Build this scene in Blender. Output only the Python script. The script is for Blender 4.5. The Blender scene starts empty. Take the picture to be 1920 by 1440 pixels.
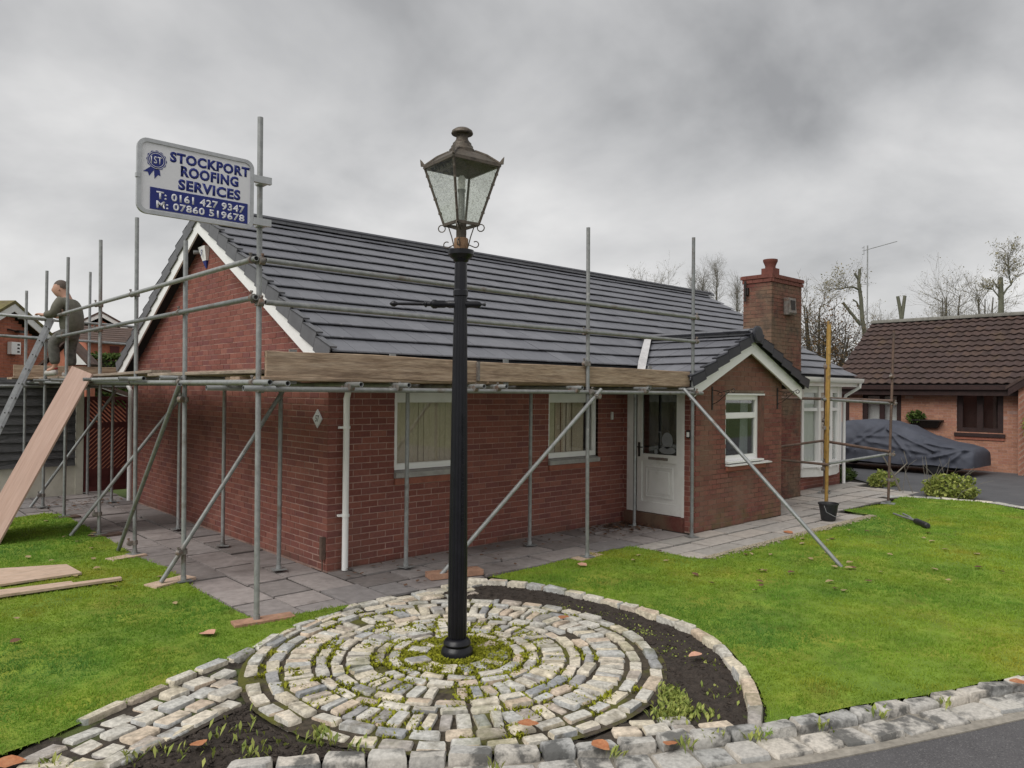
import bpy, bmesh, math, random
import numpy as np
from mathutils import Vector, Matrix, noise
random.seed(7); rng = np.random.default_rng(7)
S = bpy.context.scene
COL = S.collection
PI = math.pi
# ---------------------------------------------------------------- camera
def camera_axes(yaw, pitch, roll):
    F = Vector((math.sin(yaw)*math.cos(pitch), math.cos(yaw)*math.cos(pitch), math.sin(pitch)))
    R = Vector((math.cos(yaw), -math.sin(yaw), 0)); U = R.cross(F)
    c, s = math.cos(roll), math.sin(roll)
    return c*R+s*U, -s*R+c*U, F
CAM = Vector((-4.2306, -7.6794, 2.05))
cR, cU, cF = camera_axes(0.742522, 0.009714, 0.009306)
cam = bpy.data.cameras.new('camera'); cam.sensor_width = 36; cam.lens = 1411.5/1920*36
cam.clip_end = 2000; cam.clip_start = 0.05
cob = bpy.data.objects.new('camera', cam); COL.objects.link(cob)
cob.matrix_world = Matrix(((cR.x, cU.x, -cF.x, CAM.x), (cR.y, cU.y, -cF.y, CAM.y), (cR.z, cU.z, -cF.z, CAM.z), (0, 0, 0, 1)))
S.camera = cob
# ---------------------------------------------------------------- sky, sun, exposure
SUN_EL, SUN_AZ = math.radians(48), math.radians(266)      # azimuth clockwise from +Y
W = bpy.data.worlds.new('World'); S.world = W; W.use_nodes = True
nt = W.node_tree; nt.nodes.clear()
def N(t, **kw):
    n = nt.nodes.new(t)
    for k, v in kw.items(): setattr(n, k, v)
    return n
def ln(a, b): nt.links.new(a, b)
tc = N('ShaderNodeTexCoord'); sep = N('ShaderNodeSeparateXYZ'); ln(tc.outputs['Generated'], sep.inputs[0])
def wmath(op, a, b=None, clamp=False):
    n = N('ShaderNodeMath', operation=op, use_clamp=clamp)
    for i, x in enumerate((a, b)):
        if x is None: continue
        if isinstance(x, (int, float)): n.inputs[i].default_value = x
        else: ln(x, n.inputs[i])
    return n.outputs[0]
zz = wmath('ADD', wmath('MAXIMUM', sep.outputs[2], 0.0), 0.38)
comb = N('ShaderNodeCombineXYZ')
ln(wmath('DIVIDE', sep.outputs[0], zz), comb.inputs[0]); ln(wmath('DIVIDE', sep.outputs[1], zz), comb.inputs[1])
def wnoise(scale, detail, rough, loc, dist=0.0):
    mp = N('ShaderNodeMapping'); mp.inputs['Location'].default_value = loc
    ln(comb.outputs[0], mp.inputs[0])
    n = N('ShaderNodeTexNoise'); n.inputs['Scale'].default_value = scale; n.inputs['Detail'].default_value = detail
    n.inputs['Roughness'].default_value = rough; n.inputs['Distortion'].default_value = dist
    ln(mp.outputs[0], n.inputs['Vector']); return n.outputs['Fac']
big = wnoise(0.55, 3, 0.5, (15.5, 7.7, 0)); mid = wnoise(1.5, 6, 0.52, (5.2, 14.1, 0), 0.25)
cl = wmath('ADD', wmath('MULTIPLY', big, 0.5), wmath('MULTIPLY', mid, 0.5))
ramp = N('ShaderNodeValToRGB'); ln(cl, ramp.inputs[0])
SKYMUL = 1.0
stops = [(0.39, (0.245, 0.247, 0.252)), (0.455, (0.385, 0.386, 0.39)), (0.53, (0.53, 0.527, 0.525)), (0.63, (0.75, 0.74, 0.725))]
el = ramp.color_ramp.elements
while len(el) < len(stops): el.new(0.5)
for e, (p, c) in zip(el, stops): e.position = p; e.color = (*c, 1)
# thinner cloud low over the horizon: a paler band
hz = wmath('POWER', wmath('SUBTRACT', 1.0, wmath('MAXIMUM', sep.outputs[2], 0.0)), 7.0)
mxh = N('ShaderNodeMixRGB'); ln(wmath('MULTIPLY', hz, 0.62), mxh.inputs[0]); ln(ramp.outputs[0], mxh.inputs[1])
mxh.inputs[2].default_value = (0.66, 0.648, 0.632, 1)
sk = N('ShaderNodeTexSky'); sk.sky_type = 'NISHITA'; sk.sun_disc = False
sk.sun_elevation = SUN_EL; sk.sun_rotation = SUN_AZ
scl = N('ShaderNodeMixRGB', blend_type='MULTIPLY'); scl.inputs[0].default_value = 1
ln(mxh.outputs[0], scl.inputs[1]); scl.inputs[2].default_value = (7.5, 7.5, 7.5, 1)
mix = N('ShaderNodeMixRGB'); mix.inputs[0].default_value = 0.97
ln(sk.outputs[0], mix.inputs[1]); ln(scl.outputs[0], mix.inputs[2])
bg = N('ShaderNodeBackground'); bg.inputs['Strength'].default_value = 0.1
ln(mix.outputs[0], bg.inputs[0]); out = N('ShaderNodeOutputWorld'); ln(bg.outputs[0], out.inputs[0])
sun = bpy.data.lights.new('sun', 'SUN'); sun.energy = 1.5; sun.angle = math.radians(45); sun.color = (1, 0.97, 0.93)
so = bpy.data.objects.new('sun', sun); COL.objects.link(so)
sd = Vector((math.sin(SUN_AZ)*math.cos(SUN_EL), math.cos(SUN_AZ)*math.cos(SUN_EL), math.sin(SUN_EL)))
so.rotation_euler = sd.to_track_quat('Z', 'Y').to_euler(); so.location = (-10, -20, 30)
S.view_settings.view_transform = 'Standard'; S.view_settings.look = 'None'
S.view_settings.gamma = 1; S.view_settings.exposure = 0.80; S.view_settings.use_curve_mapping = False
S.render.engine = 'CYCLES'
# ---------------------------------------------------------------- materials
def mk(name, pal, rnd=False, nscale=6, namt=0.25, rough=0.75, metal=0.0, bump=0.0, bscale=60, stretch=(1, 1, 1),
       dirt=None, dirt2=None, spec=0.35, rgh_var=0.0, transl=0.0, alpha=None):
    m = bpy.data.materials.new(name); m.use_nodes = True
    t = m.node_tree; b = t.nodes['Principled BSDF']; L = t.links.new
    def n(ty, **kw):
        x = t.nodes.new(ty)
        for k, v in kw.items(): setattr(x, k, v)
        return x
    def mth(op, a, c=None, clamp=False):
        x = n('ShaderNodeMath', operation=op, use_clamp=clamp)
        for i, y in enumerate((a, c)):
            if y is None: continue
            if isinstance(y, (int, float)): x.inputs[i].default_value = y
            else: L(y, x.inputs[i])
        return x.outputs[0]
    geo = n('ShaderNodeNewGeometry'); oi = n('ShaderNodeObjectInfo')
    mp = n('ShaderNodeMapping'); mp.inputs['Scale'].default_value = stretch; L(geo.outputs['Position'], mp.inputs[0])
    def noi(scale, detail=5, rough=0.55, off=0.0):
        v = mp.outputs[0]
        x = n('ShaderNodeTexNoise'); x.inputs['Scale'].default_value = scale; x.inputs['Detail'].default_value = detail
        x.inputs['Roughness'].default_value = rough
        if off:
            a = n('ShaderNodeVectorMath', operation='ADD'); L(v, a.inputs[0]); a.inputs[1].default_value = (off, off*1.7, off*.6); v = a.outputs[0]
        L(v, x.inputs['Vector']); return x.outputs['Fac']
    if len(pal) == 1:
        rgb = n('ShaderNodeRGB'); rgb.outputs[0].default_value = (*pal[0], 1); base = rgb.outputs[0]
    else:
        if rnd:
            f = mth('FRACT', mth('ADD', mth('MULTIPLY', oi.outputs['Random'], 17.31), mth('MULTIPLY', geo.outputs['Random Per Island'], 3.77)))
        else:
            f = noi(nscale, 6, 0.6)
            mr = n('ShaderNodeMapRange'); mr.inputs[1].default_value = 0.3; mr.inputs[2].default_value = 0.7; L(f, mr.inputs[0]); f = mr.outputs[0]
        r = n('ShaderNodeValToRGB'); L(f, r.inputs[0]); el = r.color_ramp.elements
        while len(el) < len(pal): el.new(0.5)
        for i, c in enumerate(pal): el[i].position = i/(len(pal)-1); el[i].color = (*c, 1)
        base = r.outputs[0]
    if namt:
        f = noi(nscale*3.1, 6, 0.6, 4.3)
        v = mth('ADD', mth('MULTIPLY', mth('SUBTRACT', f, 0.5), namt*4), 1.0)
        x = n('ShaderNodeMixRGB', blend_type='MULTIPLY'); x.inputs[0].default_value = 1; L(base, x.inputs[1]); L(v, x.inputs[2]); base = x.outputs[0]
    for k, dd in enumerate((dirt, dirt2)):
        if not dd: continue
        col, sc, lo, hi, amt = dd[:5]
        f = noi(sc, 6, 0.62, 11.7+6*k)
        mr = n('ShaderNodeMapRange'); mr.inputs[1].default_value = lo; mr.inputs[2].default_value = hi; mr.inputs[4].default_value = amt; L(f, mr.inputs[0])
        fac = mr.outputs[0]
        if len(dd) > 5:          # limited to a height range (splash zone / damp foot): zlo fully on, zhi off
            sx = n('ShaderNodeSeparateXYZ'); L(geo.outputs['Position'], sx.inputs[0])
            m2 = n('ShaderNodeMapRange'); m2.inputs[1].default_value = dd[5]; m2.inputs[2].default_value = dd[6]
            m2.inputs[3].default_value = 1; m2.inputs[4].default_value = 0; L(sx.outputs[2], m2.inputs[0]); fac = mth('MULTIPLY', fac, m2.outputs[0])
        x = n('ShaderNodeMixRGB'); L(fac, x.inputs[0]); L(base, x.inputs[1]); x.inputs[2].default_value = (*col, 1); base = x.outputs[0]
    L(base, b.inputs['Base Color'])
    b.inputs['Roughness'].default_value = rough; b.inputs['Metallic'].default_value = metal
    b.inputs['Specular IOR Level'].default_value = spec
    if rgh_var:
        L(mth('ADD', mth('MULTIPLY', mth('SUBTRACT', noi(nscale*2, 4, 0.5, 2.1), 0.5), rgh_var*2), rough), b.inputs['Roughness'])
    if bump:
        bp = n('ShaderNodeBump'); bp.inputs['Strength'].default_value = 1; bp.inputs['Distance'].default_value = bump
        L(noi(bscale, 5, 0.6, 1.3), bp.inputs['Height']); L(bp.outputs[0], b.inputs['Normal'])
    if transl:
        tr = n('ShaderNodeBsdfTranslucent'); L(base, tr.inputs[0]); ms = n('ShaderNodeMixShader'); ms.inputs[0].default_value = transl
        L(b.outputs[0], ms.inputs[1]); L(tr.outputs[0], ms.inputs[2]); L(ms.outputs[0], t.nodes['Material Output'].inputs[0])
    return m
def glass(name, tint=(0.9, 0.93, 0.92), dirty=0.0, gloss=0.0, fres=1.5):
    m = bpy.data.materials.new(name); m.use_nodes = True; t = m.node_tree; t.nodes.clear(); L = t.links.new
    o = t.nodes.new('ShaderNodeOutputMaterial'); tr = t.nodes.new('ShaderNodeBsdfTransparent'); tr.inputs[0].default_value = (*tint, 1)
    gl = t.nodes.new('ShaderNodeBsdfGlossy'); gl.inputs['Roughness'].default_value = 0.02
    lw = t.nodes.new('ShaderNodeLayerWeight'); lw.inputs[0].default_value = 0.5; fr = t.nodes.new('ShaderNodeMath'); fr.operation = 'POWER'; fr.inputs[1].default_value = 4.0; L(lw.outputs['Facing'], fr.inputs[0])
    ad = t.nodes.new('ShaderNodeMath'); ad.operation = 'ADD'; ad.inputs[1].default_value = gloss+0.03; ad.use_clamp = True; L(fr.outputs[0], ad.inputs[0])
    mx = t.nodes.new('ShaderNodeMixShader'); L(ad.outputs[0], mx.inputs[0]); L(tr.outputs[0], mx.inputs[1]); L(gl.outputs[0], mx.inputs[2])
    last = mx.outputs[0]
    if dirty:
        df = t.nodes.new('ShaderNodeBsdfTranslucent'); df.inputs[0].default_value = (0.62, 0.64, 0.56, 1)
        g = t.nodes.new('ShaderNodeNewGeometry'); n1 = t.nodes.new('ShaderNodeTexNoise'); n1.inputs['Scale'].default_value = 75; n1.inputs['Detail'].default_value = 5
        L(g.outputs['Position'], n1.inputs['Vector']); mr = t.nodes.new('ShaderNodeMapRange')
        mr.inputs[1].default_value = 0.50; mr.inputs[2].default_value = 0.66; mr.inputs[3].default_value = dirty*0.4; mr.inputs[4].default_value = min(1, dirty*2.2); L(n1.outputs[0], mr.inputs[0])
        m2 = t.nodes.new('ShaderNodeMixShader'); L(mr.outputs[0], m2.inputs[0]); L(last, m2.inputs[1]); L(df.outputs[0], m2.inputs[2]); last = m2.outputs[0]
    L(last, o.inputs[0]); return m
MT = {}
MT['brick'] = mk('brick_red', [(0.165, 0.058, 0.047), (0.20, 0.071, 0.054), (0.24, 0.089, 0.066), (0.165, 0.060, 0.054), (0.255, 0.102, 0.076)], rnd=True, nscale=9, namt=0.2, rough=0.9, bump=0.0015, bscale=240,
               dirt=((0.20, 0.115, 0.085), 1.3, 0.5, 0.72, 0.45, 0.25, 0.8), dirt2=((0.075, 0.055, 0.04), 2.2, 0.44, 0.62, 0.6, 0.0, 0.18))
MT['brick_worn'] = mk('brick_weathered', [(0.14, 0.048, 0.038), (0.19, 0.070, 0.052), (0.22, 0.090, 0.066), (0.16, 0.060, 0.050)], rnd=True, nscale=9, namt=0.3, rough=0.92, bump=0.002, bscale=220,
               dirt=((0.185, 0.125, 0.085), 0.95, 0.44, 0.60, 0.6), dirt2=((0.09, 0.105, 0.035), 2.6, 0.46, 0.62, 0.55, 0.12, 0.5))
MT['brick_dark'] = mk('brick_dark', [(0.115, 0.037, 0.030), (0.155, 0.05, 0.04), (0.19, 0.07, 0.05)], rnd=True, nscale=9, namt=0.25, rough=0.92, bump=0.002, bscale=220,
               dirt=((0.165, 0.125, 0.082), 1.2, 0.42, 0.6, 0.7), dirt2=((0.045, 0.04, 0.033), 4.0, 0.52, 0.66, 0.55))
MT['brick_orange'] = mk('brick_orange', [(0.28, 0.135, 0.09), (0.36, 0.185, 0.12), (0.32, 0.15, 0.105), (0.40, 0.215, 0.145)], rnd=True, nscale=6, namt=0.2, rough=0.9, bump=0.001, bscale=100)
MT['mortar'] = mk('mortar', [(0.30, 0.185, 0.155), (0.40, 0.265, 0.22)], nscale=4, namt=0.25, rough=0.95, bump=0.001, bscale=200,
               dirt=((0.12, 0.09, 0.07), 1.7, 0.45, 0.65, 0.6, 0.0, 0.25))
MT['mortar_worn'] = mk('mortar_weathered', [(0.17, 0.12, 0.09), (0.27, 0.20, 0.15)], nscale=4, namt=0.25, rough=0.95, dirt=((0.055, 0.045, 0.032), 1.5, 0.40, 0.58, 0.85))
MT['tile'] = mk('slate_grey_tile', [(0.108, 0.110, 0.126), (0.148, 0.151, 0.168), (0.12, 0.123, 0.139), (0.136, 0.139, 0.156)], rnd=True, nscale=3, namt=0.12, rough=0.45, bump=0.0006, bscale=180, spec=0.5,
               dirt=((0.33, 0.33, 0.34), 9, 0.66, 0.72, 0.5))
MT['tile_edge'] = mk('slate_grey_trim', [(0.095, 0.097, 0.105), (0.125, 0.127, 0.137)], nscale=3, namt=0.12, rough=0.5, bump=0.0005, bscale=150)
MT['under'] = mk('roof_felt', [(0.02, 0.02, 0.022)], namt=0.1, rough=0.9)
MT['upvc'] = mk('white_upvc', [(0.78, 0.78, 0.77)], nscale=2, namt=0.04, rough=0.35, spec=0.5)
MT['upvc_dull'] = mk('white_upvc_aged', [(0.66, 0.66, 0.63), (0.72, 0.72, 0.70)], nscale=2, namt=0.06, rough=0.45, dirt=((0.38, 0.37, 0.32), 3.5, 0.56, 0.74, 0.5))
MT['sill'] = mk('cement_sill', [(0.27, 0.26, 0.25), (0.35, 0.34, 0.32)], nscale=5, namt=0.2, rough=0.85)
MT['tile_red'] = mk('quarry_tile', [(0.22, 0.075, 0.05), (0.30, 0.11, 0.07)], nscale=12, namt=0.2, rough=0.7)
MT['galv'] = mk('galvanised_tube', [(0.18, 0.19, 0.19), (0.30, 0.31, 0.31), (0.23, 0.235, 0.23), (0.34, 0.35, 0.35)], rnd=True, nscale=5, namt=0.25, rough=0.5, metal=0.35, bump=0.0006, bscale=90, rgh_var=0.12,
               dirt=((0.13, 0.085, 0.06), 3.5, 0.58, 0.70, 0.75), dirt2=((0.42, 0.41, 0.39), 16, 0.63, 0.70, 0.6))
MT['coupler'] = mk('coupler_steel', [(0.14, 0.125, 0.115), (0.26, 0.24, 0.22)], nscale=18, namt=0.3, rough=0.6, metal=0.4, dirt=((0.18, 0.085, 0.045), 14, 0.5, 0.65, 0.7))
MT['rust'] = mk('rusty_tube', [(0.085, 0.058, 0.047), (0.15, 0.095, 0.07)], nscale=7, namt=0.3, rough=0.8, dirt=((0.06, 0.05, 0.045), 4, 0.5, 0.64, 0.6))
MT['yellow'] = mk('yellow_painted_tube', [(0.27, 0.165, 0.042), (0.36, 0.22, 0.06)], nscale=5, namt=0.25, rough=0.6, dirt=((0.16, 0.10, 0.05), 7, 0.54, 0.66, 0.8))
MT['timber'] = mk('weathered_board', [(0.20, 0.135, 0.09), (0.34, 0.25, 0.175), (0.42, 0.325, 0.24)], nscale=2.2, namt=0.35, rough=0.85, bump=0.004, bscale=14, stretch=(1.2, 9, 14),
               dirt=((0.13, 0.085, 0.06), 1.1, 0.52, 0.68, 0.7))
MT['timber_y'] = mk('weathered_deck_board', [(0.20, 0.16, 0.125), (0.34, 0.28, 0.22)], nscale=2.2, namt=0.35, rough=0.85, bump=0.002, bscale=14, stretch=(14, 1.2, 9))
MT['ply'] = mk('plywood', [(0.33, 0.215, 0.17), (0.41, 0.285, 0.235)], nscale=1.4, namt=0.12, rough=0.7, bump=0.0006, bscale=20, stretch=(1, 6, 1))
MT['plywhite'] = mk('lawn_board', [(0.46, 0.33, 0.24), (0.55, 0.42, 0.33)], nscale=2, namt=0.2, rough=0.8, stretch=(2, 7, 1), dirt=((0.25, 0.2, 0.15), 5, 0.55, 0.7, 0.6))
MT['sole'] = mk('sole_board', [(0.28, 0.15, 0.10), (0.42, 0.25, 0.17)], nscale=5, namt=0.3, rough=0.85, bump=0.002, bscale=40)
MT['alu'] = mk('aluminium', [(0.27, 0.275, 0.29), (0.36, 0.365, 0.38)], nscale=8, namt=0.12, rough=0.42, metal=0.5)
MT['black'] = mk('black_paint', [(0.0035, 0.0036, 0.006), (0.007, 0.0072, 0.011)], nscale=9, namt=0.25, rough=0.34, spec=0.35, bump=0.0007, bscale=130, rgh_var=0.12)
MT['copper'] = mk('aged_lantern_metal', [(0.05, 0.043, 0.036), (0.115, 0.095, 0.075), (0.085, 0.08, 0.065)], nscale=22, namt=0.3, rough=0.55, metal=0.45, bump=0.0008, bscale=120)
MT['rustcollar'] = mk('rusted_collar', [(0.20, 0.115, 0.065), (0.33, 0.21, 0.125)], nscale=40, namt=0.35, rough=0.8)
MT['lampglass'] = glass('dirty_lantern_glass', (0.96, 0.97, 0.95), dirty=0.13)
MT['lampwhite'] = mk('lamp_bulb_white', [(0.75, 0.75, 0.73)], namt=0.03, rough=0.4)
MT['glass'] = glass('window_glass', (0.94, 0.945, 0.94), gloss=0.06)
MT['glassdark'] = glass('dark_window_glass', (0.75, 0.77, 0.77), gloss=0.10)
MT['blind'] = mk('cream_blind', [(0.56, 0.475, 0.36), (0.64, 0.55, 0.43)], nscale=14, namt=0.12, rough=0.9, stretch=(1, 1, 0.5))
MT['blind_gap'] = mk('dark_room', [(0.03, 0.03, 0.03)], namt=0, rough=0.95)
MT['net'] = mk('net_curtain', [(0.66, 0.68, 0.67), (0.76, 0.78, 0.77)], nscale=9, namt=0.08, rough=0.95, stretch=(3, 3, 0.3))
MT['iron'] = mk('wrought_iron', [(0.012, 0.011, 0.011), (0.03, 0.022, 0.018)], nscale=30, namt=0.2, rough=0.6)
MT['signwhite'] = mk('sign_white', [(0.66, 0.66, 0.68)], namt=0.03, nscale=2, rough=0.4)
MT['signblue'] = mk('sign_blue', [(0.010, 0.020, 0.16)], namt=0.03, rough=0.45)
MT['signframe'] = mk('sign_frame', [(0.36, 0.37, 0.38), (0.44, 0.45, 0.46)], nscale=6, namt=0.12, rough=0.45, metal=0.4)
MT['slab'] = mk('paving_slab', [(0.185, 0.165, 0.158), (0.25, 0.226, 0.218), (0.315, 0.28, 0.268), (0.22, 0.206, 0.204), (0.28, 0.245, 0.235)], rnd=True, nscale=3.5, namt=0.22, rough=0.72, bump=0.0025, bscale=45, rgh_var=0.15,
               dirt=((0.105, 0.088, 0.082), 0.75, 0.50, 0.66, 0.75), dirt2=((0.10, 0.085, 0.065), 4.5, 0.6, 0.72, 0.5))
MT['slabpale'] = mk('paving_slab_pale', [(0.32, 0.30, 0.275), (0.38, 0.355, 0.33), (0.41, 0.37, 0.33)], rnd=True, nscale=3.5, namt=0.2, rough=0.75, bump=0.0025, bscale=45, dirt=((0.16, 0.14, 0.125), 1.2, 0.54, 0.7, 0.6))
MT['joint'] = mk('paving_joint', [(0.016, 0.014, 0.012), (0.032, 0.027, 0.022)], nscale=9, namt=0.3, rough=0.95, dirt=((0.03, 0.04, 0.012), 2.2, 0.58, 0.68, 0.6))
MT['sett'] = mk('granite_sett', [(0.55, 0.50, 0.41), (0.59, 0.525, 0.40), (0.42, 0.425, 0.415), (0.61, 0.565, 0.475), (0.53, 0.425, 0.32), (0.27, 0.28, 0.29), (0.57, 0.525, 0.44), (0.47, 0.47, 0.445), (0.60, 0.53, 0.41)], rnd=True, nscale=10, namt=0.42, rough=0.85, bump=0.009, bscale=34,
               dirt=((0.17, 0.145, 0.105), 6, 0.52, 0.70, 0.7), dirt2=((0.13, 0.135, 0.045), 2.1, 0.54, 0.68, 0.5))
MT['settgrey'] = mk('granite_kerb_sett', [(0.46, 0.44, 0.40), (0.33, 0.33, 0.32), (0.50, 0.46, 0.40), (0.40, 0.385, 0.36)], rnd=True, nscale=12, namt=0.3, rough=0.85, bump=0.007, bscale=32,
               dirt=((0.075, 0.075, 0.072), 5.5, 0.49, 0.60, 0.85))
MT['soil'] = mk('dark_soil', [(0.028, 0.022, 0.018), (0.06, 0.047, 0.038)], nscale=16, namt=0.4, rough=0.97, bump=0.02, bscale=38)
MT['mossbed'] = mk('mossy_joint', [(0.035, 0.028, 0.02), (0.075, 0.06, 0.042), (0.03, 0.025, 0.018)], nscale=10, namt=0.4, rough=0.97, bump=0.014, bscale=60, dirt=((0.12, 0.125, 0.014), 2.6, 0.47, 0.60, 0.75), dirt2=((0.05, 0.04, 0.028), 9, 0.56, 0.64, 0.6))
MT['jointbed'] = mk('sett_joint', [(0.03, 0.025, 0.02), (0.065, 0.052, 0.04)], nscale=10, namt=0.4, rough=0.97, bump=0.012, bscale=60, dirt=((0.08, 0.11, 0.02), 3.2, 0.54, 0.62, 0.8))
MT['moss'] = mk('moss', [(0.16, 0.17, 0.012), (0.33, 0.335, 0.026)], nscale=20, namt=0.4, rough=0.97, bump=0.006, bscale=120)
MT['road'] = mk('asphalt', [(0.075, 0.072, 0.075), (0.105, 0.101, 0.104)], nscale=1.6, namt=0.12, rough=0.75, bump=0.004, bscale=130, dirt=((0.20, 0.195, 0.19), 95, 0.56, 0.64, 0.75), dirt2=((0.03, 0.03, 0.032), 75, 0.58, 0.66, 0.8))
MT['drive'] = mk('driveway_asphalt', [(0.075, 0.077, 0.083), (0.10, 0.102, 0.108)], nscale=1.0, namt=0.15, rough=0.7, bump=0.003, bscale=110)
MT['kerbstrip'] = mk('concrete_edge', [(0.22, 0.20, 0.17), (0.30, 0.275, 0.235)], nscale=7, namt=0.3, rough=0.9)
MT['gravel'] = mk('gravel', [(0.20, 0.17, 0.12), (0.36, 0.31, 0.23), (0.28, 0.25, 0.19)], rnd=True, nscale=40, namt=0.3, rough=0.9)
MT['turf'] = mk('turf', [(0.11, 0.19, 0.025), (0.165, 0.245, 0.025), (0.24, 0.245, 0.03)], nscale=1.1, namt=0.35, rough=0.95, bump=0.012, bscale=60)
MT['grass'] = mk('grass_blade', [(0.10, 0.235, 0.050), (0.18, 0.335, 0.045), (0.29, 0.40, 0.045), (0.43, 0.40, 0.05)], nscale=0.42, namt=0.22, rough=0.75, transl=0.5, dirt=((0.36, 0.28, 0.085), 1.3, 0.58, 0.72, 0.55))
MT['grassfar'] = mk('rough_ground', [(0.05, 0.08, 0.018), (0.08, 0.11, 0.03)], nscale=0.3, namt=0.3, rough=0.95)
# ---------------------------------------------------------------- mesh helpers
ORG = {}
def V3(*a): return Vector(a)
class MB:
    def __init__(s): s.v = []; s.f = []; s.mi = []; s.cur = 0
    def add(s, vs, fs):
        o = len(s.v); s.v += [tuple(x) for x in vs]; s.f += [tuple(i+o for i in f) for f in fs]; s.mi += [s.cur]*len(fs)
    def box(s, x0, x1, y0, y1, z0, z1):
        s.add([(x0, y0, z0), (x1, y0, z0), (x1, y1, z0), (x0, y1, z0), (x0, y0, z1), (x1, y0, z1), (x1, y1, z1), (x0, y1, z1)],
              [(0, 3, 2, 1), (4, 5, 6, 7), (0, 1, 5, 4), (1, 2, 6, 5), (2, 3, 7, 6), (3, 0, 4, 7)])
    def hexa(s, p):   # 8 points: bottom ring 4, top ring 4
        s.add(p, [(0, 3, 2, 1), (4, 5, 6, 7), (0, 1, 5, 4), (1, 2, 6, 5), (2, 3, 7, 6), (3, 0, 4, 7)])
    def obox(s, c, ax, ay, az):   # centre and three half-axis vectors
        c, ax, ay, az = map(Vector, (c, ax, ay, az))
        s.hexa([c-ax-ay-az, c+ax-ay-az, c+ax+ay-az, c-ax+ay-az, c-ax-ay+az, c+ax-ay+az, c+ax+ay+az, c-ax+ay+az])
    def beam(s, p, q, w, h, up=(0, 0, 1)):
        p, q = Vector(p), Vector(q); d = (q-p); L = d.length; d.normalize(); a = d.cross(Vector(up))
        if a.length < 1e-5: a = d.cross(Vector((1, 0, 0)))
        a.normalize(); b = a.cross(d); s.obox((p+q)/2, d*L/2, a*w/2, b*h/2)
    def tube(s, pts, r, seg=10, cap=True, hollow=False):
        pts = [Vector(p) for p in pts]; n = len(pts)
        rr = r if isinstance(r, (list, tuple)) else [r]*n
        vs = []; up = None
        for i, p in enumerate(pts):
            d = (pts[min(i+1, n-1)]-pts[max(i-1, 0)]).normalized()
            if up is None:
                up = Vector((0, 0, 1)) if abs(d.z) < 0.9 else Vector((1, 0, 0))
            a = d.cross(up)
            if a.length < 1e-6: a = d.orthogonal()
            a.normalize(); up = a.cross(d).normalized()
            for k in range(seg):
                t = 2*PI*k/seg; vs.append(p+(a*math.cos(t)+up*math.sin(t))*rr[i])
        fs = [(i*seg+k, i*seg+(k+1) % seg, (i+1)*seg+(k+1) % seg, (i+1)*seg+k) for i in range(n-1) for k in range(seg)]
        if hollow:
            for i, sg in ((0, 1), (n-1, -1)):
                d = (pts[min(i+1, n-1)]-pts[max(i-1, 0)]).normalized(); o = len(vs)
                vs += [pts[i]+(vs[i*seg+k]-pts[i])*0.80 for k in range(seg)]
                vs += [pts[i]+(vs[i*seg+k]-pts[i])*0.80+d*sg*0.14 for k in range(seg)]
                for k in range(seg):
                    k2 = (k+1) % seg
                    fs += [(i*seg+k, o+k, o+k2, i*seg+k2), (o+k, o+seg+k, o+seg+k2, o+k2)]
                fs.append(tuple(o+seg+k for k in range(seg)))
        elif cap:
            fs += [tuple(range(seg))[::-1], tuple((n-1)*seg+k for k in range(seg))]
        s.add(vs, fs)
    def lathe(s, prof, c=(0, 0, 0), seg=20, flute=None, ax=None):
        c = Vector(c); vs = []
        X, Y, Z = ax or (Vector((1, 0, 0)), Vector((0, 1, 0)), Vector((0, 0, 1)))
        for j, (r, z) in enumerate(prof):
            for k in range(seg):
                t = 2*PI*k/seg; q = r*(flute(j, k) if flute else 1)
                vs.append(c+X*q*math.cos(t)+Y*q*math.sin(t)+Z*z)
        n = len(prof)
        fs = [(i*seg+k, i*seg+(k+1) % seg, (i+1)*seg+(k+1) % seg, (i+1)*seg+k) for i in range(n-1) for k in range(seg)]
        fs += [tuple(range(seg))[::-1], tuple((n-1)*seg+k for k in range(seg))]
        s.add(vs, fs)
    def prism(s, poly, d):    # 3D polygon extruded by vector d
        poly = [Vector(p) for p in poly]; d = Vector(d); n = len(poly)
        s.add(poly+[p+d for p in poly], [tuple(range(n))[::-1], tuple(range(n, 2*n))]+[(i, (i+1) % n, n+(i+1) % n, n+i) for i in range(n)])
    def mesh(s, name, mats, org=(0, 0, 0), smooth=False):
        me = bpy.data.meshes.new(name); o = Vector(org)
        me.from_pydata([(x-o.x, y-o.y, z-o.z) for x, y, z in s.v], [], s.f)
        for m in (mats if isinstance(mats, (list, tuple)) else [mats]): me.materials.append(m)
        if any(s.mi): me.polygons.foreach_set('material_index', s.mi)
        if smooth: me.polygons.foreach_set('use_smooth', [True]*len(me.polygons))
        me.update(); return me
    def fix(s, me):
        b = bmesh.new(); b.from_mesh(me); bmesh.ops.recalc_face_normals(b, faces=b.faces); b.to_mesh(me); b.free()
    def build(s, name, mats, parent=None, smooth=False, org=None, auto=None, **tags):
        og = ORG[parent.name] if parent is not None else Vector(org or (0, 0, 0))
        me = s.mesh(name, mats, og, smooth or auto is not None); s.fix(me)
        if auto is not None: me.set_sharp_from_angle(angle=math.radians(auto))
        ob = bpy.data.objects.new(name, me); COL.objects.link(ob)
        if parent is not None: ob.parent = parent
        else: ob.location = og
        ORG[ob.name] = og
        for k, v in tags.items(): ob[k] = v
        return ob
def thing(name, label, cat, loc=(0, 0, 0), group=None):
    o = bpy.data.objects.new(name, None); COL.objects.link(o); o.location = loc; ORG[o.name] = Vector(loc); o.empty_display_size = 0.2
    o['label'] = label; o['category'] = cat
    if group: o['group'] = group
    return o
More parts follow.
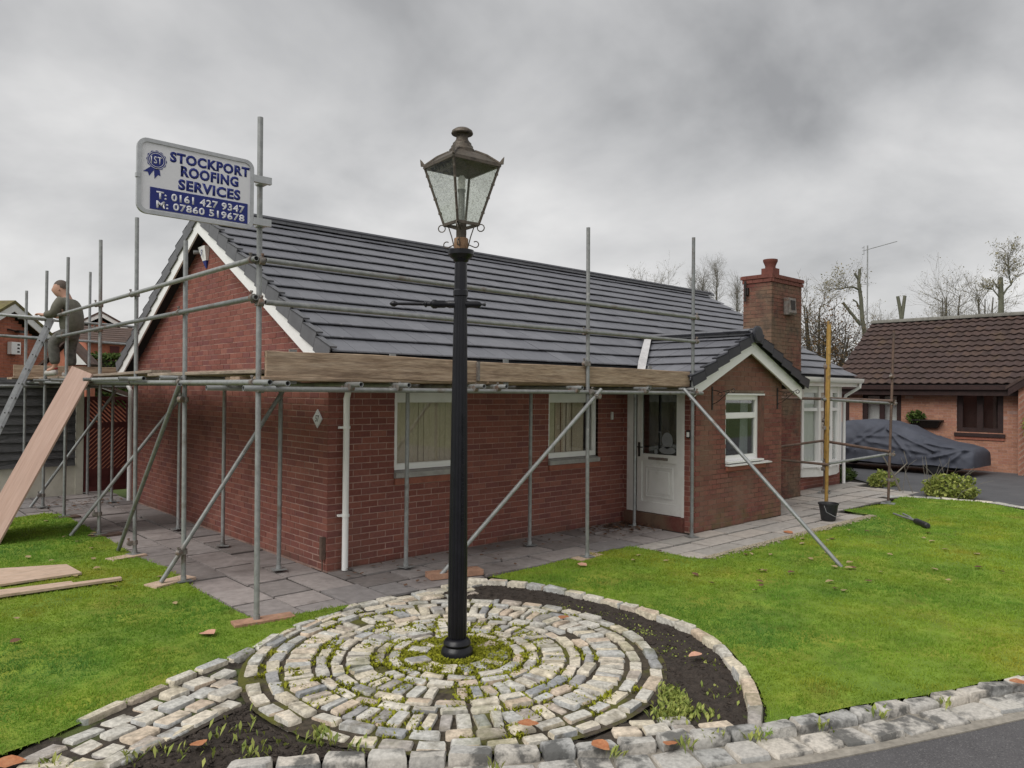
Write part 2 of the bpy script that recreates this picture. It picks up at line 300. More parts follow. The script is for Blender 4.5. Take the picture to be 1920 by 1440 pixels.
def tag(o, label, cat, group=None):
    o['label'] = label; o['category'] = cat
    if group: o['group'] = group
    return o
def inst(name, me, loc, rot=(0, 0, 0), scale=(1, 1, 1), parent=None):
    o = bpy.data.objects.new(name, me); COL.objects.link(o)
    og = ORG[parent.name] if parent is not None else Vector((0, 0, 0))
    o.location = Vector(loc)-og; o.rotation_euler = rot; o.scale = scale
    if parent is not None: o.parent = parent
    ORG[o.name] = og
    return o
def mesh_np(name, verts, faces, mat, smooth=False, parent=None, **tags):
    me = bpy.data.meshes.new(name); nv, nf = len(verts), len(faces); k = faces.shape[1]
    me.vertices.add(nv); me.vertices.foreach_set('co', np.asarray(verts, np.float32).ravel())
    me.loops.add(nf*k); me.loops.foreach_set('vertex_index', faces.astype(np.int32).ravel())
    me.polygons.add(nf); me.polygons.foreach_set('loop_start', np.arange(0, nf*k, k, dtype=np.int32))
    me.materials.append(mat)
    if smooth: me.polygons.foreach_set('use_smooth', np.ones(nf, bool))
    me.update(calc_edges=True); me.validate()
    o = bpy.data.objects.new(name, me); COL.objects.link(o)
    if parent is not None: o.parent = parent
    for a, b in tags.items(): o[a] = b
    return o
def in_poly(x, y, poly):
    inside = np.zeros(np.shape(x), bool); n = len(poly)
    for i in range(n):
        x1, y1 = poly[i]; x2, y2 = poly[(i+1) % n]
        if y1 == y2: continue
        c = ((y1 > y) != (y2 > y)) & (x < (x2-x1)*(y-y1)/(y2-y1)+x1); inside ^= c
    return inside
def inp(x, y, poly): return bool(in_poly(np.array([x]), np.array([y]), poly)[0])
def seen(p, margin=0.06):
    q = Vector(p)-CAM; w = q.dot(cF)
    if w < 0.2: return False
    return abs(q.dot(cR)/w) < 960/1411.5+margin and abs(q.dot(cU)/w) < 720/1411.5+margin
def fbm(x, y, z=0, o=4): return noise.fractal(Vector((x, y, z)), 1.0, 2.0, o)
def sheet(name, poly, z, mat, thick=0, **tags):
    m = MB()
    if thick: m.prism([(x, y, z-thick) for x, y in poly], (0, 0, thick))
    else: m.add([(x, y, z) for x, y in poly], [tuple(range(len(poly)))])
    o = m.build(name, mat, **tags); return o
def grid_in_poly(name, poly, step, zf, mat, **tags):
    xs = [p[0] for p in poly]; ys = [p[1] for p in poly]
    bm = bmesh.new(); f = bm.faces.new([bm.verts.new((x, y, 0)) for x, y in poly]); 
    for ax, (lo, hi) in ((0, (min(xs), max(xs))), (1, (min(ys), max(ys)))):
        k = lo+step
        while k < hi:
            no = (1, 0, 0) if ax == 0 else (0, 1, 0); co = (k, 0, 0) if ax == 0 else (0, k, 0)
            bmesh.ops.bisect_plane(bm, geom=bm.verts[:]+bm.edges[:]+bm.faces[:], plane_co=co, plane_no=no); k += step
    for v in bm.verts: v.co.z = zf(v.co.x, v.co.y)
    bmesh.ops.recalc_face_normals(bm, faces=bm.faces)
    if sum(f.normal.z for f in bm.faces) < 0: bmesh.ops.reverse_faces(bm, faces=bm.faces)
    me = bpy.data.meshes.new(name); bm.to_mesh(me); bm.free(); me.materials.append(mat)
    me.polygons.foreach_set('use_smooth', [True]*len(me.polygons))
    o = bpy.data.objects.new(name, me); COL.objects.link(o)
    for a, b in tags.items(): o[a] = b
    return o
# ---------------------------------------------------------------- ground and surfaces
LAMP = (-0.566, -3.084)
sheet('ground', [(-150, -150), (150, -150), (150, 150), (-150, 150)], -0.13, MT['grassfar'], kind='structure')
KLINE = [(-7.5, -1.9), (-4.6, -2.45), (-3.55, -2.92), (-2.98, -3.33), (-2.26, -3.86), (-1.80, -4.16), (-1.43, -4.45), (-0.92, -4.78), (-0.53, -5.03), (0.10, -5.36), (0.56, -5.555), (1.25, -5.83), (2.28, -6.22), (4.0, -6.95), (7.0, -8.2), (12.5, -10.4)]
def offset_line(pts, d):
    out_ = []
    for i, p in enumerate(pts):
        a = Vector(pts[max(i-1, 0)]); b = Vector(pts[min(i+1, len(pts)-1)]); t = (b-a).normalized(); n = Vector((-t.y, t.x))
        out_.append((p[0]+n.x*d, p[1]+n.y*d))
    return out_
def along(pts, step_fn):
    """walk a polyline; yields (x, y, angle, length) pieces"""
    P = [Vector(p) for p in pts]; seg = 0; pos = P[0].copy(); res = []
    def advance(pos, seg, L):
        while True:
            rem = (P[seg+1]-pos).length
            if rem >= L: return pos+(P[seg+1]-pos).normalized()*L, seg
            L -= rem; pos = P[seg+1].copy(); seg += 1
            if seg >= len(P)-1: return None, seg
    while True:
        L = step_fn(); q, s2 = advance(pos, seg, L)
        if q is None: break
        d = q-pos; res.append(((pos.x+q.x)/2, (pos.y+q.y)/2, math.atan2(d.y, d.x), L)); pos, seg = q, s2
    return res
road_edge = offset_line(KLINE, -0.36)
sheet('road', road_edge+[(14, -40), (-40, -40), (-40, -2.2)], -0.046, MT['road'], kind='structure')
sheet('driveway', [(12.0, -9.0), (12.0, -3.9), (12.35, -3.0), (11.95, -1.7), (12.4, -1.2), (13.3, -0.9), (14.6, 0.4), (14.8, 9), (30, 9), (30, -14), (13, -12)], -0.012, MT['drive'], kind='structure')
LAWN_L = [(-1.37, 6.05), (-1.345, 5.5), (-1.35, 3.5), (-1.40, 2.1), (-1.33, 1.3), (-1.40, 0), (-1.385, -1.2), (-1.30, -1.33), (-0.47, -1.37), (-0.69, -1.50), (-1.28, -1.70), (-1.70, -1.95), (-2.36, -2.22), (-3.25, -2.62), (-3.6, -2.72), (-4.6, -2.35), (-7.5, -1.8), (-7.5, 6.0), (-2.05, 6.10), (-1.55, 6.28)]
RING = [(0.88, -1.44), (1.13, -1.62), (1.29, -2.0), (1.39, -2.4), (1.43, -2.70), (1.445, -3.0), (1.43, -3.28), (1.39, -3.67), (1.31, -3.98), (1.12, -4.33), (0.87, -4.62), (0.59, -4.90), (0.27, -5.15), (0.08, -5.24), (-0.02, -5.30), (-0.12, -5.34)]
RING_OUT = offset_line(RING, 0.07)
kb = offset_line(KLINE, 0.07)
LAWN_R = [(1.22, -1.44), (2.42, -1.37), (3.68, -1.41), (3.70, -2.36), (3.80, -2.50), (8.85, -2.47), (9.05, -1.86), (10.59, -2.06), (11.70, -1.86), (12.2, -3.05), (11.6, -3.95), (11.6, -10.0)]+[p for p in kb[::-1] if 0.3 < p[0] < 11.5]+[(0.30, -5.36)]+[p for p in RING_OUT[::-1][:-2]]
def lawn_z(x, y): return 0.012+0.018*fbm(x*0.9, y*0.9, 3)
grid_in_poly('lawn', LAWN_L, 0.35, lawn_z, MT['turf'], kind='structure')
grid_in_poly('lawn', LAWN_R, 0.4, lawn_z, MT['turf'], kind='structure')
def blades(name, poly, seed, dens_near, mat):
    r = np.random.default_rng(seed); P = np.array(poly); lo = P.min(0); hi = P.max(0)
    n = int((hi-lo).prod()*dens_near)
    x = r.uniform(lo[0], hi[0], n); y = r.uniform(lo[1], hi[1], n)
    d = np.hypot(x-CAM.x, y-CAM.y); keep = r.random(n) < np.clip((4.6/d)**1.35, 0.05, 1)
    q = np.stack([x-CAM.x, y-CAM.y], 1); w = q@np.array([cF.x, cF.y]); u = q@np.array([cR.x, cR.y])
    keep &= (w > 1) & (np.abs(u/np.maximum(w, .1)) < 0.80)
    x, y, d = x[keep], y[keep], d[keep]
    k = in_poly(x+r.normal(0, .016, len(x)), y+r.normal(0, .016, len(x)), poly); x, y, d = x[k], y[k], d[k]; n = len(x)
    s = np.clip(d/4.6, 1, 3)**0.75
    h = r.uniform(0.010, 0.026, n)*(0.75+0.25*s); h = h*(1+.45*np.sin(x*17+3*np.sin(y*11))*np.sin(y*19+2*np.sin(x*13))); wd = 0.0042*s*r.uniform(.7, 1.3, n); a = r.uniform(0, 2*PI, n); ln_ = r.normal(0, 0.95, n)*h; la = r.uniform(0, 2*PI, n)
    z = np.array([lawn_z(a_, b_) for a_, b_ in zip(x, y)])-0.004
    dx, dy = np.cos(a)*wd, np.sin(a)*wd; tx, ty = x+np.cos(la)*ln_, y+np.sin(la)*ln_
    v = np.empty((n, 3, 3)); v[:, 0] = np.stack([x-dx, y-dy, z], 1); v[:, 1] = np.stack([x+dx, y+dy, z], 1); v[:, 2] = np.stack([tx, ty, z+h], 1)
    mesh_np(name, v.reshape(-1, 3), np.arange(n*3).reshape(-1, 3), mat, kind='stuff', label='short mossy grass growing over the lawn')
    return n
nb = blades('grass', LAWN_L, 1, 9000, MT['grass']), blades('grass', LAWN_R, 2, 9000, MT['grass'])
# ---------------------------------------------------------------- paving slabs
def slab_mesh():
    m = MB(); c = 0.012
    m.hexa([(-.5, -.5, -1), (.5, -.5, -1), (.5, .5, -1), (-.5, .5, -1), (-.5, -.5, 0), (.5, -.5, 0), (.5, .5, 0), (-.5, .5, 0)])
    me = m.mesh('paving_slab', MT['slab']); m.fix(me)
    b = bmesh.new(); b.from_mesh(me); bmesh.ops.bevel(b, geom=[e for e in b.edges if all(v.co.z > -.5 for v in e.verts)], offset=c, segments=1, affect='EDGES'); b.to_mesh(me); b.free()
    return me
SLAB = slab_mesh(); SLABP = SLAB.copy(); SLABP.name = 'paving_slab_pale'; SLABP.materials[0] = MT['slabpale']
paving = sheet('paving', [(-1.37, -1.34), (3.69, -1.34), (3.69, -2.42), (8.86, -2.40), (9.05, -1.80), (11.9, -1.78), (13.4, -0.8), (14.4, 0.35), (-0.6, 0.35), (-0.6, 9.6), (-2.2, 9.6), (-2.2, 6.25), (-1.37, 6.1)], -0.022, MT['joint'], kind='structure')
ORG[paving.name] = Vector((0, 0, 0))
def lay(x0, x1, y0, y1, axis, sizes, depths, pale=False, clip=None, seed=1):
    r = random.Random(seed); a0, a1, b0, b1 = (x0, x1, y0, y1) if axis == 'x' else (y0, y1, x0, x1)
    b = b0
    while b < b1-0.05:
        dp = r.choice(depths)
        if b1-(b+dp) < 0.16: dp = b1-b
        a = a0-r.random()*0.4
        while a < a1-0.02:
            L = r.choice(sizes); s0, s1 = max(a, a0), min(a+L, a1)
            if a1-s1 < 0.12: s1 = a1
            a = a+L if s1 < a1 else a1
            if s1-s0 < 0.09: continue
            cx, cy = ((s0+s1)/2, b+dp/2) if axis == 'x' else (b+dp/2, (s0+s1)/2)
            if clip and not inp(cx, cy, clip): continue
            if not seen((cx, cy, 0), 0.15): continue
            g = r.uniform(0.026, 0.046); lx, ly = (s1-s0-g, dp-g) if axis == 'x' else (dp-g, s1-s0-g)
            inst('paving_slab', SLABP if pale else SLAB, (cx, cy, r.uniform(-0.010, 0.004)), (r.gauss(0, .006), r.gauss(0, .004), r.gauss(0, .004)), (lx, ly, 0.04), paving)
        b += dp
lay(-0.02, 3.69, -1.33, -0.005, 'x', (0.6, 0.6, 0.9, 0.45), (0.45, 0.44, 0.45), seed=3)
lay(-1.37, -0.02, -1.33, 7.5, 'y', (0.45, 0.6, 0.75, 0.9), (0.45, 0.45, 0.45), seed=5)
lay(-2.2, -1.37, 6.3, 9.4, 'y', (0.6, 0.6, 0.9), (0.42, 0.42), seed=8)
lay(-0.6 - 0.77, 0.0, 7.52, 9.0, 'y', (0.6, 0.9), (0.45, 0.45, 0.47), seed=9)
lay(3.70, 8.86, -2.41, -1.372, 'x', (0.6, 0.9, 0.6, 0.75), (0.34, 0.36, 0.36), pale=True, seed=11)
lay(3.69, 5.09, -1.36, -0.005, 'x', (0.6, 0.7, 0.45), (0.45, 0.45, 0.46), seed=12)
lay(7.80, 8.95, -1.36, -0.44, 'x', (0.6, 0.55), (0.45, 0.47), pale=True, seed=13)
lay(8.96, 12.9, -1.80, -0.44, 'x', (0.45, 0.6, 0.6), (0.45, 0.45, 0.46), pale=True, seed=14)
lay(10.4, 13.6, -0.43, -0.01, 'x', (0.45, 0.6), (0.42,), pale=True, seed=15)
# ---------------------------------------------------------------- setts
def sett_mesh(i):
    r = random.Random(100+i); vs = []
    base = [(-.5, -.40), (-.445, -.5), (.445, -.5), (.5, -.40), (.5, .40), (.445, .5), (-.445, .5), (-.5, .40)]
    j = [(r.uniform(-.05, .03), r.uniform(-.08, .05)) for _ in base]; j = [(a*(1 if x > 0 else -1), b*(1 if y > 0 else -1)) for (a, b), (x, y) in zip(j, base)]
    for z, k in ((-1, 1.0), (-.11, 1.0), (0, .935)):
        for (x, y), (a, b) in zip(base, j): vs.append(((x+a)*k, (y+b)*k, z+(r.uniform(-.05, .05) if z == 0 else 0)))
    vs.append((r.uniform(-.1, .1), r.uniform(-.1, .1), 0.03)); fs = []
    for q in range(2): fs += [(q*8+k, q*8+(k+1) % 8, q*8+8+(k+1) % 8, q*8+8+k) for k in range(8)]
    fs += [(16+k, 16+(k+1) % 8, 24) for k in range(8)]
    m = MB(); m.add(vs, fs); me = m.mesh('sett', MT['sett'], smooth=True); m.fix(me)
    me.set_sharp_from_angle(angle=math.radians(60)); return me
SETTS = [sett_mesh(i) for i in range(10)]
SETTG = []
for me in SETTS:
    c = me.copy(); c.materials[0] = MT['settgrey']; SETTG.append(c)
def put_setts(parent, lst, meshes, limit=300, name='sett'):
    """lst: x, y, angle, length, width, top z, height; nearest `limit` as objects, the rest joined"""
    lst = sorted(lst, key=lambda s: (Vector((s[0], s[1], 0))-CAM).length-0.0)
    vis = [s for s in lst if seen((s[0], s[1], 0), 0.1)]; rest = vis[limit:]
    for s in vis[:limit]:
        inst(name, random.choice(meshes), (s[0], s[1], s[5]), (random.gauss(0, .03), random.gauss(0, .03), s[2]), (s[3], s[4], s[6]), parent)
    if rest:
        m = MB()
        for s in rest:
            me = random.choice(meshes); c, sn = math.cos(s[2]), math.sin(s[2])
            m.add([(s[0]+v.co.x*s[3]*c-v.co.y*s[4]*sn, s[1]+v.co.x*s[3]*sn+v.co.y*s[4]*c, s[5]+v.co.z*s[6]) for v in me.vertices], [tuple(p.vertices) for p in me.polygons])
        m.build('distant_setts', meshes[0].materials[0], parent, auto=60, kind='stuff')
R_ = random.Random(5)
# circle
def moss_amt(x, y):
    r = math.hypot(x-LAMP[0], y-LAMP[1]); n = fbm(x*3.1, y*3.1, 5)+0.35*fbm(x*9, y*9, 1)
    return max(0.0, min(1.0, 0.95-r*0.85+n*1.2))
def circ_z(x, y):
    r = math.hypot(x-LAMP[0], y-LAMP[1]); return -0.011+0.009*moss_amt(x, y)+0.005*fbm(x*14, y*14)
cpoly = [(LAMP[0]+1.60*math.cos(t), LAMP[1]+1.60*math.sin(t)) for t in np.linspace(0, 2*PI, 60)[:-1]]
circle = grid_in_poly('cobble_circle', cpoly, 0.035, circ_z, MT['mossbed'], kind='structure'); ORG[circle.name] = Vector((0, 0, 0))
ls = []
for r0, r1, ty in [(.22, .42, 'r'), (.43, .535, 't'), (.54, .645, 't'), (.65, .855, 'r'), (.86, .965, 't'), (.97, 1.075, 't'), (1.08, 1.305, 'r'), (1.31, 1.425, 't'), (1.455, 1.575, 't')]:
    rm = (r0+r1)/2; t = R_.random(); end = t+2*PI; sparse = 0.16 if r1 < .43 else (0.14 if r1 < .7 else 0.02)
    while t < end-0.02:
        L = R_.uniform(.17, .25) if ty == 't' else R_.uniform(.085, .125)
        if ty == 'r' and rm < .4: L *= 1.25
        dt = min(L/rm, max(end-t, .05)); L = dt*rm; tm = t+dt/2; t += dt
        if R_.random() < sparse: continue
        if r1 > 1.6:
            a = math.degrees(tm) % 360
            if not (a < 62 or a > 262): continue
            if 262 < a < 300 : continue
        x, y = LAMP[0]+rm*math.cos(tm), LAMP[1]+rm*math.sin(tm); g = 0.019
        if y > -1.40: continue
        lx, ly = (L-g, r1-r0-g) if ty == 't' else (r1-r0-g, L-g)
        ls.append((x, y, tm+(PI/2 if ty == 't' else 0)+R_.gauss(0, .05), lx*R_.uniform(.90, 1.03), ly*R_.uniform(.84, 1.04), 0.010+R_.gauss(0, .005), 0.09))
put_setts(circle, ls, SETTS)
# apron to the west and the strip between circle and kerb
AP = [(-0.55, -1.40), (-0.69, -1.53), (-1.28, -1.73), (-1.70, -2.0), (-2.36, -2.26), (-3.24, -2.66), (-3.52, -2.85), (-3.02, -3.26), (-2.92, -3.15), (-2.14, -2.84), (-2.05, -3.1), (-1.2, -2.6), (-1.0, -1.6)]
apron = grid_in_poly('cobble_apron', [(-0.3, -1.36), (-0.69, -1.47), (-1.28, -1.67), (-1.70, -1.93), (-2.36, -2.2), (-3.3, -2.60), (-3.56, -2.9), (-3.05, -3.32), (-2.92, -3.2), (-2.14, -2.9), (-1.9, -2.6), (-1.35, -1.6)], 0.05,
                     lambda x, y: -0.012+0.010*fbm(x*9, y*9)-0.03*(math.hypot(x-LAMP[0], y-LAMP[1]) < 1.68), MT['jointbed'], kind='structure'); ORG[apron.name] = Vector((0, 0, 0))
ls = []; ud = Vector((-2.55, -1.12)).normalized(); vd = Vector((ud.y, -ud.x))
if vd.y > 0: vd = -vd
for row in range(14):
    s = -0.3+R_.random()*.2
    while s < 3.7:
        L = R_.uniform(.17, .25); c = Vector((-0.62, -1.50))+ud*(s+L/2)+vd*(0.045+0.145*(row+.5)); s += L
        if not inp(c.x, c.y, AP) or math.hypot(c.x-LAMP[0], c.y-LAMP[1]) < 1.63: continue
        ls.append((c.x, c.y, math.atan2(ud.y, ud.x)+R_.gauss(0, .06), (L-.03)*R_.uniform(.93, 1.02), R_.uniform(.110, .130), 0.004+R_.gauss(0, .008), 0.09))
for x, y, a, L in along([(-0.66, -1.49), (-1.28, -1.69), (-1.70, -1.95), (-2.36, -2.22), (-3.3, -2.63)], lambda: R_.uniform(.22, .36)):
    ls.append((x, y, a, L-.02, .075, 0.022+R_.gauss(0, .006), .10))
for x, y, a, L in along([(-3.45, -2.9), (-2.98, -3.20), (-2.90, -3.13), (-2.5, -2.95), (-2.10, -2.80)], lambda: R_.uniform(.22, .30)):
    ls.append((x, y, a, L-.02, .07, 0.008+R_.gauss(0, .005), .10))
for row in range(5):
    s = -0.75+R_.random()*.15
    while s < 1.1:
        L = R_.uniform(.17, .24); x, y = s+L/2, -1.41-.115*row; s += L
        if math.hypot(x-LAMP[0], y-LAMP[1]) < 1.62 or (x < -.3 and y < -1.44) or x > 1.02+(y+1.4)*.9: continue
        ls.append((x, y, R_.gauss(0, .06), L-.015, .10, 0.0+R_.gauss(0, .006), .09))
put_setts(apron, ls, SETTS)
sheet('bedding', [(-3.6, -2.9), (-2.3, -2.15), (-.6, -1.3), (1.2, -1.3), (1.3, -3.4), (.4, -5.2), (-.5, -5.05), (-1.9, -4.1), (-3.0, -3.3)], -0.040, MT['jointbed'], kind='structure')
STR = [(-1.90, -3.98), (-1.72, -4.20), (-1.35, -4.50), (-0.85, -4.82), (-0.42, -5.05), (0.20, -5.30), (0.30, -5.15), (-0.05, -4.95), (-0.45, -4.70), (-1.0, -4.63), (-1.5, -4.3)]
strip = grid_in_poly('cobble_strip', STR, 0.05, lambda x, y: -0.016+0.010*fbm(x*9, y*9)-0.03*(math.hypot(x-LAMP[0], y-LAMP[1]) < 1.6), MT['jointbed'], kind='structure'); ORG[strip.name] = Vector((0, 0, 0))
ls = []; ud = Vector((1.27, -.85)).normalized(); vd = Vector((-ud.y, ud.x))
for row in range(6):
    s = R_.random()*.2
    while s < 2.2:
        L = R_.uniform(.17, .23); c = Vector((-1.84, -4.04))+ud*(s+L/2)+vd*(0.06+0.112*row); s += L
        if not inp(c.x, c.y, STR) or math.hypot(c.x-LAMP[0], c.y-LAMP[1]) < 1.61 or c.x > -0.12: continue
        ls.append((c.x, c.y, math.atan2(ud.y, ud.x)+R_.gauss(0, .03), L-.02, .098, 0.002+R_.gauss(0, .006), 0.09))
put_setts(strip, ls, SETTS)
# kerb: raised back row, flush front row, concrete edge
kerb = MB(); kq = [(-2.58, -3.625)]+[p for p in KLINE if -2.5 < p[0] < 12.6]
ke0, ke1 = offset_line(kq, -0.300), offset_line(kq, -0.362)
for i in range(len(kq)-1):
    kerb.hexa([(*ke1[i], -.12), (*ke1[i+1], -.12), (*ke0[i+1], -.12), (*ke0[i], -.12), (*ke1[i], -.038), (*ke1[i+1], -.038), (*ke0[i+1], -.034), (*ke0[i], -.034)])
kb0, kb1 = offset_line(kq, 0.07), offset_line(kq, -0.300)
for i in range(len(kq)-1):
    kerb.hexa([(*kb1[i], -.12), (*kb1[i+1], -.12), (*kb0[i+1], -.12), (*kb0[i], -.12), (*kb1[i], -.048), (*kb1[i+1], -.048), (*kb0[i+1], -.044), (*kb0[i], -.044)])
kerb = kerb.build('kerb', MT['kerbstrip'], kind='structure')
ls = []
for x, y, a, L in along(kq, lambda: R_.uniform(.19, .27)):
    ls.append((x, y, a+R_.gauss(0, .05), L-.014, R_.uniform(.10, .12), 0.020+R_.gauss(0, .008), .15))
for x, y, a, L in along(offset_line(kq, -0.175), lambda: R_.uniform(.2, .30)):
    ls.append((x, y, a+R_.gauss(0, .03), L-.014, R_.uniform(.185, .21), -0.026+R_.gauss(0, .006), .1))
put_setts(kerb, ls, SETTG)
# soil beds and their edging
bed_poly = RING + [(-0.05, -5.15), (-0.30, -4.92)] + [(LAMP[0]+1.575*math.cos(t), LAMP[1]+1.575*math.sin(t)) for t in np.radians(np.linspace(-75, 62, 24))]
bed = grid_in_poly('soil_bed', bed_poly, 0.05, lambda x, y: -0.012+0.022*fbm(x*3, y*3)+0.018*fbm(x*17, y*17, 2), MT['soil'], kind='structure'); ORG[bed.name] = Vector((0, 0, 0))
ls = [(x, y, a, L-.012, .095, 0.038+R_.gauss(0, .006), .14) for x, y, a, L in along(RING, lambda: R_.uniform(.19, .26))]
put_setts(bed, ls, SETTS)
bedl_poly = [(-2.95, -3.17), (-2.14, -2.86), (-2.20, -3.1), (-2.16, -3.48), (-2.02, -3.8), (-1.86, -4.02), (-1.80, -4.10), (-2.26, -3.80), (-2.58, -3.60), (-2.66, -3.85), (-3.05, -3.7), (-3.2, -3.38)]
bedl = grid_in_poly('soil_bed', bedl_poly, 0.05, lambda x, y: -0.018+0.022*fbm(x*3, y*3)+0.018*fbm(x*17, y*17, 2), MT['soil'], kind='structure')
def clods(poly, n, seed):
    r = random.Random(seed); m = MB(); P = np.array(poly); lo, hi = P.min(0), P.max(0)
    while n:
        x, y = r.uniform(lo[0], hi[0]), r.uniform(lo[1], hi[1])
        if not inp(x, y, poly): continue
        s = r.uniform(.005, .016); n -= 1; z = -0.012+0.022*fbm(x*3, y*3)
        vs = [(x+s*r.uniform(.6, 1.3)*dx, y+s*r.uniform(.6, 1.3)*dy, z+s*r.uniform(.5, 1)*dz) for dx, dy, dz in ((1, 0, 0), (0, 1, 0), (-1, 0, 0), (0, -1, 0), (0, 0, 1), (0, 0, -1))]
        m.add(vs, [(0, 1, 4), (1, 2, 4), (2, 3, 4), (3, 0, 4), (1, 0, 5), (2, 1, 5), (3, 2, 5), (0, 3, 5)])
    m.build('soil_crumbs', MT['soil'], kind='stuff', label='loose crumbs of dark soil in the bed')
clods(bed_poly, 2600, 1); clods(bedl_poly, 800, 2)
# gravel strip along the porch path
def gravel(pts, wid, n, seed):
    r = random.Random(seed); m = MB()
    for _ in range(n):
        i = r.randrange(len(pts)-1); t = r.random(); x = pts[i][0]+(pts[i+1][0]-pts[i][0])*t; y = pts[i][1]+(pts[i+1][1]-pts[i][1])*t-abs(r.gauss(0, wid)); s = r.uniform(.006, .015); z = 0.03
        vs = [(x+s*r.uniform(.6, 1.2)*dx, y+s*r.uniform(.6, 1.2)*dy, z+s*.7*dz) for dx, dy, dz in ((1, 0, 0), (0, 1, 0), (-1, 0, 0), (0, -1, 0), (0, 0, 1), (0, 0, -1))]
        m.add(vs, [(0, 1, 4), (1, 2, 4), (2, 3, 4), (3, 0, 4), (1, 0, 5), (2, 1, 5), (3, 2, 5), (0, 3, 5)])
    m.build('gravel', MT['gravel'], kind='stuff', label='pale gravel strip beside the path')
gravel([(3.8, -2.43), (6.5, -2.42), (8.8, -2.41)], 0.07, 2600, 4)
# ---------------------------------------------------------------- brick walls
class Wall:
    """a vertical wall plane; u runs along it, d is the distance proud of its face"""
    def __init__(s, axis, val, out): s.axis = axis; s.val = val; s.out = out
    def p(s, u, d, z): return Vector((s.val+s.out*d, u, z)) if s.axis == 'x' else Vector((u, s.val+s.out*d, z))
    def box(s, m, u0, u1, d0, d1, z0, z1):
        a, b = s.p(u0, d0, z0), s.p(u1, d1, z1)
        m.box(min(a.x, b.x), max(a.x, b.x), min(a.y, b.y), max(a.y, b.y), z0, z1)
    def rot(s):    # local x along u, local -y outward
        if s.axis == 'y': return 0.0 if s.out < 0 else PI
        return -PI/2 if s.out < 0 else PI/2
BM_CACHE = {}
def brick_mesh(L, mat):
    k = (round(L*200), mat)
    if k not in BM_CACHE:
        L = k[0]/200; c = .0035; m = MB(); a, h, dp = L/2, .0325, .1025
        o = [(-a, c, -h), (a, c, -h), (a, c, h), (-a, c, h)]; i = [(-a+c, 0, -h+c), (a-c, 0, -h+c), (a-c, 0, h-c), (-a+c, 0, h-c)]; bk = [(-a, dp, -h), (a, dp, -h), (a, dp, h), (-a, dp, h)]
        m.add(o+i+bk, [(4, 5, 6, 7)]+[(j, (j+1) % 4, 4+(j+1) % 4, 4+j) for j in range(4)]+[(8+j, 8+(j+1) % 4, (j+1) % 4, j) for j in range(4)]+[(11, 10, 9, 8)])
        me = m.mesh('brick', MT[mat]); m.fix(me); BM_CACHE[k] = me
    return BM_CACHE[k]
def lay_bricks(u0, u1, z0, z1, openings=(), ev=0.0, od=0.1125, top=None, tall=0.075, long=0.225):
    res = []; k = 0; z = z0
    while z+tall*.8 <= z1:
        za, zb = z, z+tall-.010; u = u0+(ev if k % 2 == 0 else od)
        spans = [(u, u1)]
        for (a, b, c, d) in openings:
            if zb > c+.02 and za < d-.02:
                ns = []
                for s0, s1 in spans:
                    if a > s0: ns.append((s0, min(a, s1)))
                    if b < s1: ns.append((max(b, s0), s1))
                spans = [(s0, s1) for s0, s1 in ns if s1-s0 > .02]
        cells = []
        while u < u1-.01:
            cells.append((u, u+long-.010)); u += long
        for a, b in cells:
            for s0, s1 in spans:
                x, y = max(a, s0), min(b, s1)
                if y-x < .035: continue
                if top and max(top(x), top(y)) < za+.01: continue
                res.append((x, y, za, zb))
        z += tall; k += 1
    return res
ALL_BRICKS = []     # (distance, wall, brick, parent, material)
def wall_panel(name, w, u0, u1, z0, z1, openings, mat, parent, back=.2, gable=None):
    m = MB(); us = sorted({u0, u1, *[a for o in openings for a in o[:2]]}); zs = sorted({z0, z1, *[a for o in openings for a in o[2:]]})
    for i in range(len(us)-1):
        for j in range(len(zs)-1):
            cu, cz = (us[i]+us[i+1])/2, (zs[j]+zs[j+1])/2
            if any(a < cu < b and c < cz < d for a, b, c, d in openings): continue
            w.box(m, us[i], us[i+1], -back, -.004, zs[j], zs[j+1])
    if gable:
        pts = [w.p(u, -back, z) for u, z in gable]; m.prism(pts, w.p(0, -.004, 0)-w.p(0, -back, 0))
    return m.build(name, MT[mat], parent)
def queue_bricks(w, lst, parent, mat):
    for b in lst:
        c = w.p((b[0]+b[1])/2, 0, (b[2]+b[3])/2); ALL_BRICKS.append([(c-CAM).length, w, b, parent, mat, c])
def place_bricks(limit=300, batch=None):
    vis = sorted([b for b in ALL_BRICKS if seen(b[5], .02)], key=lambda b: b[0]); rest = {}
    for k, (d, w, b, par, mat, c) in enumerate(vis):
        L = b[1]-b[0]
        if k < limit:
            inst('brick', brick_mesh(L, mat), c+w.p(0, max(-.002, random.gauss(0, .0012)), 0)-w.p(0, 0, 0), (random.gauss(0, .004), 0, w.rot()+random.gauss(0, .004)), (1, 1, 1), par)
        else: rest.setdefault((par.name, mat), [par, []])[1].append((w, b))
    for b in ALL_BRICKS:
        if not seen(b[5], .02): rest.setdefault((b[3].name, b[4]), [b[3], []])[1].append((b[1], b[2]))
    for (pn, mat), (par, lst) in rest.items():
        m = MB()
        for w, b in lst: w.box(m, b[0], b[1], -.1025, max(-.002, random.gauss(0, .0012)), b[2], b[3])
        m.build('brickwork', MT[mat], par, kind='stuff')
    ALL_BRICKS.clear()
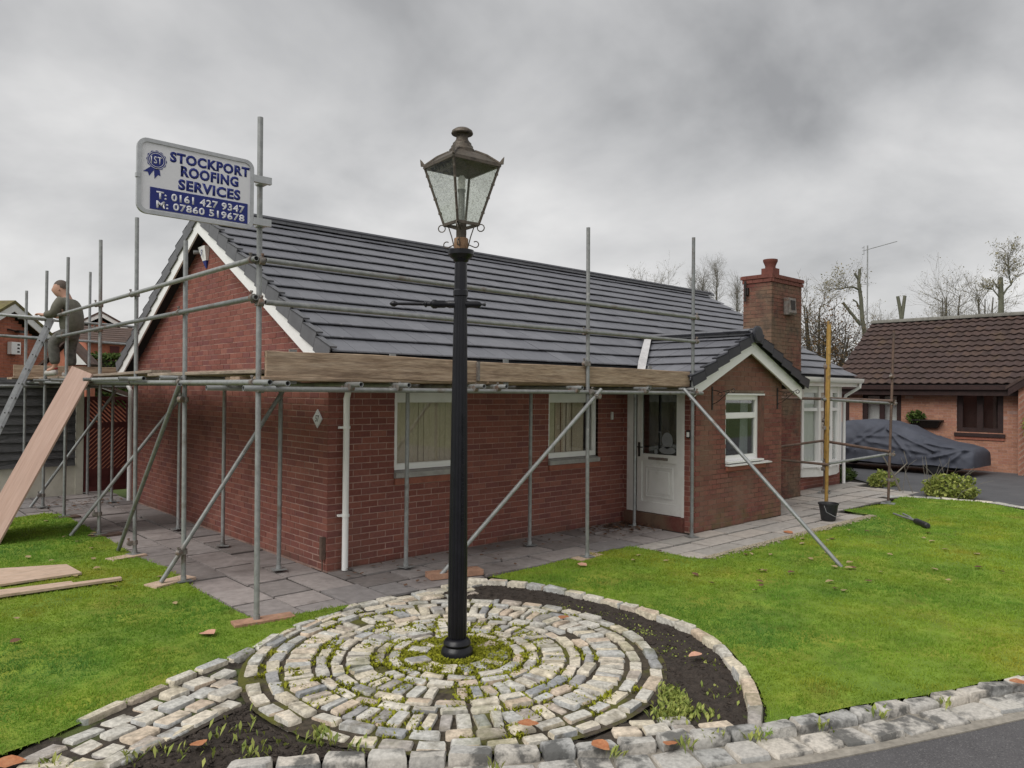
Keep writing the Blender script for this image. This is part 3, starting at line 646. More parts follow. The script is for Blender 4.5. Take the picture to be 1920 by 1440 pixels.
# ---------------------------------------------------------------- the bungalow
house = thing('bungalow', 'red brick bungalow with a new slate grey tiled roof, wrapped in scaffolding', 'bungalow', (0, 0, 0))
SL = 0.558; EY, EZ, RY = -0.35, 2.47, 3.63
def roof_z(y): return EZ+SL*((y if y < RY else 2*RY-y)-EY)
RZ = roof_z(RY); HX0, HX1 = 0.0, 13.1
gw = Wall('x', 0.0, -1); fw = Wall('y', 0.0, -1)
def soff(u): return roof_z(u)-0.27
gable_wall = wall_panel('gable_wall', gw, 0.02, 7.26, -0.05, 2.30, [], 'mortar', house, gable=[(0.02, 2.30), (7.26, 2.30), (RY+.03, soff(RY)+.06), (RY-.03, soff(RY)+.06)])
queue_bricks(gw, lay_bricks(0, 7.27, 0.0, 4.6, top=lambda u: soff(u) if 0 <= u <= 7.27 else 0), gable_wall, 'brick')
WIN1 = (0.895, 1.985, 0.975, 2.10); WIN2 = (3.545, 4.635, 0.975, 2.10); BOW = (11.16, 13.02, 0.45, 2.25)
front_wall = wall_panel('front_wall', fw, 0.012, HX1, -0.05, 2.36, [WIN1, WIN2, BOW], 'mortar', house)
queue_bricks(fw, [b for b in lay_bricks(0, HX1, 0.0, 2.32, [(WIN1[0], WIN1[1], .9, 2.1), (WIN2[0], WIN2[1], .9, 2.1), BOW], ev=.1125, od=0) if not (5.3 < b[0] < 7.6)], front_wall, 'brick')
m = MB(); m.box(0.03, HX1, 7.06, 7.26, -.05, 2.3); m.box(HX1-.2, HX1, .2, 7.06, -.05, 2.3); m.prism([(HX1-.2, .02, 2.3), (HX1-.2, 7.26, 2.3), (HX1-.2, RY, soff(RY)+.1)], (.2, 0, 0)); m.build('rear_wall', MT['brick'], house)
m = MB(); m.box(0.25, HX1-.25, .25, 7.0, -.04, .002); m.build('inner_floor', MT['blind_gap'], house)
# plinth stain course
# roof structure
roof = MB(); x0, x1 = -0.12, 13.17
for sgn in (1, -1):
    Yf = lambda y: y if sgn > 0 else 2*RY-y
    pts = [(EY+.03, -.045), (RY, -.045), (RY, -.12), (EY+.03, -.12)]
    roof.prism([(x0, Yf(y), roof_z(y)+d) for y, d in pts], (x1-x0, 0, 0))
roof = roof.build('roof', MT['under'], house)
def tile_mesh(wd, ln_, th, mat, name='roof_tile'):
    m = MB(); a = wd/2; c = .006
    m.add([(-a, 0, -th), (a, 0, -th), (a, ln_, -th), (-a, ln_, -th), (-a, 0, -c), (a, 0, -c), (a, c, 0), (a, ln_, 0), (-a, ln_, 0), (-a, c, 0)],
          [(3, 2, 1, 0), (0, 1, 5, 4), (4, 5, 6, 9), (9, 6, 7, 8), (1, 2, 7, 6, 5), (3, 0, 4, 9, 8), (2, 3, 8, 7)])
    me = m.mesh(name, MT[mat]); m.fix(me); return me
GY = 0.3135; TW = 0.300; TM = {}
def tmesh(wd):
    k = round(wd*100)
    if k not in TM: TM[k] = tile_mesh(k/100-.006, .40, .017, 'tile')
    return TM[k]
def course_tiles(a, b, shift):
    res = []; u = a-shift
    while u < b-.02:
        s0, s1 = max(u, a), min(u+TW, b)
        if s1-s0 > .04: res.append(((s0+s1)/2, s1-s0))
        u += TW
    return res
tiles = []
tilt = math.atan(SL)-math.asin(.036/(GY*math.hypot(1, SL)))
for k in range(13):
    y = EY+k*GY
    if y > RY-.12: break
    for x, wd in course_tiles(-.15, 13.2, 0.15*(k % 2)):
        tiles.append((Vector((x, y, roof_z(y)+.012+random.gauss(0, .0012))), (tilt+random.gauss(0, .003), 0, random.gauss(0, .0015)), wd))
PX, PZ, PS, PY0, PY1 = 6.60, 3.01, 0.44, -1.56, 0.75
def porch_z(x): return PZ-PS*abs(x-PX)
ptilt = math.atan(PS)-math.asin(.036/(.31*math.hypot(1, PS)))
for sgn in (-1, 1):
    for k in range(6):
        x = PX+sgn*(1.74-.31*k)
        if abs(x-PX) < .1: continue
        for yc, wd in course_tiles(PY0+.03, min(PY1, (porch_z(x)+.12-EZ)/SL+EY+.25), 0.15*(k % 2)):
            tiles.append((Vector((x, yc, porch_z(x)+random.gauss(0, .0012))), (ptilt, 0, -sgn*-PI/2+random.gauss(0, .002)), wd))
tiles.sort(key=lambda t: (t[0]-CAM).length+(100 if t[0].x > PX and t[0].y < -.4 else 0)); rest = MB()
for i, (p, r, wd) in enumerate(tiles):
    me = tmesh(wd)
    if i < 300: inst('roof_tile', me, p, r, (1, 1, 1), roof)
    else:
        from mathutils import Euler
        M = Matrix.Translation(p) @ Euler(r).to_matrix().to_4x4(); rest.add([M @ v.co for v in me.vertices], [tuple(f.vertices) for f in me.polygons])
rest.build('distant_tiles', MT['tile'], roof, kind='stuff')
m = MB()
for sgn in (1,):    # rear slope, out of sight: plain courses
    for k in range(13):
        y = EY+k*GY; Y0 = 2*RY-y
        m.hexa([(-.15, Y0, roof_z(y)-.03), (13.2, Y0, roof_z(y)-.03), (13.2, Y0-.36, roof_z(y)+.36*SL-.06), (-.15, Y0-.36, roof_z(y)+.36*SL-.06), (-.15, Y0, roof_z(y)), (13.2, Y0, roof_z(y)), (13.2, Y0-.36, roof_z(y)+.36*SL-.033), (-.15, Y0-.36, roof_z(y)+.36*SL-.033)])
m.build('rear_slope', MT['tile'], roof)
# ridge tiles
def ridge_mesh(L):
    m = MB(); n = 10; pr = [(.135*math.cos(t), .105*math.sin(t)) for t in np.linspace(PI*1.02, -PI*.02, n)]; pi_ = [(a*.86, b*.84-.004) for a, b in pr]
    vs = [(x, a, b) for x in (-L/2, L/2) for a, b in pr+pi_[::-1]]; k = 2*n
    m.add(vs, [(i, (i+1) % k, k+(i+1) % k, k+i) for i in range(k)]+[tuple(range(k))[::-1], tuple(range(k, 2*k))])
    me = m.mesh('ridge_tile', MT['tile_edge'], smooth=True); m.fix(me); me.set_sharp_from_angle(angle=math.radians(50)); return me
RM = ridge_mesh(.446)
x = -.19
while x < 13.2:
    inst('ridge_tile', RM, (x+.223, RY, RZ-.035+random.gauss(0, .002)), (0, random.gauss(0, .006), 0), (1, 1, 1), roof); x += .4515
y = PY0-.03
while y < PY1-.2:
    inst('ridge_tile', RM, (PX, y+.223, PZ-.035), (0, 0, PI/2), (1, .95, 1), roof); y += .4515
# verge caps: a side cheek with a rolled top, stepping down the slope
def verge_mesh(L, side):
    m = MB(); h = .15
    m.add([(0, 0, -h), (0, L, -h+.0), (0, L, .012), (0, 0, .034), (side*-.012, 0, -h), (side*-.012, L, -h), (side*-.012, L, .02), (side*-.012, 0, .042)], [(0, 1, 2, 3), (7, 6, 5, 4), (0, 4, 5, 1), (1, 5, 6, 2), (2, 6, 7, 3), (3, 7, 4, 0)])
    m.add([(side*-.012, 0, .042), (side*.07, 0, .042), (side*.07, L, .020), (side*-.012, L, .020), (side*-.012, 0, .022), (side*.07, 0, .022), (side*.07, L, .004), (side*-.012, L, .004)], [(0, 1, 2, 3), (7, 6, 5, 4), (0, 4, 5, 1), (1, 5, 6, 2), (2, 6, 7, 3), (3, 7, 4, 0)])
    me = m.mesh('verge_cap', MT['tile_edge']); m.fix(me); return me
VA, VB = verge_mesh(.352, 1), verge_mesh(.352, -1)
ang = math.atan(SL)
for k in range(13):
    y = EY-.02+k*GY
    if y > RY-.1: break
    inst('verge_cap', VA, (-.185, y, roof_z(y)+.022), (ang-.085, 0, 0), (1, 1, 1), roof)
    inst('verge_cap', VB, (-.185, 2*RY-y, roof_z(y)+.022), (ang-.085, 0, PI), (1, 1, 1), roof)
pang = math.atan(PS)
VC, VD = verge_mesh(.332, 1), verge_mesh(.332, -1)
MT['tile_black'] = mk('black_trim', [(0.022, 0.023, 0.030), (0.035, 0.036, 0.044)], nscale=3, namt=0.12, rough=0.5)  # darker version of the verge trim, for the porch caps and ridge end
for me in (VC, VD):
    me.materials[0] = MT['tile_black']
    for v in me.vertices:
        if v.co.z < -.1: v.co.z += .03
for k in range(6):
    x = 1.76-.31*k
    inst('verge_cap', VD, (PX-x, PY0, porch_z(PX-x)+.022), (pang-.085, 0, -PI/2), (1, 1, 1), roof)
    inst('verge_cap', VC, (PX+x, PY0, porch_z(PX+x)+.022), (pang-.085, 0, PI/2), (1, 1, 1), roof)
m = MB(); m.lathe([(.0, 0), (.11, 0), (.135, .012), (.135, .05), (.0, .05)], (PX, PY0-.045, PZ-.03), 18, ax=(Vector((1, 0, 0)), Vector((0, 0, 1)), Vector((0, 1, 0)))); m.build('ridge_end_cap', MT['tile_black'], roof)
# valley liner between porch roof and main slope
m = MB(); a, b = Vector((6.42, 0.44, 0)), Vector((5.02, -0.50, 0)); t = (b-a).normalized(); n_ = Vector((-t.y, t.x, 0))
for i in range(6):
    p, q = a+(b-a)*i/6, a+(b-a)*(i+1)/6; lift = .052
    def vz(P): return max(roof_z(P.y) if P.y > EY-.05 else 0, porch_z(P.x))+lift
    w0 = .075
    c = [p+n_*w0, q+n_*w0, q-n_*w0*.6, p-n_*w0*.6]; pts = [Vector((k.x, k.y, vz(k))) for k in c]; m.hexa([k-Vector((0, 0, .012)) for k in pts]+pts)
MT['lead'] = mk('pale_flashing', [(0.42, 0.41, 0.41), (0.52, 0.51, 0.51)], nscale=9, namt=0.15, rough=0.6)
m.build('valley_liner', MT['lead'], roof)
# porch roof deck
m = MB()
for sgn in (-1, 1):
    m.prism([(PX, PY0+.06, PZ-.05), (PX+sgn*1.72, PY0+.06, PZ-.05-PS*1.72), (PX+sgn*1.72, PY0+.06, PZ-.12-PS*1.72), (PX, PY0+.06, PZ-.12)], (0, 1.9, 0))
m.build('porch_deck', MT['under'], roof)
# barge boards, soffits, fascia, gutters, pipes
def barge(name, pts, thick, mat='upvc'):
    m = MB(); m.prism(pts, thick); return m.build(name, MT[mat], house)
bz = lambda y, d: roof_z(y)+d
for sgn in (1, -1):
    Y = lambda y: y if sgn > 0 else 2*RY-y
    a, b = EY+.02, RY
    barge('bargeboard', [(-.172, Y(a), bz(a, -.345)), (-.172, Y(a), bz(a, -.13)), (-.172, Y(b), bz(b, -.13)), (-.172, Y(b), bz(b, -.345))], (.024, 0, 0))
    m = MB(); m.prism([(-.148, Y(a+.01), bz(a+.01, -.30)), (-.148, Y(b), bz(b, -.30)), (-.148, Y(b), bz(b, -.28)), (-.148, Y(a+.01), bz(a+.01, -.28))], (.16, 0, 0)); m.build('verge_soffit', MT['under'], house)
pzb = lambda x, d: porch_z(x)+d
for sgn in (-1, 1):
    a = PX+sgn*1.66
    barge('bargeboard', [(a, -1.48, pzb(a, -.325)), (a, -1.48, pzb(a, -.12)), (PX, -1.48, PZ-.12), (PX, -1.48, PZ-.325)], (0, .024, 0))
    m = MB(); m.prism([(a, -1.455, pzb(a, -.25)), (a, -1.455, pzb(a, -.23)), (PX, -1.455, PZ-.23), (PX, -1.455, PZ-.25)], (0, .12, 0)); m.build('verge_soffit', MT['upvc_dull'], house)
m = MB(); m.box(-.15, 4.93, EY-.005, EY+.018, 2.22, 2.40); m.box(8.30, 13.2, EY-.005, EY+.018, 2.22, 2.40); m.build('fascia', MT['upvc'], house)
m = MB(); m.box(-.148, 4.93, EY+.02, .0, 2.225, 2.24); m.box(8.30, 13.2, EY+.02, .0, 2.225, 2.24); m.build('eaves_soffit', MT['upvc_dull'], house)
def gutter(x0, x1, name='gutter'):
    m = MB(); pr = [(-.005, 0), (-.012, -.07), (-.04, -.10), (-.085, -.10), (-.115, -.065), (-.12, 0), (-.112, 0), (-.105, -.06), (-.08, -.09), (-.045, -.09), (-.022, -.065), (-.015, 0)]
    m.prism([(x0, EY-.007+a, 2.405+b) for a, b in pr], (x1-x0, 0, 0)); return m.build(name, MT['upvc'], house, auto=40)
gutter(-.16, 4.95); gutter(8.28, 13.27)
def pipe(pts, r=.034, clips=()):
    m = MB(); m.tube(pts, r, 14); o = m.build('downpipe', MT['upvc'], house, auto=50)
    for (x, y, z, dx) in clips:
        k = MB(); k.lathe([(r, -.016), (r+.008, -.016), (r+.008, .016), (r, .016)], (x, y, z), 14); k.box(x-.075, x+.02, y+.015, y+.06, z-.012, z+.012); k.build('pipe_clip', MT['upvc'], o)
pipe([(.185, -.085, 0.0), (.185, -.085, 1.95), (.185, -.14, 2.08), (.185, -.36, 2.2), (.185, -.42, 2.30)], .036, [(.185, -.085, 1.62, 0), (.185, -.085, .62, 0)])
pipe([(-.075, 7.12, 0.0), (-.075, 7.12, 2.0), (-.06, 7.5, 2.2)], .04)
pipe([(13.17, -.42, 2.30), (13.17, -.42, 2.22), (13.17, -.10, 2.02), (13.17, -.06, 1.9), (13.17, -.06, 0)], .036)
# ---------------------------------------------------------------- windows and door
def window(w, u0, u1, z0, z1, mull=(), trans=(), rec=.05, fr=.055, pane='glass', name='window', mat='upvc', parent=house, sash=None):
    m = MB(); d1, d0 = -rec, -rec-.06
    w.box(m, u0, u0+fr, d0, d1, z0, z1); w.box(m, u1-fr, u1, d0, d1, z0, z1); w.box(m, u0+fr, u1-fr, d0, d1, z0, z0+fr); w.box(m, u0+fr, u1-fr, d0, d1, z1-fr, z1)
    for a in mull: w.box(m, a-fr/2, a+fr/2, d0, d1-.003, z0+fr, z1-fr)
    for a in trans: w.box(m, u0+fr, u1-fr, d0, d1-.005, a-fr*.55, a+fr*.55)
    f = m.build(name, MT[mat], parent); ORG[f.name] = ORG[parent.name]
    us = [u0+fr]+[x for a in mull for x in (a-fr/2, a+fr/2)]+[u1-fr]; zs = [z0+fr]+[x for a in trans for x in (a-fr*.55, a+fr*.55)]+[z1-fr]
    for i in range(0, len(us), 2):
        for j in range(0, len(zs), 2):
            k = MB(); w.box(k, us[i]-.004, us[i+1]+.004, d0+.022, d0+.030, zs[j]-.004, zs[j+1]+.004); k.build('pane', MT[pane], f)
            k = MB(); b = .012      # glazing bead
            for q in ((us[i], us[i]+b, zs[j], zs[j+1]), (us[i+1]-b, us[i+1], zs[j], zs[j+1]), (us[i]+b, us[i+1]-b, zs[j], zs[j]+b), (us[i]+b, us[i+1]-b, zs[j+1]-b, zs[j+1])): w.box(k, q[0], q[1], d0+.031, d1-.010, q[2], q[3])
            k.build('glazing_bead', MT['upvc_dull'] if mat == 'upvc' else MT[mat], f)
    return f
def reveal_sill(w, u0, u1, z, f):
    m = MB(); pts = [w.p(u0-.0, -.06, z), w.p(u0, .045, z-.025), w.p(u0, .045, z-.085), w.p(u0, -.06, z-.085)]; m.prism(pts, w.p(u1, 0, 0)-w.p(u0, 0, 0)); m.build('sill', MT['sill'], f)
    m = MB(); w.box(m, u0-.0, u1+.02, -.05, .028, z-.165, z-.09); m.build('tile_sill', MT['tile_red'], f)
def blinds(w, u0, u1, z0, z1, f, mat='blind', wd=.089, gaps=(), seed=0, dep=-.135):
    r = random.Random(seed); u = u0
    while u < u1:
        if not any(a < u+wd/2 < b for a, b in gaps):
            k = MB(); e = min(u+wd, u1); a = r.uniform(-.010, .010); p = [w.p(u, dep+a, z0), w.p(e, dep-a-.004, z0), w.p(e, dep-a-.004, z1), w.p(u, dep+a, z1)]; k.prism(p, w.p(0, -.003, 0)-w.p(0, 0, 0)); k.build('blind_slat', MT[mat], f)
        u += wd-.004
f1 = window(fw, WIN1[0], WIN1[1], 1.075, 2.10, fr=.065); reveal_sill(fw, WIN1[0], WIN1[1], 1.07, f1)
m = MB(); fw.box(m, WIN1[0]+.066, WIN1[1]-.066, -.105, -.053, 1.90, 2.03); m.build('head_vent', MT['upvc_dull'], f1)
blinds(fw, WIN1[0]+.02, WIN1[1], 1.10, 2.05, f1, gaps=((1.48, 1.52),), seed=2)
f2 = window(fw, WIN2[0], WIN2[1], 1.075, 2.10, fr=.065); reveal_sill(fw, WIN2[0], WIN2[1], 1.07, f2)
m = MB(); fw.box(m, WIN2[0]+.066, WIN2[1]-.066, -.105, -.053, 1.89, 2.03); m.build('head_vent', MT['upvc_dull'], f2)
blinds(fw, WIN2[0]+.02, WIN2[1]-.19, 1.10, 2.05, f2, seed=5, wd=.127)
# bow window
bow = MB(); N_ = 4; bx0, bx1 = 11.20, 13.02
def bowp(t): 
    x = bx0+(bx1-bx0)*t; return Vector((x, .0-.20*math.sin(PI*t)**.8, 0))
posts = [bowp(i/N_) for i in range(N_+1)]
for p in posts: bow.box(p.x-.05, p.x+.05, p.y-.05, p.y+.05, .45, 2.22)
for i in range(N_):
    a, b = posts[i], posts[i+1]
    for z, h in ((.56, .09), (1.72, .07), (2.14, .12)): bow.beam((a.x, a.y, z), (b.x, b.y, z), .07, h)
bow = bow.build('bow_window', MT['upvc'], house)
for i in range(N_):
    a, b = posts[i], posts[i+1]; d = (b-a).normalized()*.05
    for z0, z1 in ((.60, 1.685), (1.755, 2.08)):
        k = MB(); k.prism([(a+d)+Vector((0, 0, z0)), (b-d)+Vector((0, 0, z0)), (b-d)+Vector((0, 0, z1)), (a+d)+Vector((0, 0, z1))], (0, .008, 0)); k.build('pane', MT['glass'], bow)
    k = MB(); k.prism([a+Vector((0, .05, .5)), b+Vector((0, .05, .5)), b+Vector((0, .05, 2.1)), a+Vector((0, .05, 2.1))], (0, .004, 0)); k.build('net_curtain', MT['net'], bow)
k = MB(); k.prism([p+Vector((0, -.06, .475)) for p in posts]+[Vector((bx1, .05, .475)), Vector((bx0, .05, .475))], (0, 0, .035)); k.build('sill', MT['upvc'], bow)
k = MB(); k.prism([p+Vector((0, -.02, .27)) for p in posts]+[Vector((bx1+.04, .05, .27)), Vector((bx0-.04, .05, .27))], (0, 0, .204)); k.build('apron_panel', MT['upvc_dull'], bow)
k = MB(); k.prism([p+Vector((0, -.03, 2.2)) for p in posts]+[Vector((bx1, .05, 2.2)), Vector((bx0, .05, 2.2))], (0, 0, .03)); k.build('head_panel', MT['upvc_dull'], bow)
# porch
PW0, PW1, PF = 5.24, 7.78, -1.36
pf = Wall('y', PF, -1); ps = Wall('x', PW0, -1)
PWIN = (6.045, 7.21, .885, 2.06)
ptop = lambda u: porch_z(u)-.25
porch_front = wall_panel('porch_front_wall', pf, PW0+.02, PW1, -.05, 2.20, [PWIN], 'mortar_worn', house, back=.15, gable=[(PW0+.02, 2.2), (PW1, 2.2), (PX+.06, ptop(PX)+.04), (PX-.06, ptop(PX)+.04)])
queue_bricks(pf, lay_bricks(PW0, PW1, 0, 2.95, [PWIN], top=lambda u: ptop(u)), porch_front, 'brick_worn')
DO = (-1.165, -.085, -.05, 2.2)
porch_side = wall_panel('porch_side_wall', ps, PF+.02, -.0, -.05, 2.32, [DO], 'mortar', house, back=.1)
queue_bricks(ps, lay_bricks(PF, 0, 0, 2.3, [DO], ev=.1125, od=0), porch_side, 'brick')
m = MB(); m.box(PW1-.1, PW1-.006, PF+.02, 0, -.05, 2.2); m.build('porch_end_wall', MT['brick'], house)
f3 = window(pf, PWIN[0]+.01, PWIN[1]-.14, 1.0, 2.02, trans=(1.70,), fr=.065, pane='glassdark', rec=.045)
m = MB(); pf.box(m, PWIN[0]-.0, PWIN[1], -.08, .01, 2.021, 2.05); m.build('head_trim', MT['upvc_dull'], f3)
m = MB(); pf.box(m, PWIN[0]+.0, PWIN[1]-.10, -.11, .055, .968, .998); m.build('sill', MT['upvc'], f3)
m = MB(); pf.prism = None; m.prism([pf.p(PWIN[0]-.0, -.1, .965), pf.p(PWIN[0], .09, .94), pf.p(PWIN[0], .09, .925), pf.p(PWIN[0], -.1, .925)], (1.27, 0, 0)); m.build('tile_ledge', MT['upvc_dull'], f3)
m = MB(); pf.box(m, PWIN[0]+.01, PWIN[1], -.05, .03, .85, .92); m.build('tile_sill', MT['tile_red'], f3)
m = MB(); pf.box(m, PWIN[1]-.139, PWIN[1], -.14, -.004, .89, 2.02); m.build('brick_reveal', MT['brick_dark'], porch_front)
# inside the porch: pale back wall, a white lamp and a plant seen through the panes
MT['plaster'] = mk('grey_plaster', [(0.33, 0.33, 0.32)], namt=.1, rough=.9)
m = MB(); m.box(PW0+.20, PW1-.11, -.42, -.40, .0, 2.2); m.build('porch_inner_wall', MT['plaster'], house)
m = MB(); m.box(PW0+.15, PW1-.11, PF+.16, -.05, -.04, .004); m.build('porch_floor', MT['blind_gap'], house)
m = MB(); m.box(PW0+.15, PW1-.11, PF+.16, -.05, 2.2, 2.21); m.build('porch_ceiling', MT['plaster'], house)
m = MB(); m.prism([(6.72, -1.19, .95), (6.98, -1.19, .95), (6.98, -1.19, 2.0), (6.78, -1.19, 2.0)], (0, .01, 0)); m.build('voile_panel', MT['net'], house)
m = MB(); m.lathe([(0, .95), (.07, .95), (.09, 1.08), (.02, 1.12), (.16, 1.16), (.12, 1.35), (.0, 1.42)], (6.42, -1.08, 0), 12); m.build('sill_ornament', MT['iron'], house)
door = MB(); d0, d1 = -.07, -.01
for a, b in ((DO[0], DO[0]+.055), (DO[1]-.125, DO[1])): ps.box(door, a, b, -.075, .0, .19, 2.2)
ps.box(door, DO[0]+.056, DO[1]-.126, -.075, .0, 2.13, 2.2)
door = door.build('door', MT['upvc_dull'], house)
dl = MB(); L0, L1 = DO[0]+.06, DO[1]-.19; zb = .195
for q in ((L0, L0+.09, zb, 2.12), (L1-.09, L1, zb, 2.12), (L0+.09, L1-.09, zb, .36), (L0+.09, L1-.09, .98, 1.10), (L0+.09, L1-.09, 2.03, 2.12)): ps.box(dl, q[0], q[1], -.06, -.012, q[2], q[3])
ps.box(dl, L0+.09, L1-.09, -.055, -.03, .36, .98)
dl.build('door_leaf', MT['upvc_dull'], door)
k = MB()
for i, (e, dd) in enumerate(((.07, -.018), (.105, -.026), (.14, -.016))): 
    a, b, c, d = L0+.09+e, L1-.09-e, .36+e, .98-e
    if i < 2:
        for q in ((a, a+.022, c, d), (b-.022, b, c, d), (a+.022, b-.022, c, c+.022), (a+.022, b-.022, d-.022, d)): ps.box(k, q[0], q[1], -.03, dd, q[2], q[3])
    else: ps.box(k, a, b, -.03, dd, c, d)
k.build('door_panel', MT['upvc_dull'], door)
k = MB(); ps.box(k, L0+.085, L1-.085, -.045, -.036, 1.095, 2.035); k.build('pane', MT['glassdark'], door)
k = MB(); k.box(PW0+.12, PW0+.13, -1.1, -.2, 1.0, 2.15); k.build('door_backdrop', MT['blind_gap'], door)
# etched leaf motif on the glass: pale rosette and spear shapes
k = MB()
def disc(m, cy, cz, ry, rz, d=.0358, n=18): m.prism([ps.p(cy+ry*math.cos(t), -d-.004, cz+rz*math.sin(t)) for t in np.linspace(0, 2*PI, n+1)[:-1]], ps.p(0, .004, 0)-ps.p(0, 0, 0))
disc(k, -.83, 1.32, .10, .125); disc(k, -.83, 1.17, .15, .055); disc(k, -.62, 1.14, .03, .04)
k.box(PW0+.0357, PW0+.0397, -.715, -.705, 1.25, 1.45); k.box(PW0+.0357, PW0+.0397, -.705, -.66, 1.44, 1.45)
MT['etch'] = mk('etched_glass', [(0.22, 0.23, 0.24)], namt=.1, rough=.8)
k.build('etched_motif', MT['etch'], door)
k = MB(); ps.box(k, -.86, -.50, -.012, .0, 1.015, 1.055); k.build('letterbox', MT['coupler'], door)
k = MB(); ps.box(k, L1-.062, L1-.030, -.012, .002, 1.05, 1.27); k.tube([ps.p(L1-.046, .0, 1.20), ps.p(L1-.046, .045, 1.20), ps.p(L1-.15, .05, 1.20)], .009, 8); k.build('door_handle', MT['iron'], door, auto=40)
k = MB(); ps.box(k, DO[0]-.01, DO[1]+.02, -.09, .05, -.02, .185); k.build('threshold', MT['brick_dark'], door)
k = MB(); ps.box(k, -1.28, -1.215, 0.001, .03, 1.385, 1.50); k.build('bell_push_plate', MT['iron'], door)
k = MB(); ps.box(k, -1.268, -1.227, .0305, .04, 1.40, 1.47); k.build('bell_push', MT['upvc'], door)
k = MB(); fw.box(k, 4.93, 4.965, .001, .03, 1.62, 1.74); k.build('cable_box', MT['upvc_dull'], front_wall)
k = MB(); gw.box(k, .02, .07, .002, .055, .13, .38); k.tube([gw.p(.045, .03, .13), gw.p(.045, .03, 0)], .008, 6); k.build('cable_cover', MT['rust'], gable_wall)
# chimney
cx0, cx1, cy0, cy1, cz = 9.16, 10.36, -.42, .18, 4.20
m = MB(); m.box(cx0+.006, cx1-.006, cy0+.006, cy1-.006, -.05, cz); chimney = m.build('chimney', MT['mortar_worn'], house); ORG[chimney.name] = Vector((0, 0, 0))
cl_, cf_ = Wall('x', cx0, -1), Wall('y', cy0, -1)
queue_bricks(cl_, [b for b in lay_bricks(cy0, cy1, 0, cz-.01, ev=0, od=.1125) if b[2] > 2.2 or b[0] < 0], chimney, 'brick_dark')
queue_bricks(cf_, lay_bricks(cx0, cx1, 0, cz-.01, ev=.1125, od=0), chimney, 'brick_dark')
m = MB(); m.box(cx0-.012, cx1+.012, cy0-.012, cy1+.012, cz, cz+.0745); m.box(cx0-.026, cx1+.026, cy0-.026, cy1+.026, cz+.076, cz+.155)
m.hexa([(cx0-.01, cy0-.01, cz+.156), (cx1+.01, cy0-.01, cz+.156), (cx1+.01, cy1+.01, cz+.156), (cx0-.01, cy1+.01, cz+.156), (cx0+.3, cy0+.2, cz+.20), (cx1-.3, cy0+.2, cz+.20), (cx1-.3, cy1-.2, cz+.20), (cx0+.3, cy1-.2, cz+.20)])
MT['capred'] = mk('chimney_cap_brick', [(0.125, 0.044, 0.033), (0.17, 0.060, 0.044)], nscale=5, namt=0.2, rough=0.85)
m.build('chimney_cap', MT['capred'], chimney)
cap_w1, cap_w2 = (Wall('x', cx0-.030, -1), Wall('y', cy0-.030, -1))
m = MB()
for row in range(2):
    for wl, a, b in ((cap_w1, cy0-.05, cy1+.05), (cap_w2, cx0-.05, cx1+.05)):
        u = a+(.1125 if row else 0)
        while u < b-.05: wl.box(m, u, min(u+.215, b), -.03, .004-.014*(1-row), cz+.006+row*.077, cz+.068+row*.079); u += .225
m.build('cap_course', MT['capred'], chimney, kind='stuff')
m = MB(); pcx, pcy = 9.62, -.14; m.box(pcx-.125, pcx+.125, pcy-.125, pcy+.125, cz+.17, cz+.33); m.lathe([(.10, .33), (.10, .38), (.125, .44), (.14, .47), (.14, .51), (.10, .51), (.09, .46)], (pcx, pcy, cz), 18); m.build('chimney_pot', MT['capred'], chimney, auto=45)
m = MB(); m.box(9.62, 9.93, cy0-.10, cy0-.006, 3.60, 3.93); m.prism([(9.64, cy0-.13, 3.64), (9.64, cy0-.10, 3.93), (9.64, cy0-.10, 3.60)], (.27, 0, 0)); m.build('flue_terminal', MT['coupler'], chimney)
m = MB(); m.box(9.70, 9.86, cy0-.125, cy0-.101, 3.66, 3.88); m.build('flue_grille', MT['iron'], chimney)
m = MB(); m.box(cx0-.05, cx0-.006, .05, .09, 3.98, 4.12); m.tube([(cx0-.07, .10, 3.85), (cx0-.07, .10, 4.25)], .022, 8); m.tube([(cx0-.07, .10, 3.98), (cx0, .10, 3.98)], .014, 6); m.build('aerial_bracket', MT['iron'], chimney)
place_bricks(300)
# ---------------------------------------------------------------- scaffolding
TR = 0.0242
scaf = thing('scaffolding', 'galvanised tube scaffolding with timber boards standing round the brick bungalow', 'scaffolding', (-1.39, -1.30, 0))
def st(name, p, q, r=TR, mat='galv', parent=None, ext=0.0, bend=0.0):
    p, q = Vector(p), Vector(q); d = (q-p).normalized(); p, q = p-d*ext, q+d*ext
    m = MB(); m.tube([p, q], r, 12, hollow=True); return m.build(name, MT[mat], parent or scaf, auto=50)
OUT = [(-1.392, -1.305, -1.39, -1.25, 4.46), (-1.391, .503, -1.39, .575, 3.62), (-1.382, 2.208, -1.385, 2.294, 4.15), (-1.366, 3.872, -1.37, 3.988, 4.117), (-1.384, 5.827, -1.385, 5.80, 4.10), (-1.44, 7.069, -1.42, 7.13, 4.03),
       (2.75, -1.47, 2.722, -1.47, 4.08), (4.925, -1.515, 4.92, -1.515, 4.27)]
for x, y, x2, y2, z in OUT: st('standard', (x, y, .012), (x2, y2, z))
INN = [(.754, -.471), (2.705, -.496), (4.96, -.46), (-.406, .345), (-.378, 2.022), (-.403, 3.595), (-.40, 6.994)]
for x, y in INN: st('standard', (x, y, .012), (x, y, 2.12))
for x, y, z in ((-1.495, 8.4, 3.80), (-.46, 8.4, 4.26), (-.9, 9.2, 2.1)): st('standard', (x, y, .012), (x, y, z))
CPL = None
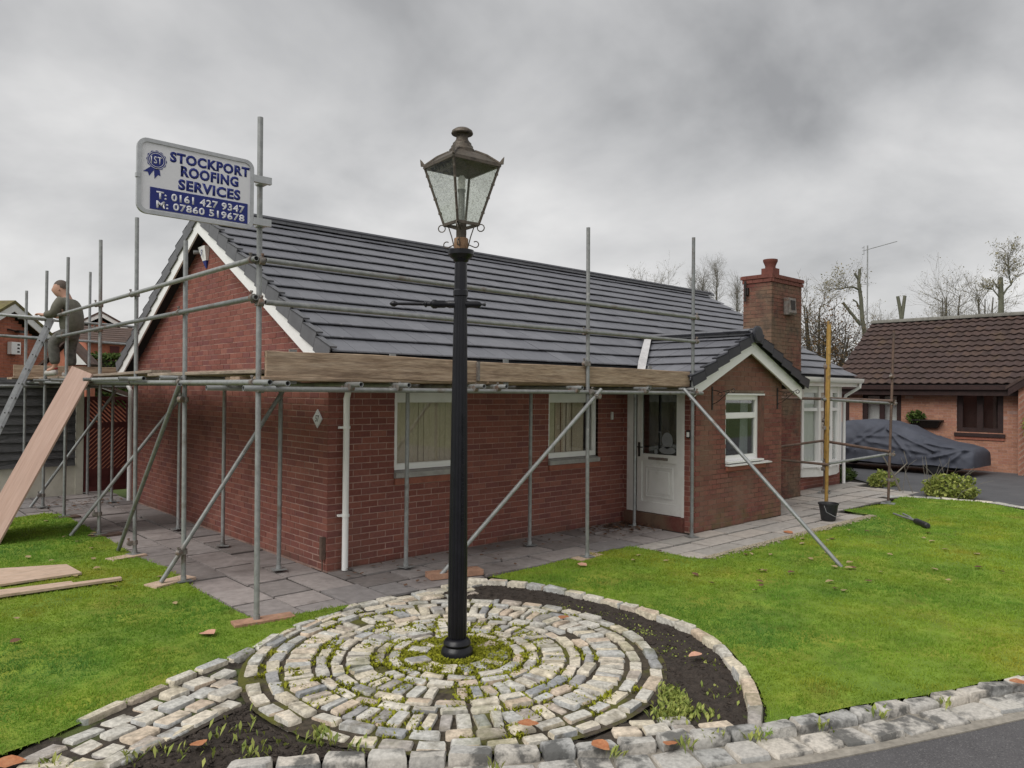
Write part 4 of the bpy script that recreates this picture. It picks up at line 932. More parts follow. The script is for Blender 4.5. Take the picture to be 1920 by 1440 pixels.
def coupler_mesh():
    m = MB(); m.lathe([(TR, -.028), (TR+.010, -.026), (TR+.010, .026), (TR, .028)], (0, 0, 0), 12)
    m.lathe([(TR, -.026), (TR+.010, -.024), (TR+.010, .024), (TR, .026)], (0, .056, 0), 12, ax=(Vector((0, 1, 0)), Vector((0, 0, 1)), Vector((1, 0, 0))))
    m.box(-.022, .022, .022, .036, -.022, .022); m.tube([(.030, -.012, 0), (.062, -.016, 0)], .008, 6); m.lathe([(0, -.010), (.014, -.010), (.014, .010), (0, .010)], (.056, -.015, 0), 6, ax=(Vector((0, 1, 0)), Vector((0, 0, 1)), Vector((1, 0, 0))))
    m.tube([(0, .066, .028), (0, .070, .060)], .008, 6); m.lathe([(0, 0), (.014, 0), (.014, .018), (0, .018)], (0, .069, .045), 6)
    me = m.mesh('coupler', MT['coupler'], smooth=True); m.fix(me); me.set_sharp_from_angle(angle=math.radians(40)); return me
CPL = coupler_mesh()
def coup(x, y, z, side):     # side: direction (degrees, about z) in which the crossing tube lies from the pole
    inst('coupler', CPL, (x, y, z), (random.gauss(0, .05), random.gauss(0, .05), math.radians(side-90)+random.gauss(0, .05)), (1, 1, 1), scaf)
GX = -1.44
for z0, z1 in ((3.19, 3.207), (2.85, 2.858)): st('guard_rail', (GX-.005, -1.33, z0), (GX-.005, 7.15, z1))
for z0, z1 in ((3.178, 3.12), (2.81, 2.78)): st('guard_rail', (-1.37, -1.36, z0), (4.98, -1.565, z1))
for z0, z1 in ((3.295, 3.25), (2.958, 2.893)): st('guard_rail', (-1.63, 8.34, z0), (.6, 8.34, z1))
st('guard_rail', (-1.44, 6.9, 3.20), (-2.6, 7.4, 3.27)); st('guard_rail', (-1.44, 6.95, 2.86), (-2.6, 7.45, 2.92))
st('ledger', (-1.43, -1.365, 2.05), (5.10, -1.56, 2.048)); st('ledger', (-1.2, -.525, 2.05), (5.10, -.525, 2.05))
st('ledger', (GX, -1.62, 2.107), (GX, 9.1, 2.13)); st('ledger', (-1.50, 1.55, 2.158), (-1.505, 4.0, 2.156)); st('ledger', (-.45, -.2, 2.107), (-.45, 9.1, 2.11)); st('ledger', (-1.9, 8.34, 2.06), (.5, 8.34, 2.06))
for x in (-1.27, -.545, -.012, .95, 1.27, 2.495, 3.80, 4.84): st('transom', (x, -1.60, 2.10), (x, -.12, 2.10))
for y in (-.68, .62, 2.1, 3.75, 5.7, 7.0): st('transom', (-1.62, y, 2.158 if y > -.5 else 2.055), (-.1, y, 2.158 if y > -.5 else 2.055))
st('transom', (-1.62, -1.50, 2.055), (-1.34, -1.50, 2.055))
for p, q in [((2.885, -1.56, 2.085), (.765, -1.108, .035)), ((4.59, -1.60, 2.10), (4.705, -3.75, .0)), ((-.39, .30, 2.05), (-1.61, .52, .04)), ((-1.475, .45, 2.09), (-1.475, 2.54, .03)),
             ((-.36, 3.55, 1.98), (-1.69, 3.99, .02)), ((-.36, 6.94, 2.0), (-1.60, 7.18, .02))]:
    st('brace', p, q)
for x, y, z, s in [(-1.392, -1.25, 3.19, 180), (-1.392, -1.27, 2.85, 180), (-1.392, -1.27, 3.178, -90), (-1.392, -1.27, 2.81, -90), (-1.392, -1.29, 2.10, 180), (-1.392, -1.29, 2.05, -90),
                   (-1.39, .56, 2.855, 180), (-1.39, .54, 2.11, 180), (-1.384, 2.26, 3.197, 180), (-1.384, 2.25, 2.11, 180), (-1.368, 3.95, 3.20, 180), (-1.368, 3.95, 2.855, 180), (-1.368, 3.92, 2.115, 180),
                   (-1.384, 5.81, 3.204, 180), (-1.384, 5.81, 2.857, 180), (-1.384, 5.82, 2.12, 180), (-1.43, 7.1, 3.206, 180), (-1.43, 7.1, 2.86, 180), (-1.43, 7.1, 2.12, 180),
                   (2.73, -1.47, 2.795, 90), (2.745, -1.47, 2.05, -90), (2.74, -1.47, 2.40, 180), (4.92, -1.515, 3.12, -90), (4.92, -1.515, 2.78, -90), (4.925, -1.515, 2.05, -90), (2.80, -1.54, 2.0, 0),
                   (-1.391, .50, .33, 200), (-1.382, 2.21, .16, 180), (-1.366, 3.87, .30, 180), (-1.44, 7.07, .22, 180), (-1.391, .52, 1.93, 200), (.95, -1.40, 2.075, -90), (1.27, -1.41, 2.075, -90), (2.495, -1.45, 2.075, -90), (3.80, -1.49, 2.075, -90), (-.545, -1.36, 2.075, -90), (-.012, -1.37, 2.075, -90)]:
    coup(x, y, z, s)
def plate_mesh():
    m = MB(); m.box(-.075, .075, -.075, .075, 0, .008); m.lathe([(.03, .008), (.03, .05), (.0, .05)], (0, 0, 0), 10); me = m.mesh('base_plate', MT['galv']); m.fix(me); return me
PLM = plate_mesh()
for x, y, *_ in OUT+INN: inst('base_plate', PLM, (x, y, .022 if x < 4 else .004), (0, 0, random.uniform(-.4, .4)), (1, 1, 1), scaf)
# boards of the lift
def plank(name, p, q, w, h, mat, wob=.0, parent=None, up=(0, 0, 1)):
    p, q = Vector(p), Vector(q); d = (q-p); L = d.length; d.normalize(); u = Vector(up); a = d.cross(u).normalized(); b = a.cross(d)
    n = max(2, int(L/.25)); vs = []; fs = []; c = min(w, h)*.18
    pr = [(-w/2, -h/2+c), (-w/2+c, -h/2), (w/2-c, -h/2), (w/2, -h/2+c), (w/2, h/2-c), (w/2-c, h/2), (-w/2+c, h/2), (-w/2, h/2-c)]
    sd = random.random()*50
    for i in range(n+1):
        t = i/n; o = p+d*L*t+a*(noise.noise((sd, t*3, 0))*wob)+b*(noise.noise((t*2, sd, 3))*wob)
        vs += [o+a*x+b*y for x, y in pr]
    fs = [(i*8+k, i*8+(k+1) % 8, (i+1)*8+(k+1) % 8, (i+1)*8+k) for i in range(n) for k in range(8)]+[tuple(range(8))[::-1], tuple(n*8+k for k in range(8))]
    m = MB(); m.add(vs, fs); return m.build(name, MT[mat], parent or scaf)
plank('toe_board', (-1.345, -1.315, 2.278), (1.035, -1.355, 2.262), .235, .040, 'timber', .012, up=(0, 1, 0))
plank('toe_board', (1.045, -1.385, 2.262), (4.885, -1.47, 2.25), .215, .040, 'timber', .010, up=(0, 1, 0))
m = MB(); m.box(1.025, 1.055, -1.405, -1.335, 2.16, 2.37); m.build('board_band', MT['coupler'], scaf)
for i in range(4):
    y = -1.24+.228*i
    plank('deck_board', (-1.30+random.uniform(-.1, .1), y, 2.146), (1.20, y, 2.146), .222, .036, 'timber', .004); plank('deck_board', (1.23, y, 2.146), (4.86+random.uniform(-.1, .1), y, 2.146), .222, .036, 'timber', .004)
for i in range(5):
    x = -1.29+.228*i
    for a, b in ((-1.22, 1.72), (1.60, 5.3), (5.32, 8.6)):
        plank('deck_board', (x, a+random.uniform(-.05, .05), 2.205 + (.04 if a == 1.6 and i == 0 else 0)), (x, b+random.uniform(-.06, .06), 2.205), .222, .036, 'timber_y', .004)
plank('toe_board', (-1.7, 8.27, 2.33), (.5, 8.27, 2.33), .22, .04, 'timber', .006, up=(0, 1, 0))
for i in range(2): plank('deck_board', (-1.8, 8.12-.23*i, 2.20), (.4, 8.12-.23*i, 2.20), .222, .036, 'timber', .004)
for x, y, z in ((-1.05, -1.28, 2.2), (.0, -1.33, 2.2), (1.48, -1.39, 2.2), (4.13, -1.40, 2.2)):      # toe board clips
    m = MB(); m.box(x-.035, x+.035, y+.03, y+.05, 2.10, 2.415); m.build('board_clip', MT['galv'], scaf)
# timber sole boards under the feet
def sole(x, y, a, L, w, label, z=.022, mat='sole', h=.035):
    m = MB(); c, s = math.cos(a), math.sin(a); m.obox((x, y, z), (c*L/2, s*L/2, 0), (-s*w/2, c*w/2, 0), (0, 0, h/2)); o = m.build('sole_board', MT[mat], org=(x, y, z)); tag(o, label, 'board', 'timber sole boards under the scaffold feet'); return o
sole(-1.34, -1.33, -.15, .52, .16, 'reddish timber sole board under the corner scaffold pole at the grass edge', .018)
sole(-1.50, .57, .35, .48, .20, 'pale timber sole board under the raking brace foot on the lawn edge', .016, 'plywhite', .03)
sole(.97, -1.10, -.28, .62, .19, 'brown timber sole board behind the lamp post carrying a slanting tube', .03, h=.06)
sole(2.78, -1.45, .1, .45, .17, 'thin pale sole board on the path edge under the mid-front scaffold pole', .012, 'plywhite', .02)
sole(-1.50, 2.12, .25, .42, .18, 'small weathered sole board beside the lawn under the second gable pole', .012, 'plywhite', .03)
sole(-1.37, 5.75, .1, .36, .22, 'dark damp sole board by the mossy lawn tip', .008, 'rust', .03)
sole(-1.30, 3.80, .1, .40, .18, 'dark sole board where the grass meets the gable path', .008, 'rust', .03)
# ---------------------------------------------------------------- contractor's sign on the corner pole
sign = thing('roofing_sign', 'white and blue roofing company sign clamped to the tall corner pole', 'sign', (-1.965, -1.36, 3.42))
sx0, sx1, sz0, sz1, sy = -2.436, -1.495, 3.425, 4.02, -1.36
def rrect(x0, x1, z0, z1, r, y, n=6):
    pts = []
    for cx, cz, a in ((x1-r, z1-r, 0), (x0+r, z1-r, 90), (x0+r, z0+r, 180), (x1-r, z0+r, 270)):
        pts += [Vector((cx+r*math.cos(math.radians(a+90*i/n)), y, cz+r*math.sin(math.radians(a+90*i/n)))) for i in range(n+1)]
    return pts
m = MB(); m.prism(rrect(sx0+.012, sx1-.012, sz0+.012, sz1-.012, .06, sy-.006), (0, .012, 0)); m.build('panel', MT['signwhite'], sign)
o_, i_ = rrect(sx0, sx1, sz0, sz1, .075, sy), rrect(sx0+.030, sx1-.030, sz0+.030, sz1-.030, .052, sy); n = len(o_); m = MB(); vs = []
for P in (o_, i_):
    for dy in (-.016, .016): vs += [p+Vector((0, dy, 0)) for p in P]
fs = []
for k in range(n):
    k2 = (k+1) % n; fs += [(k, k2, n+k2, n+k), (2*n+k2, 2*n+k, 3*n+k, 3*n+k2), (k2, k, 2*n+k, 2*n+k2), (n+k, n+k2, 3*n+k2, 3*n+k)]
m.add(vs, fs); m.build('frame', MT['signframe'], sign)
for z in (3.875, 3.505):
    m = MB(); m.box(-1.497, -1.335, sy-.020, sy+.022, z-.030, z+.030); m.lathe([(TR, -.030), (TR+.012, -.03), (TR+.012, .03), (TR, .03)], (-1.391, -1.262, z), 12); m.box(-1.43, -1.35, sy+.02, -1.24, z-.025, z+.025); m.build('clamp', MT['signframe'], sign)
m = MB(); m.box(sx0-.006, sx0+.022, sy-.022, sy+.02, 3.70, 3.735); m.build('frame_joint', MT['signframe'], sign)
zs_ = sz0; SW = sx1-sx0; SH = sz1-sz0
def sp(u, v): return sx0+u*SW, sz0+v*SH       # u right, v up on the face, 0..1
m = MB(); (a, b), (c, d) = sp(.105, .072), sp(.945, .362); m.box(a, c, sy-.0105, sy-.0063, b, d); m.build('number_strip', MT['signblue'], sign)
DG = None
def text(name, body, u, v, h, mat, parent, wid=None, bold=.02, shear=0.0, y=None, org=None, align='LEFT', sxk=1.0, ext=.0012):
    cu = bpy.data.curves.new(name, 'FONT'); cu.body = body; cu.size = 1.0; cu.offset = bold; cu.extrude = 0.0; cu.shear = shear; cu.align_x = align; cu.resolution_u = 3; cu.space_character = 1.10
    tmp = bpy.data.objects.new(name, cu); COL.objects.link(tmp); dg = bpy.context.evaluated_depsgraph_get(); dg.update()
    me = bpy.data.meshes.new_from_object(tmp.evaluated_get(dg)); bpy.data.objects.remove(tmp)
    co = np.array([v_.co[:] for v_ in me.vertices]); mn, mx = co.min(0), co.max(0); k = h/ (mx[1]-mn[1]); kx = k if wid is None else wid/(mx[0]-mn[0])
    bm = bmesh.new(); bm.from_mesh(me); bpy.data.meshes.remove(me)
    for v_ in bm.verts: v_.co = Vector(((v_.co.x-mn[0])*kx, 0, (v_.co.y-mn[1])*k))
    r = bmesh.ops.extrude_face_region(bm, geom=bm.faces[:]); bmesh.ops.translate(bm, vec=(0, -ext, 0), verts=[g for g in r['geom'] if isinstance(g, bmesh.types.BMVert)])
    bmesh.ops.recalc_face_normals(bm, faces=bm.faces)
    return bm, name, mat
def place_text(bmt, M, parent):
    bm, name, mat = bmt; bm.transform(Matrix.Translation(-ORG[parent.name]) @ M); me = bpy.data.meshes.new(name); bm.to_mesh(me); bm.free(); me.materials.append(MT[mat])
    o = bpy.data.objects.new(name, me); COL.objects.link(o); o.parent = parent; ORG[o.name] = ORG[parent.name]; return o
for body, u0, u1, v0, v1, mat, dy in [('STOCKPORT', .262, .960, .745, .89, 'signblue', -.0063), ('ROOFING', .352, .858, .575, .725, 'signblue', -.0063), ('SERVICES', .332, .878, .39, .54, 'signblue', -.0063),
                                  ('T: 0161 427 9347', .155, .915, .215, .322, 'signwhite', -.0106), ('M: 07860 519678', .155, .915, .092, .195, 'signwhite', -.0106)]:
    x, z = sp(u0, v0); x1, z1 = sp(u1, v1)
    place_text(text('lettering', body, 0, 0, z1-z, mat, sign, wid=x1-x, bold=.05 if mat == 'signblue' else .03), Matrix.Translation((x, sy+dy, z)), sign)
m = MB(); rx, rz = sp(.155, .73)
def scallop(m, r, d, n=60, amp=.05, lobes=12, th=.002): m.prism([(rx+r*(1+amp*math.cos(lobes*t))*math.cos(t), sy-.0063-d, rz+r*(1+amp*math.cos(lobes*t))*math.sin(t)) for t in np.linspace(0, 2*PI, n+1)[:-1]], (0, -th, 0))
scallop(m, .074, 0, amp=.05); m.prism([(rx-.035, sy-.0064, rz-.05), (rx-.10, sy-.0064, rz-.105), (rx-.065, sy-.0064, rz-.105), (rx-.055, sy-.0064, rz-.135), (rx-.005, sy-.0064, rz-.06)], (0, -.0017, 0)); m.prism([(rx-.02, sy-.0064, rz-.06), (rx-.015, sy-.0064, rz-.15), (rx+.012, sy-.0064, rz-.115), (rx+.03, sy-.0064, rz-.12), (rx+.02, sy-.0064, rz-.06)], (0, -.0019, 0)); m.build('rosette', MT['signblue'], sign)
m = MB()
for rr, q in ((.0655, .0024), (.052, .0024)):
    n = 40; vs = [(rx+(rr+w)*math.cos(t), sy-.0063-q, rz+(rr+w)*math.sin(t)) for w in (0, .0035) for t in np.linspace(0, 2*PI, n+1)[:-1]]; m.add(vs, [(k, (k+1) % n, n+(k+1) % n, n+k) for k in range(n)])
m.build('rosette_ring', MT['signwhite'], sign)
place_text(text('rosette_lettering', '1ST', 0, 0, .058, 'signwhite', sign, wid=.082, bold=.01), Matrix.Translation((rx-.043, sy-.0084, rz-.030)), sign)
# house number diamond and gable alarm box
num = thing('number_plaque', 'white diamond house number plaque on the gable brickwork near the corner', 'plaque', (0, .228, 1.71))
m = MB(); q = [gw.p(.228, .004, 1.605), gw.p(.338, .004, 1.714), gw.p(.228, .004, 1.823), gw.p(.118, .004, 1.714)]; m.prism(q, gw.p(0, .012, 0)-gw.p(0, 0, 0)); m.build('plate', MT['signwhite'], num)
Mg = Matrix(((0, 1, 0, 0), (-1, 0, 0, 0), (0, 0, 1, 0), (0, 0, 0, 1)))       # text x -> -Y (reads from the west), face -X
place_text(text('numeral', '57', 0, 0, .075, 'iron', num, wid=.085, bold=.012, shear=.2), Matrix.Translation((-.0161, .272, 1.678)) @ Mg, num)
al = thing('alarm_box', 'white and blue wedge shaped burglar alarm box high on the gable', 'alarm box', (0, 3.72, 3.9))
def wedge(m, y0, y1, z0, z1, yb0, yb1, d0, d1): m.hexa([gw.p(yb0, 0.002, z0), gw.p(yb0, d0*.4, z0), gw.p(yb1, d0*.4, z0), gw.p(yb1, 0.002, z0), gw.p(y0, 0.002, z1), gw.p(y0, d1, z1), gw.p(y1, d1, z1), gw.p(y1, 0.002, z1)])
m = MB(); wedge(m, 3.60, 3.86, 3.96, 4.17, 3.65, 3.79, .09, .08); m.build('cover', MT['upvc'], al)
m = MB(); wedge(m, 3.651, 3.789, 3.85, 3.959, 3.69, 3.73, .03, .036); m.build('lens', MT['signblue'], al)
m = MB(); m.tube([gw.p(3.90, .0, 4.12), gw.p(3.93, .12, 4.10)], .03, 10); m.build('strobe', MT['galv'], al)
place_text(text('emblem', 'S', 0, 0, .09, 'signblue', al, wid=.07, bold=.01, shear=.2), Matrix.Translation((-.0785, 3.765, 4.03)) @ Mg, al)
# hanging basket brackets on the porch front
def bracket(x):
    o = thing('basket_bracket', 'black wrought iron scroll bracket on the porch wall, window at its right' if x < 6 else 'black wrought iron scroll bracket at the chimney end of the porch wall', 'bracket', (x, PF, 2.0), 'hanging basket brackets on the porch')
    m = MB(); m.box(x-.016, x+.016, PF-.012, PF-.001, 1.80, 2.15); m.build('back_plate', MT['iron'], o)
    m = MB(); m.tube([(x, PF-.01, 2.10), (x, PF-.16, 2.065), (x, PF-.32, 2.10), (x, PF-.36, 2.12)], .006, 6); m.tube([(x, PF-.01, 1.88), (x, PF-.10, 1.92), (x, PF-.2, 2.0), (x, PF-.3, 2.08)], .006, 6)
    m.tube([(x, PF-.36+.03*math.cos(t), 2.09+.03*math.sin(t)) for t in np.linspace(PI/2, 2*PI, 9)], .006, 6); m.tube([(x, PF-.14+.035*math.cos(t), 2.03+.035*math.sin(t)) for t in np.linspace(0, 1.6*PI, 9)], .005, 6); m.build('scroll_arm', MT['iron'], o)
    return o
bracket(5.66); bracket(7.63)
# ---------------------------------------------------------------- the lamp post
lx, ly = LAMP; LC = Vector((lx, ly, 0))
lamp = thing('lamp_post', 'black fluted cast iron lamp post with a four sided glass lantern', 'lamp post', (lx, ly, 0))
m = MB(); m.lathe([(.0, -.05), (.125, -.05), (.125, .035), (.118, .055), (.10, .075), (.108, .095), (.098, .12), (.078, .135), (.0, .135)], LC, 32); m.build('base', MT['black'], lamp, auto=40)
nf = 14; sg = nf*6
def flu(j, k): return 1-.075*max(0, math.cos(2*PI*k/6))**1.5
m = MB(); m.lathe([(.066, .13), (.074, .16), (.073, .7), (.068, 1.3), (.062, 1.9), (.055, 2.5), (.0505, 2.79)], LC, sg, flute=flu); m.build('shaft', MT['black'], lamp, auto=60)
m = MB(); m.lathe([(.05, 2.785), (.058, 2.79), (.058, 2.83), (.050, 2.84), (.0485, 2.99), (.047, 3.05), (.058, 3.06), (.062, 3.075), (.085, 3.09), (.092, 3.105), (.10, 3.11), (.10, 3.145), (.07, 3.15), (0, 3.15)], LC, 28); m.build('capital', MT['black'], lamp, auto=35)
m = MB()      # raised foundry lettering up the shaft, worn to bumps
dcam = (CAM-LC); dcam.z = 0; dcam.normalize(); side = Vector((-dcam.y, dcam.x, 0))
for i in range(26):
    z = 1.0+i*.034+random.uniform(-.003, .003)
    if i % 7 == 6: continue
    a = (dcam-side*-.55).normalized(); c = LC+a*(.0705-.0035*(z-1))+Vector((0, 0, z)); t = Vector((-a.y, a.x, 0)); m.obox(c, t*random.uniform(.006, .012), a*.003, Vector((0, 0, random.uniform(.006, .011))))
m.build('raised_lettering', MT['black'], lamp)
m = MB(); m.lathe([(.052, 3.15), (.056, 3.155), (.056, 3.235), (.05, 3.24), (.0, 3.24)], LC, 16); m.build('collar', MT['rustcollar'], lamp, auto=40)
m = MB(); m.box(lx-.028, lx+.028, ly-.028, ly+.028, 3.24, 3.35); m.build('stem', MT['copper'], lamp)
A0 = math.atan2(cR.y, cR.x)+math.radians(-8)      # direction of the lantern corner on the viewer's right
crn = [Vector((math.cos(A0+k*PI/2), math.sin(A0+k*PI/2), 0)) for k in range(4)]
zb, zt, rb, rt = 3.345, 3.80, .138, .298
ob = [LC+c*rb+Vector((0, 0, zb)) for c in crn]; ot = [LC+c*rt+Vector((0, 0, zt)) for c in crn]
fr = MB()
for k in range(4):
    fr.tube([ob[k], ot[k]], .010, 6); fr.beam(ob[k], ob[(k+1) % 4], .018, .022); fr.beam(ot[k], ot[(k+1) % 4], .024, .024)
    fr.beam(ob[k], LC+Vector((0, 0, 3.30)), .012, .012)
    for t in (.2, .45, .68, .85): fr.obox(ob[k]+(ot[k]-ob[k])*t, crn[k]*.013, Vector((-crn[k].y, crn[k].x, 0))*.008, (0, 0, .008))
fr.build('lantern_frame', MT['copper'], lamp)
for k in range(4):
    a, b, c, d = ob[k], ob[(k+1) % 4], ot[(k+1) % 4], ot[k]; cen = (a+b+c+d)/4; nrm = (b-a).cross(d-a).normalized()
    q = [cen+(p-cen)*.985 for p in (a, b, c, d)]; m = MB(); m.prism(q, nrm*.004); m.build('pane', MT['lampglass'], lamp)
# hood: pyramid roof, corner finials, chimney with dome
hd = MB(); rr1, rr2, z1, z2 = .312, .105, 3.805, 3.915
lo = [LC+c*rr1+Vector((0, 0, z1)) for c in crn]; md = [LC+c*.20+Vector((0, 0, z1+.072)) for c in crn]; hi = [LC+c*rr2+Vector((0, 0, z2)) for c in crn]; lo2 = [p-Vector((0, 0, .014)) for p in lo]
inn = [LC+c*.28+Vector((0, 0, z1-.014)) for c in crn]; inn2 = [LC+c*.10+Vector((0, 0, z2-.02)) for c in crn]
hd.add(lo2+lo+md+hi+inn+inn2, [(k, (k+1) % 4, 4+(k+1) % 4, 4+k) for k in range(4)]+[(4+k, 4+(k+1) % 4, 8+(k+1) % 4, 8+k) for k in range(4)]+[(8+k, 8+(k+1) % 4, 12+(k+1) % 4, 12+k) for k in range(4)]+[(12, 13, 14, 15)]
       +[(k, 16+k, 16+(k+1) % 4, (k+1) % 4) for k in range(4)]+[(16+k, 20+k, 20+(k+1) % 4, 16+(k+1) % 4) for k in range(4)]+[(20, 21, 22, 23)])
for k in range(4):
    hd.beam(lo[k]+Vector((0, 0, .006)), md[k]+Vector((0, 0, .006)), .014, .012); hd.beam(md[k]+Vector((0, 0, .006)), hi[k]+Vector((0, 0, .006)), .014, .012)
    p = lo[k]; hd.prism([p+crn[k]*-.03, p+crn[k]*.016+Vector((0, 0, .005)), p+crn[k]*.022+Vector((0, 0, .062)), p+crn[k]*.004+Vector((0, 0, .045))], Vector((-crn[k].y, crn[k].x, 0))*.010)
hood = hd.build('hood', MT['copper'], lamp)
m = MB(); m.lathe([(.0, 3.90), (.10, 3.90), (.102, 3.925), (.088, 3.94), (.086, 3.955), (.075, 3.965), (.073, 3.98), (.062, 3.99), (.048, 4.01), (.044, 4.045), (.05, 4.05), (.082, 4.052), (.086, 4.06), (.08, 4.078), (.055, 4.096), (.02, 4.103), (0, 4.104)], LC, 28); m.build('vent_chimney', MT['copper'], lamp, auto=35)
m = MB(); m.tube([LC+Vector((0, 0, 3.33)), LC+Vector((0, 0, 3.60))], .026, 12); m.lathe([(.03, 3.60), (.034, 3.62), (.0, 3.62)], LC, 12); m.build('lamp_holder', MT['galv'], lamp, auto=40)
m = MB(); m.lathe([(0, 3.615), (.022, 3.615), (.028, 3.64), (.028, 3.71), (.016, 3.73), (0, 3.73)], LC, 14); m.build('bulb', MT['lampwhite'], lamp, auto=50)
for k in range(4):      # wire scrolls
    c = crn[k]; m = MB(); pts = [LC+c*.055+Vector((0, 0, 3.17)), LC+c*.075+Vector((0, 0, 3.25)), LC+c*.10+Vector((0, 0, 3.325)), LC+c*.135+Vector((0, 0, 3.345))]
    m.tube(pts+[LC+c*(.155+.028*math.cos(t))+Vector((0, 0, 3.318+.028*math.sin(t))) for t in np.linspace(PI*.6, -PI*1.2, 10)], .0045, 6)
    m.tube([LC+c*.055+Vector((0, 0, 3.19))]+[LC+c*(.115+.024*math.cos(t))+Vector((0, 0, 3.19+.024*math.sin(t))) for t in np.linspace(-PI*.6, PI*.7, 10)], .0045, 6); m.build('scroll', MT['copper'], lamp)
AD = -(Vector((math.cos(A0+.13), math.sin(A0+.13), 0)))      # ladder bar
axx = (AD.cross(Vector((0, 0, 1))), Vector((0, 0, 1)), AD)
m = MB(); m.lathe([(.0, -.20), (.016, -.195), (.008, -.165), (.022, -.15), (.026, -.13), (.026, -.07), (.030, -.05), (.030, .09), (.024, .11), (.030, .125), (.030, .18), (.036, .19), (.036, .215), (.018, .235), (.018, .26), (.026, .265), (.026, .275), (.014, .285), (.011, .49), (.016, .50), (.024, .515), (.02, .535), (.008, .55), (0, .555)], LC+Vector((0, 0, 2.725)), 16, ax=axx); m.build('ladder_bar', MT['black'], lamp, auto=40)
# ---------------------------------------------------------------- ladder, sheet of ply, boards on the lawn
lad = thing('ladder', 'aluminium ladder leaning against the scaffold by the workman', 'ladder', (-2.65, 6.6, 0))
la, lb = Vector((-1.478, 6.48, 3.20)), Vector((-2.75, 6.35, .0)); ld = (lb-la).normalized(); lw = Vector((.10, .36, 0)); nn = ld.cross(lw).normalized()
for s in (0, 1):
    a, b = la+lw*s, lb+lw*s; m = MB(); c = (a+b)/2; m.obox(c, (b-a)/2, lw.normalized()*.013, nn*.036); m.build('stile', MT['alu'], lad)
L_ = (lb-la).length; k = .18
while k < L_-.1:
    m = MB(); m.tube([la+ld*k-lw*.02, la+ld*k+lw*1.02], .014, 8); m.build('rung', MT['alu'], lad)
    m = MB(); m.lathe([(0, 0), (.010, 0), (.010, .003), (0, .003)], la+ld*k-lw.normalized()*.017, 8, ax=(ld, nn, lw.normalized())); m.build('rung_end', MT['iron'], lad)
    k += .25
ply = MB(); A, B = Vector((-1.487, 3.86, 2.235)), Vector((-1.475, 4.98, 2.36)); dn = (Vector((-2.555, 3.86, .0))-A); dn = dn.normalized()*2.47; nrm = dn.cross(B-A).normalized()
B2 = A+(B-A).normalized()*1.20
ply.prism([A, B2, B2+dn+Vector((0, 0, .0)), A+dn], nrm*.022); ply = ply.build('plywood_sheet', MT['ply'], org=(-2.4, 4.4, 0)); tag(ply, 'pinkish plywood sheet leaning on the scaffold beside the ladder', 'plywood sheet')
def lawn_board(pts, h, label, org):
    m = MB(); m.prism([Vector((x, y, .03)) for x, y in pts], (0, 0, h)); o = m.build('loose_board', MT['plywhite'], org=org); tag(o, label, 'board', 'boards lying on the lawn')
lawn_board([(-3.7, 2.62), (-2.16, 1.99), (-2.13, 1.45), (-3.6, 1.40)], .022, 'wide pinkish board lying flat on the lawn', (-2.8, 1.8, 0))
lawn_board([(-3.9, 1.30), (-2.30, 1.13), (-2.30, 1.05), (-3.9, 1.20)], .02, 'thin dark batten lying on the lawn against a long pale strip', (-3, 1.2, 0))
lawn_board([(-3.9, 1.17), (-1.87, .99), (-1.88, .90), (-3.9, .99)], .025, 'long narrow pale strip of board lying on the lawn', (-2.9, 1, 0))
# ---------------------------------------------------------------- the workman
def skin_mesh(pts, edges, rad, sub=2, root=0):
    me = bpy.data.meshes.new('skin'); me.from_pydata([tuple(p) for p in pts], edges, []); o = bpy.data.objects.new('skin', me); COL.objects.link(o)
    md = o.modifiers.new('s', 'SKIN'); md.use_smooth_shade = True; md.branch_smoothing = 0.6
    for i, r in enumerate(rad): me.skin_vertices[0].data[i].radius = (r, r) if not isinstance(r, tuple) else r; me.skin_vertices[0].data[i].use_root = (i == root)
    sb = o.modifiers.new('b', 'SUBSURF'); sb.levels = sub; sb.render_levels = sub
    dg = bpy.context.evaluated_depsgraph_get(); dg.update(); r = bpy.data.meshes.new_from_object(o.evaluated_get(dg)); bpy.data.objects.remove(o); bpy.data.meshes.remove(me)
    r.polygons.foreach_set('use_smooth', [True]*len(r.polygons)); return r
FD = Vector((-cR.x, -cR.y, 0)).normalized(); SD = Vector((0, 0, 1)).cross(FD); PB = Vector((-1.29, 6.27, 0))
def Q(f, s, z): return PB+FD*f+SD*s+Vector((0, 0, z+.03))
MT['skin'] = mk('skin', [(0.42, 0.24, 0.175)], namt=.06, rough=.6); MT['hair'] = mk('short_hair', [(0.06, 0.045, 0.038), (0.11, 0.085, 0.07)], nscale=60, namt=.3, rough=.8)
MT['sweater'] = mk('grey_green_sweater', [(0.105, 0.10, 0.08), (0.135, 0.13, 0.105)], nscale=8, namt=.15, rough=.95, bump=.004, bscale=18)
MT['trouser'] = mk('grey_trousers', [(0.05, 0.05, 0.048), (0.115, 0.112, 0.102), (0.075, 0.072, 0.066)], nscale=9, namt=.25, rough=.9, bump=.004, bscale=25)
MT['shoe'] = mk('pale_trainer', [(0.42, 0.40, 0.38)], namt=.15, rough=.7); MT['redshoe'] = mk('red_sock', [(0.35, 0.05, 0.05)], namt=.1, rough=.8)
P_, E_, R2 = [], [], []
def jt(f, s, z, r, par=None):
    P_.append(Q(f, s, z)); R2.append(r)
    if par is not None: E_.append((par, len(P_)-1))
    return len(P_)-1
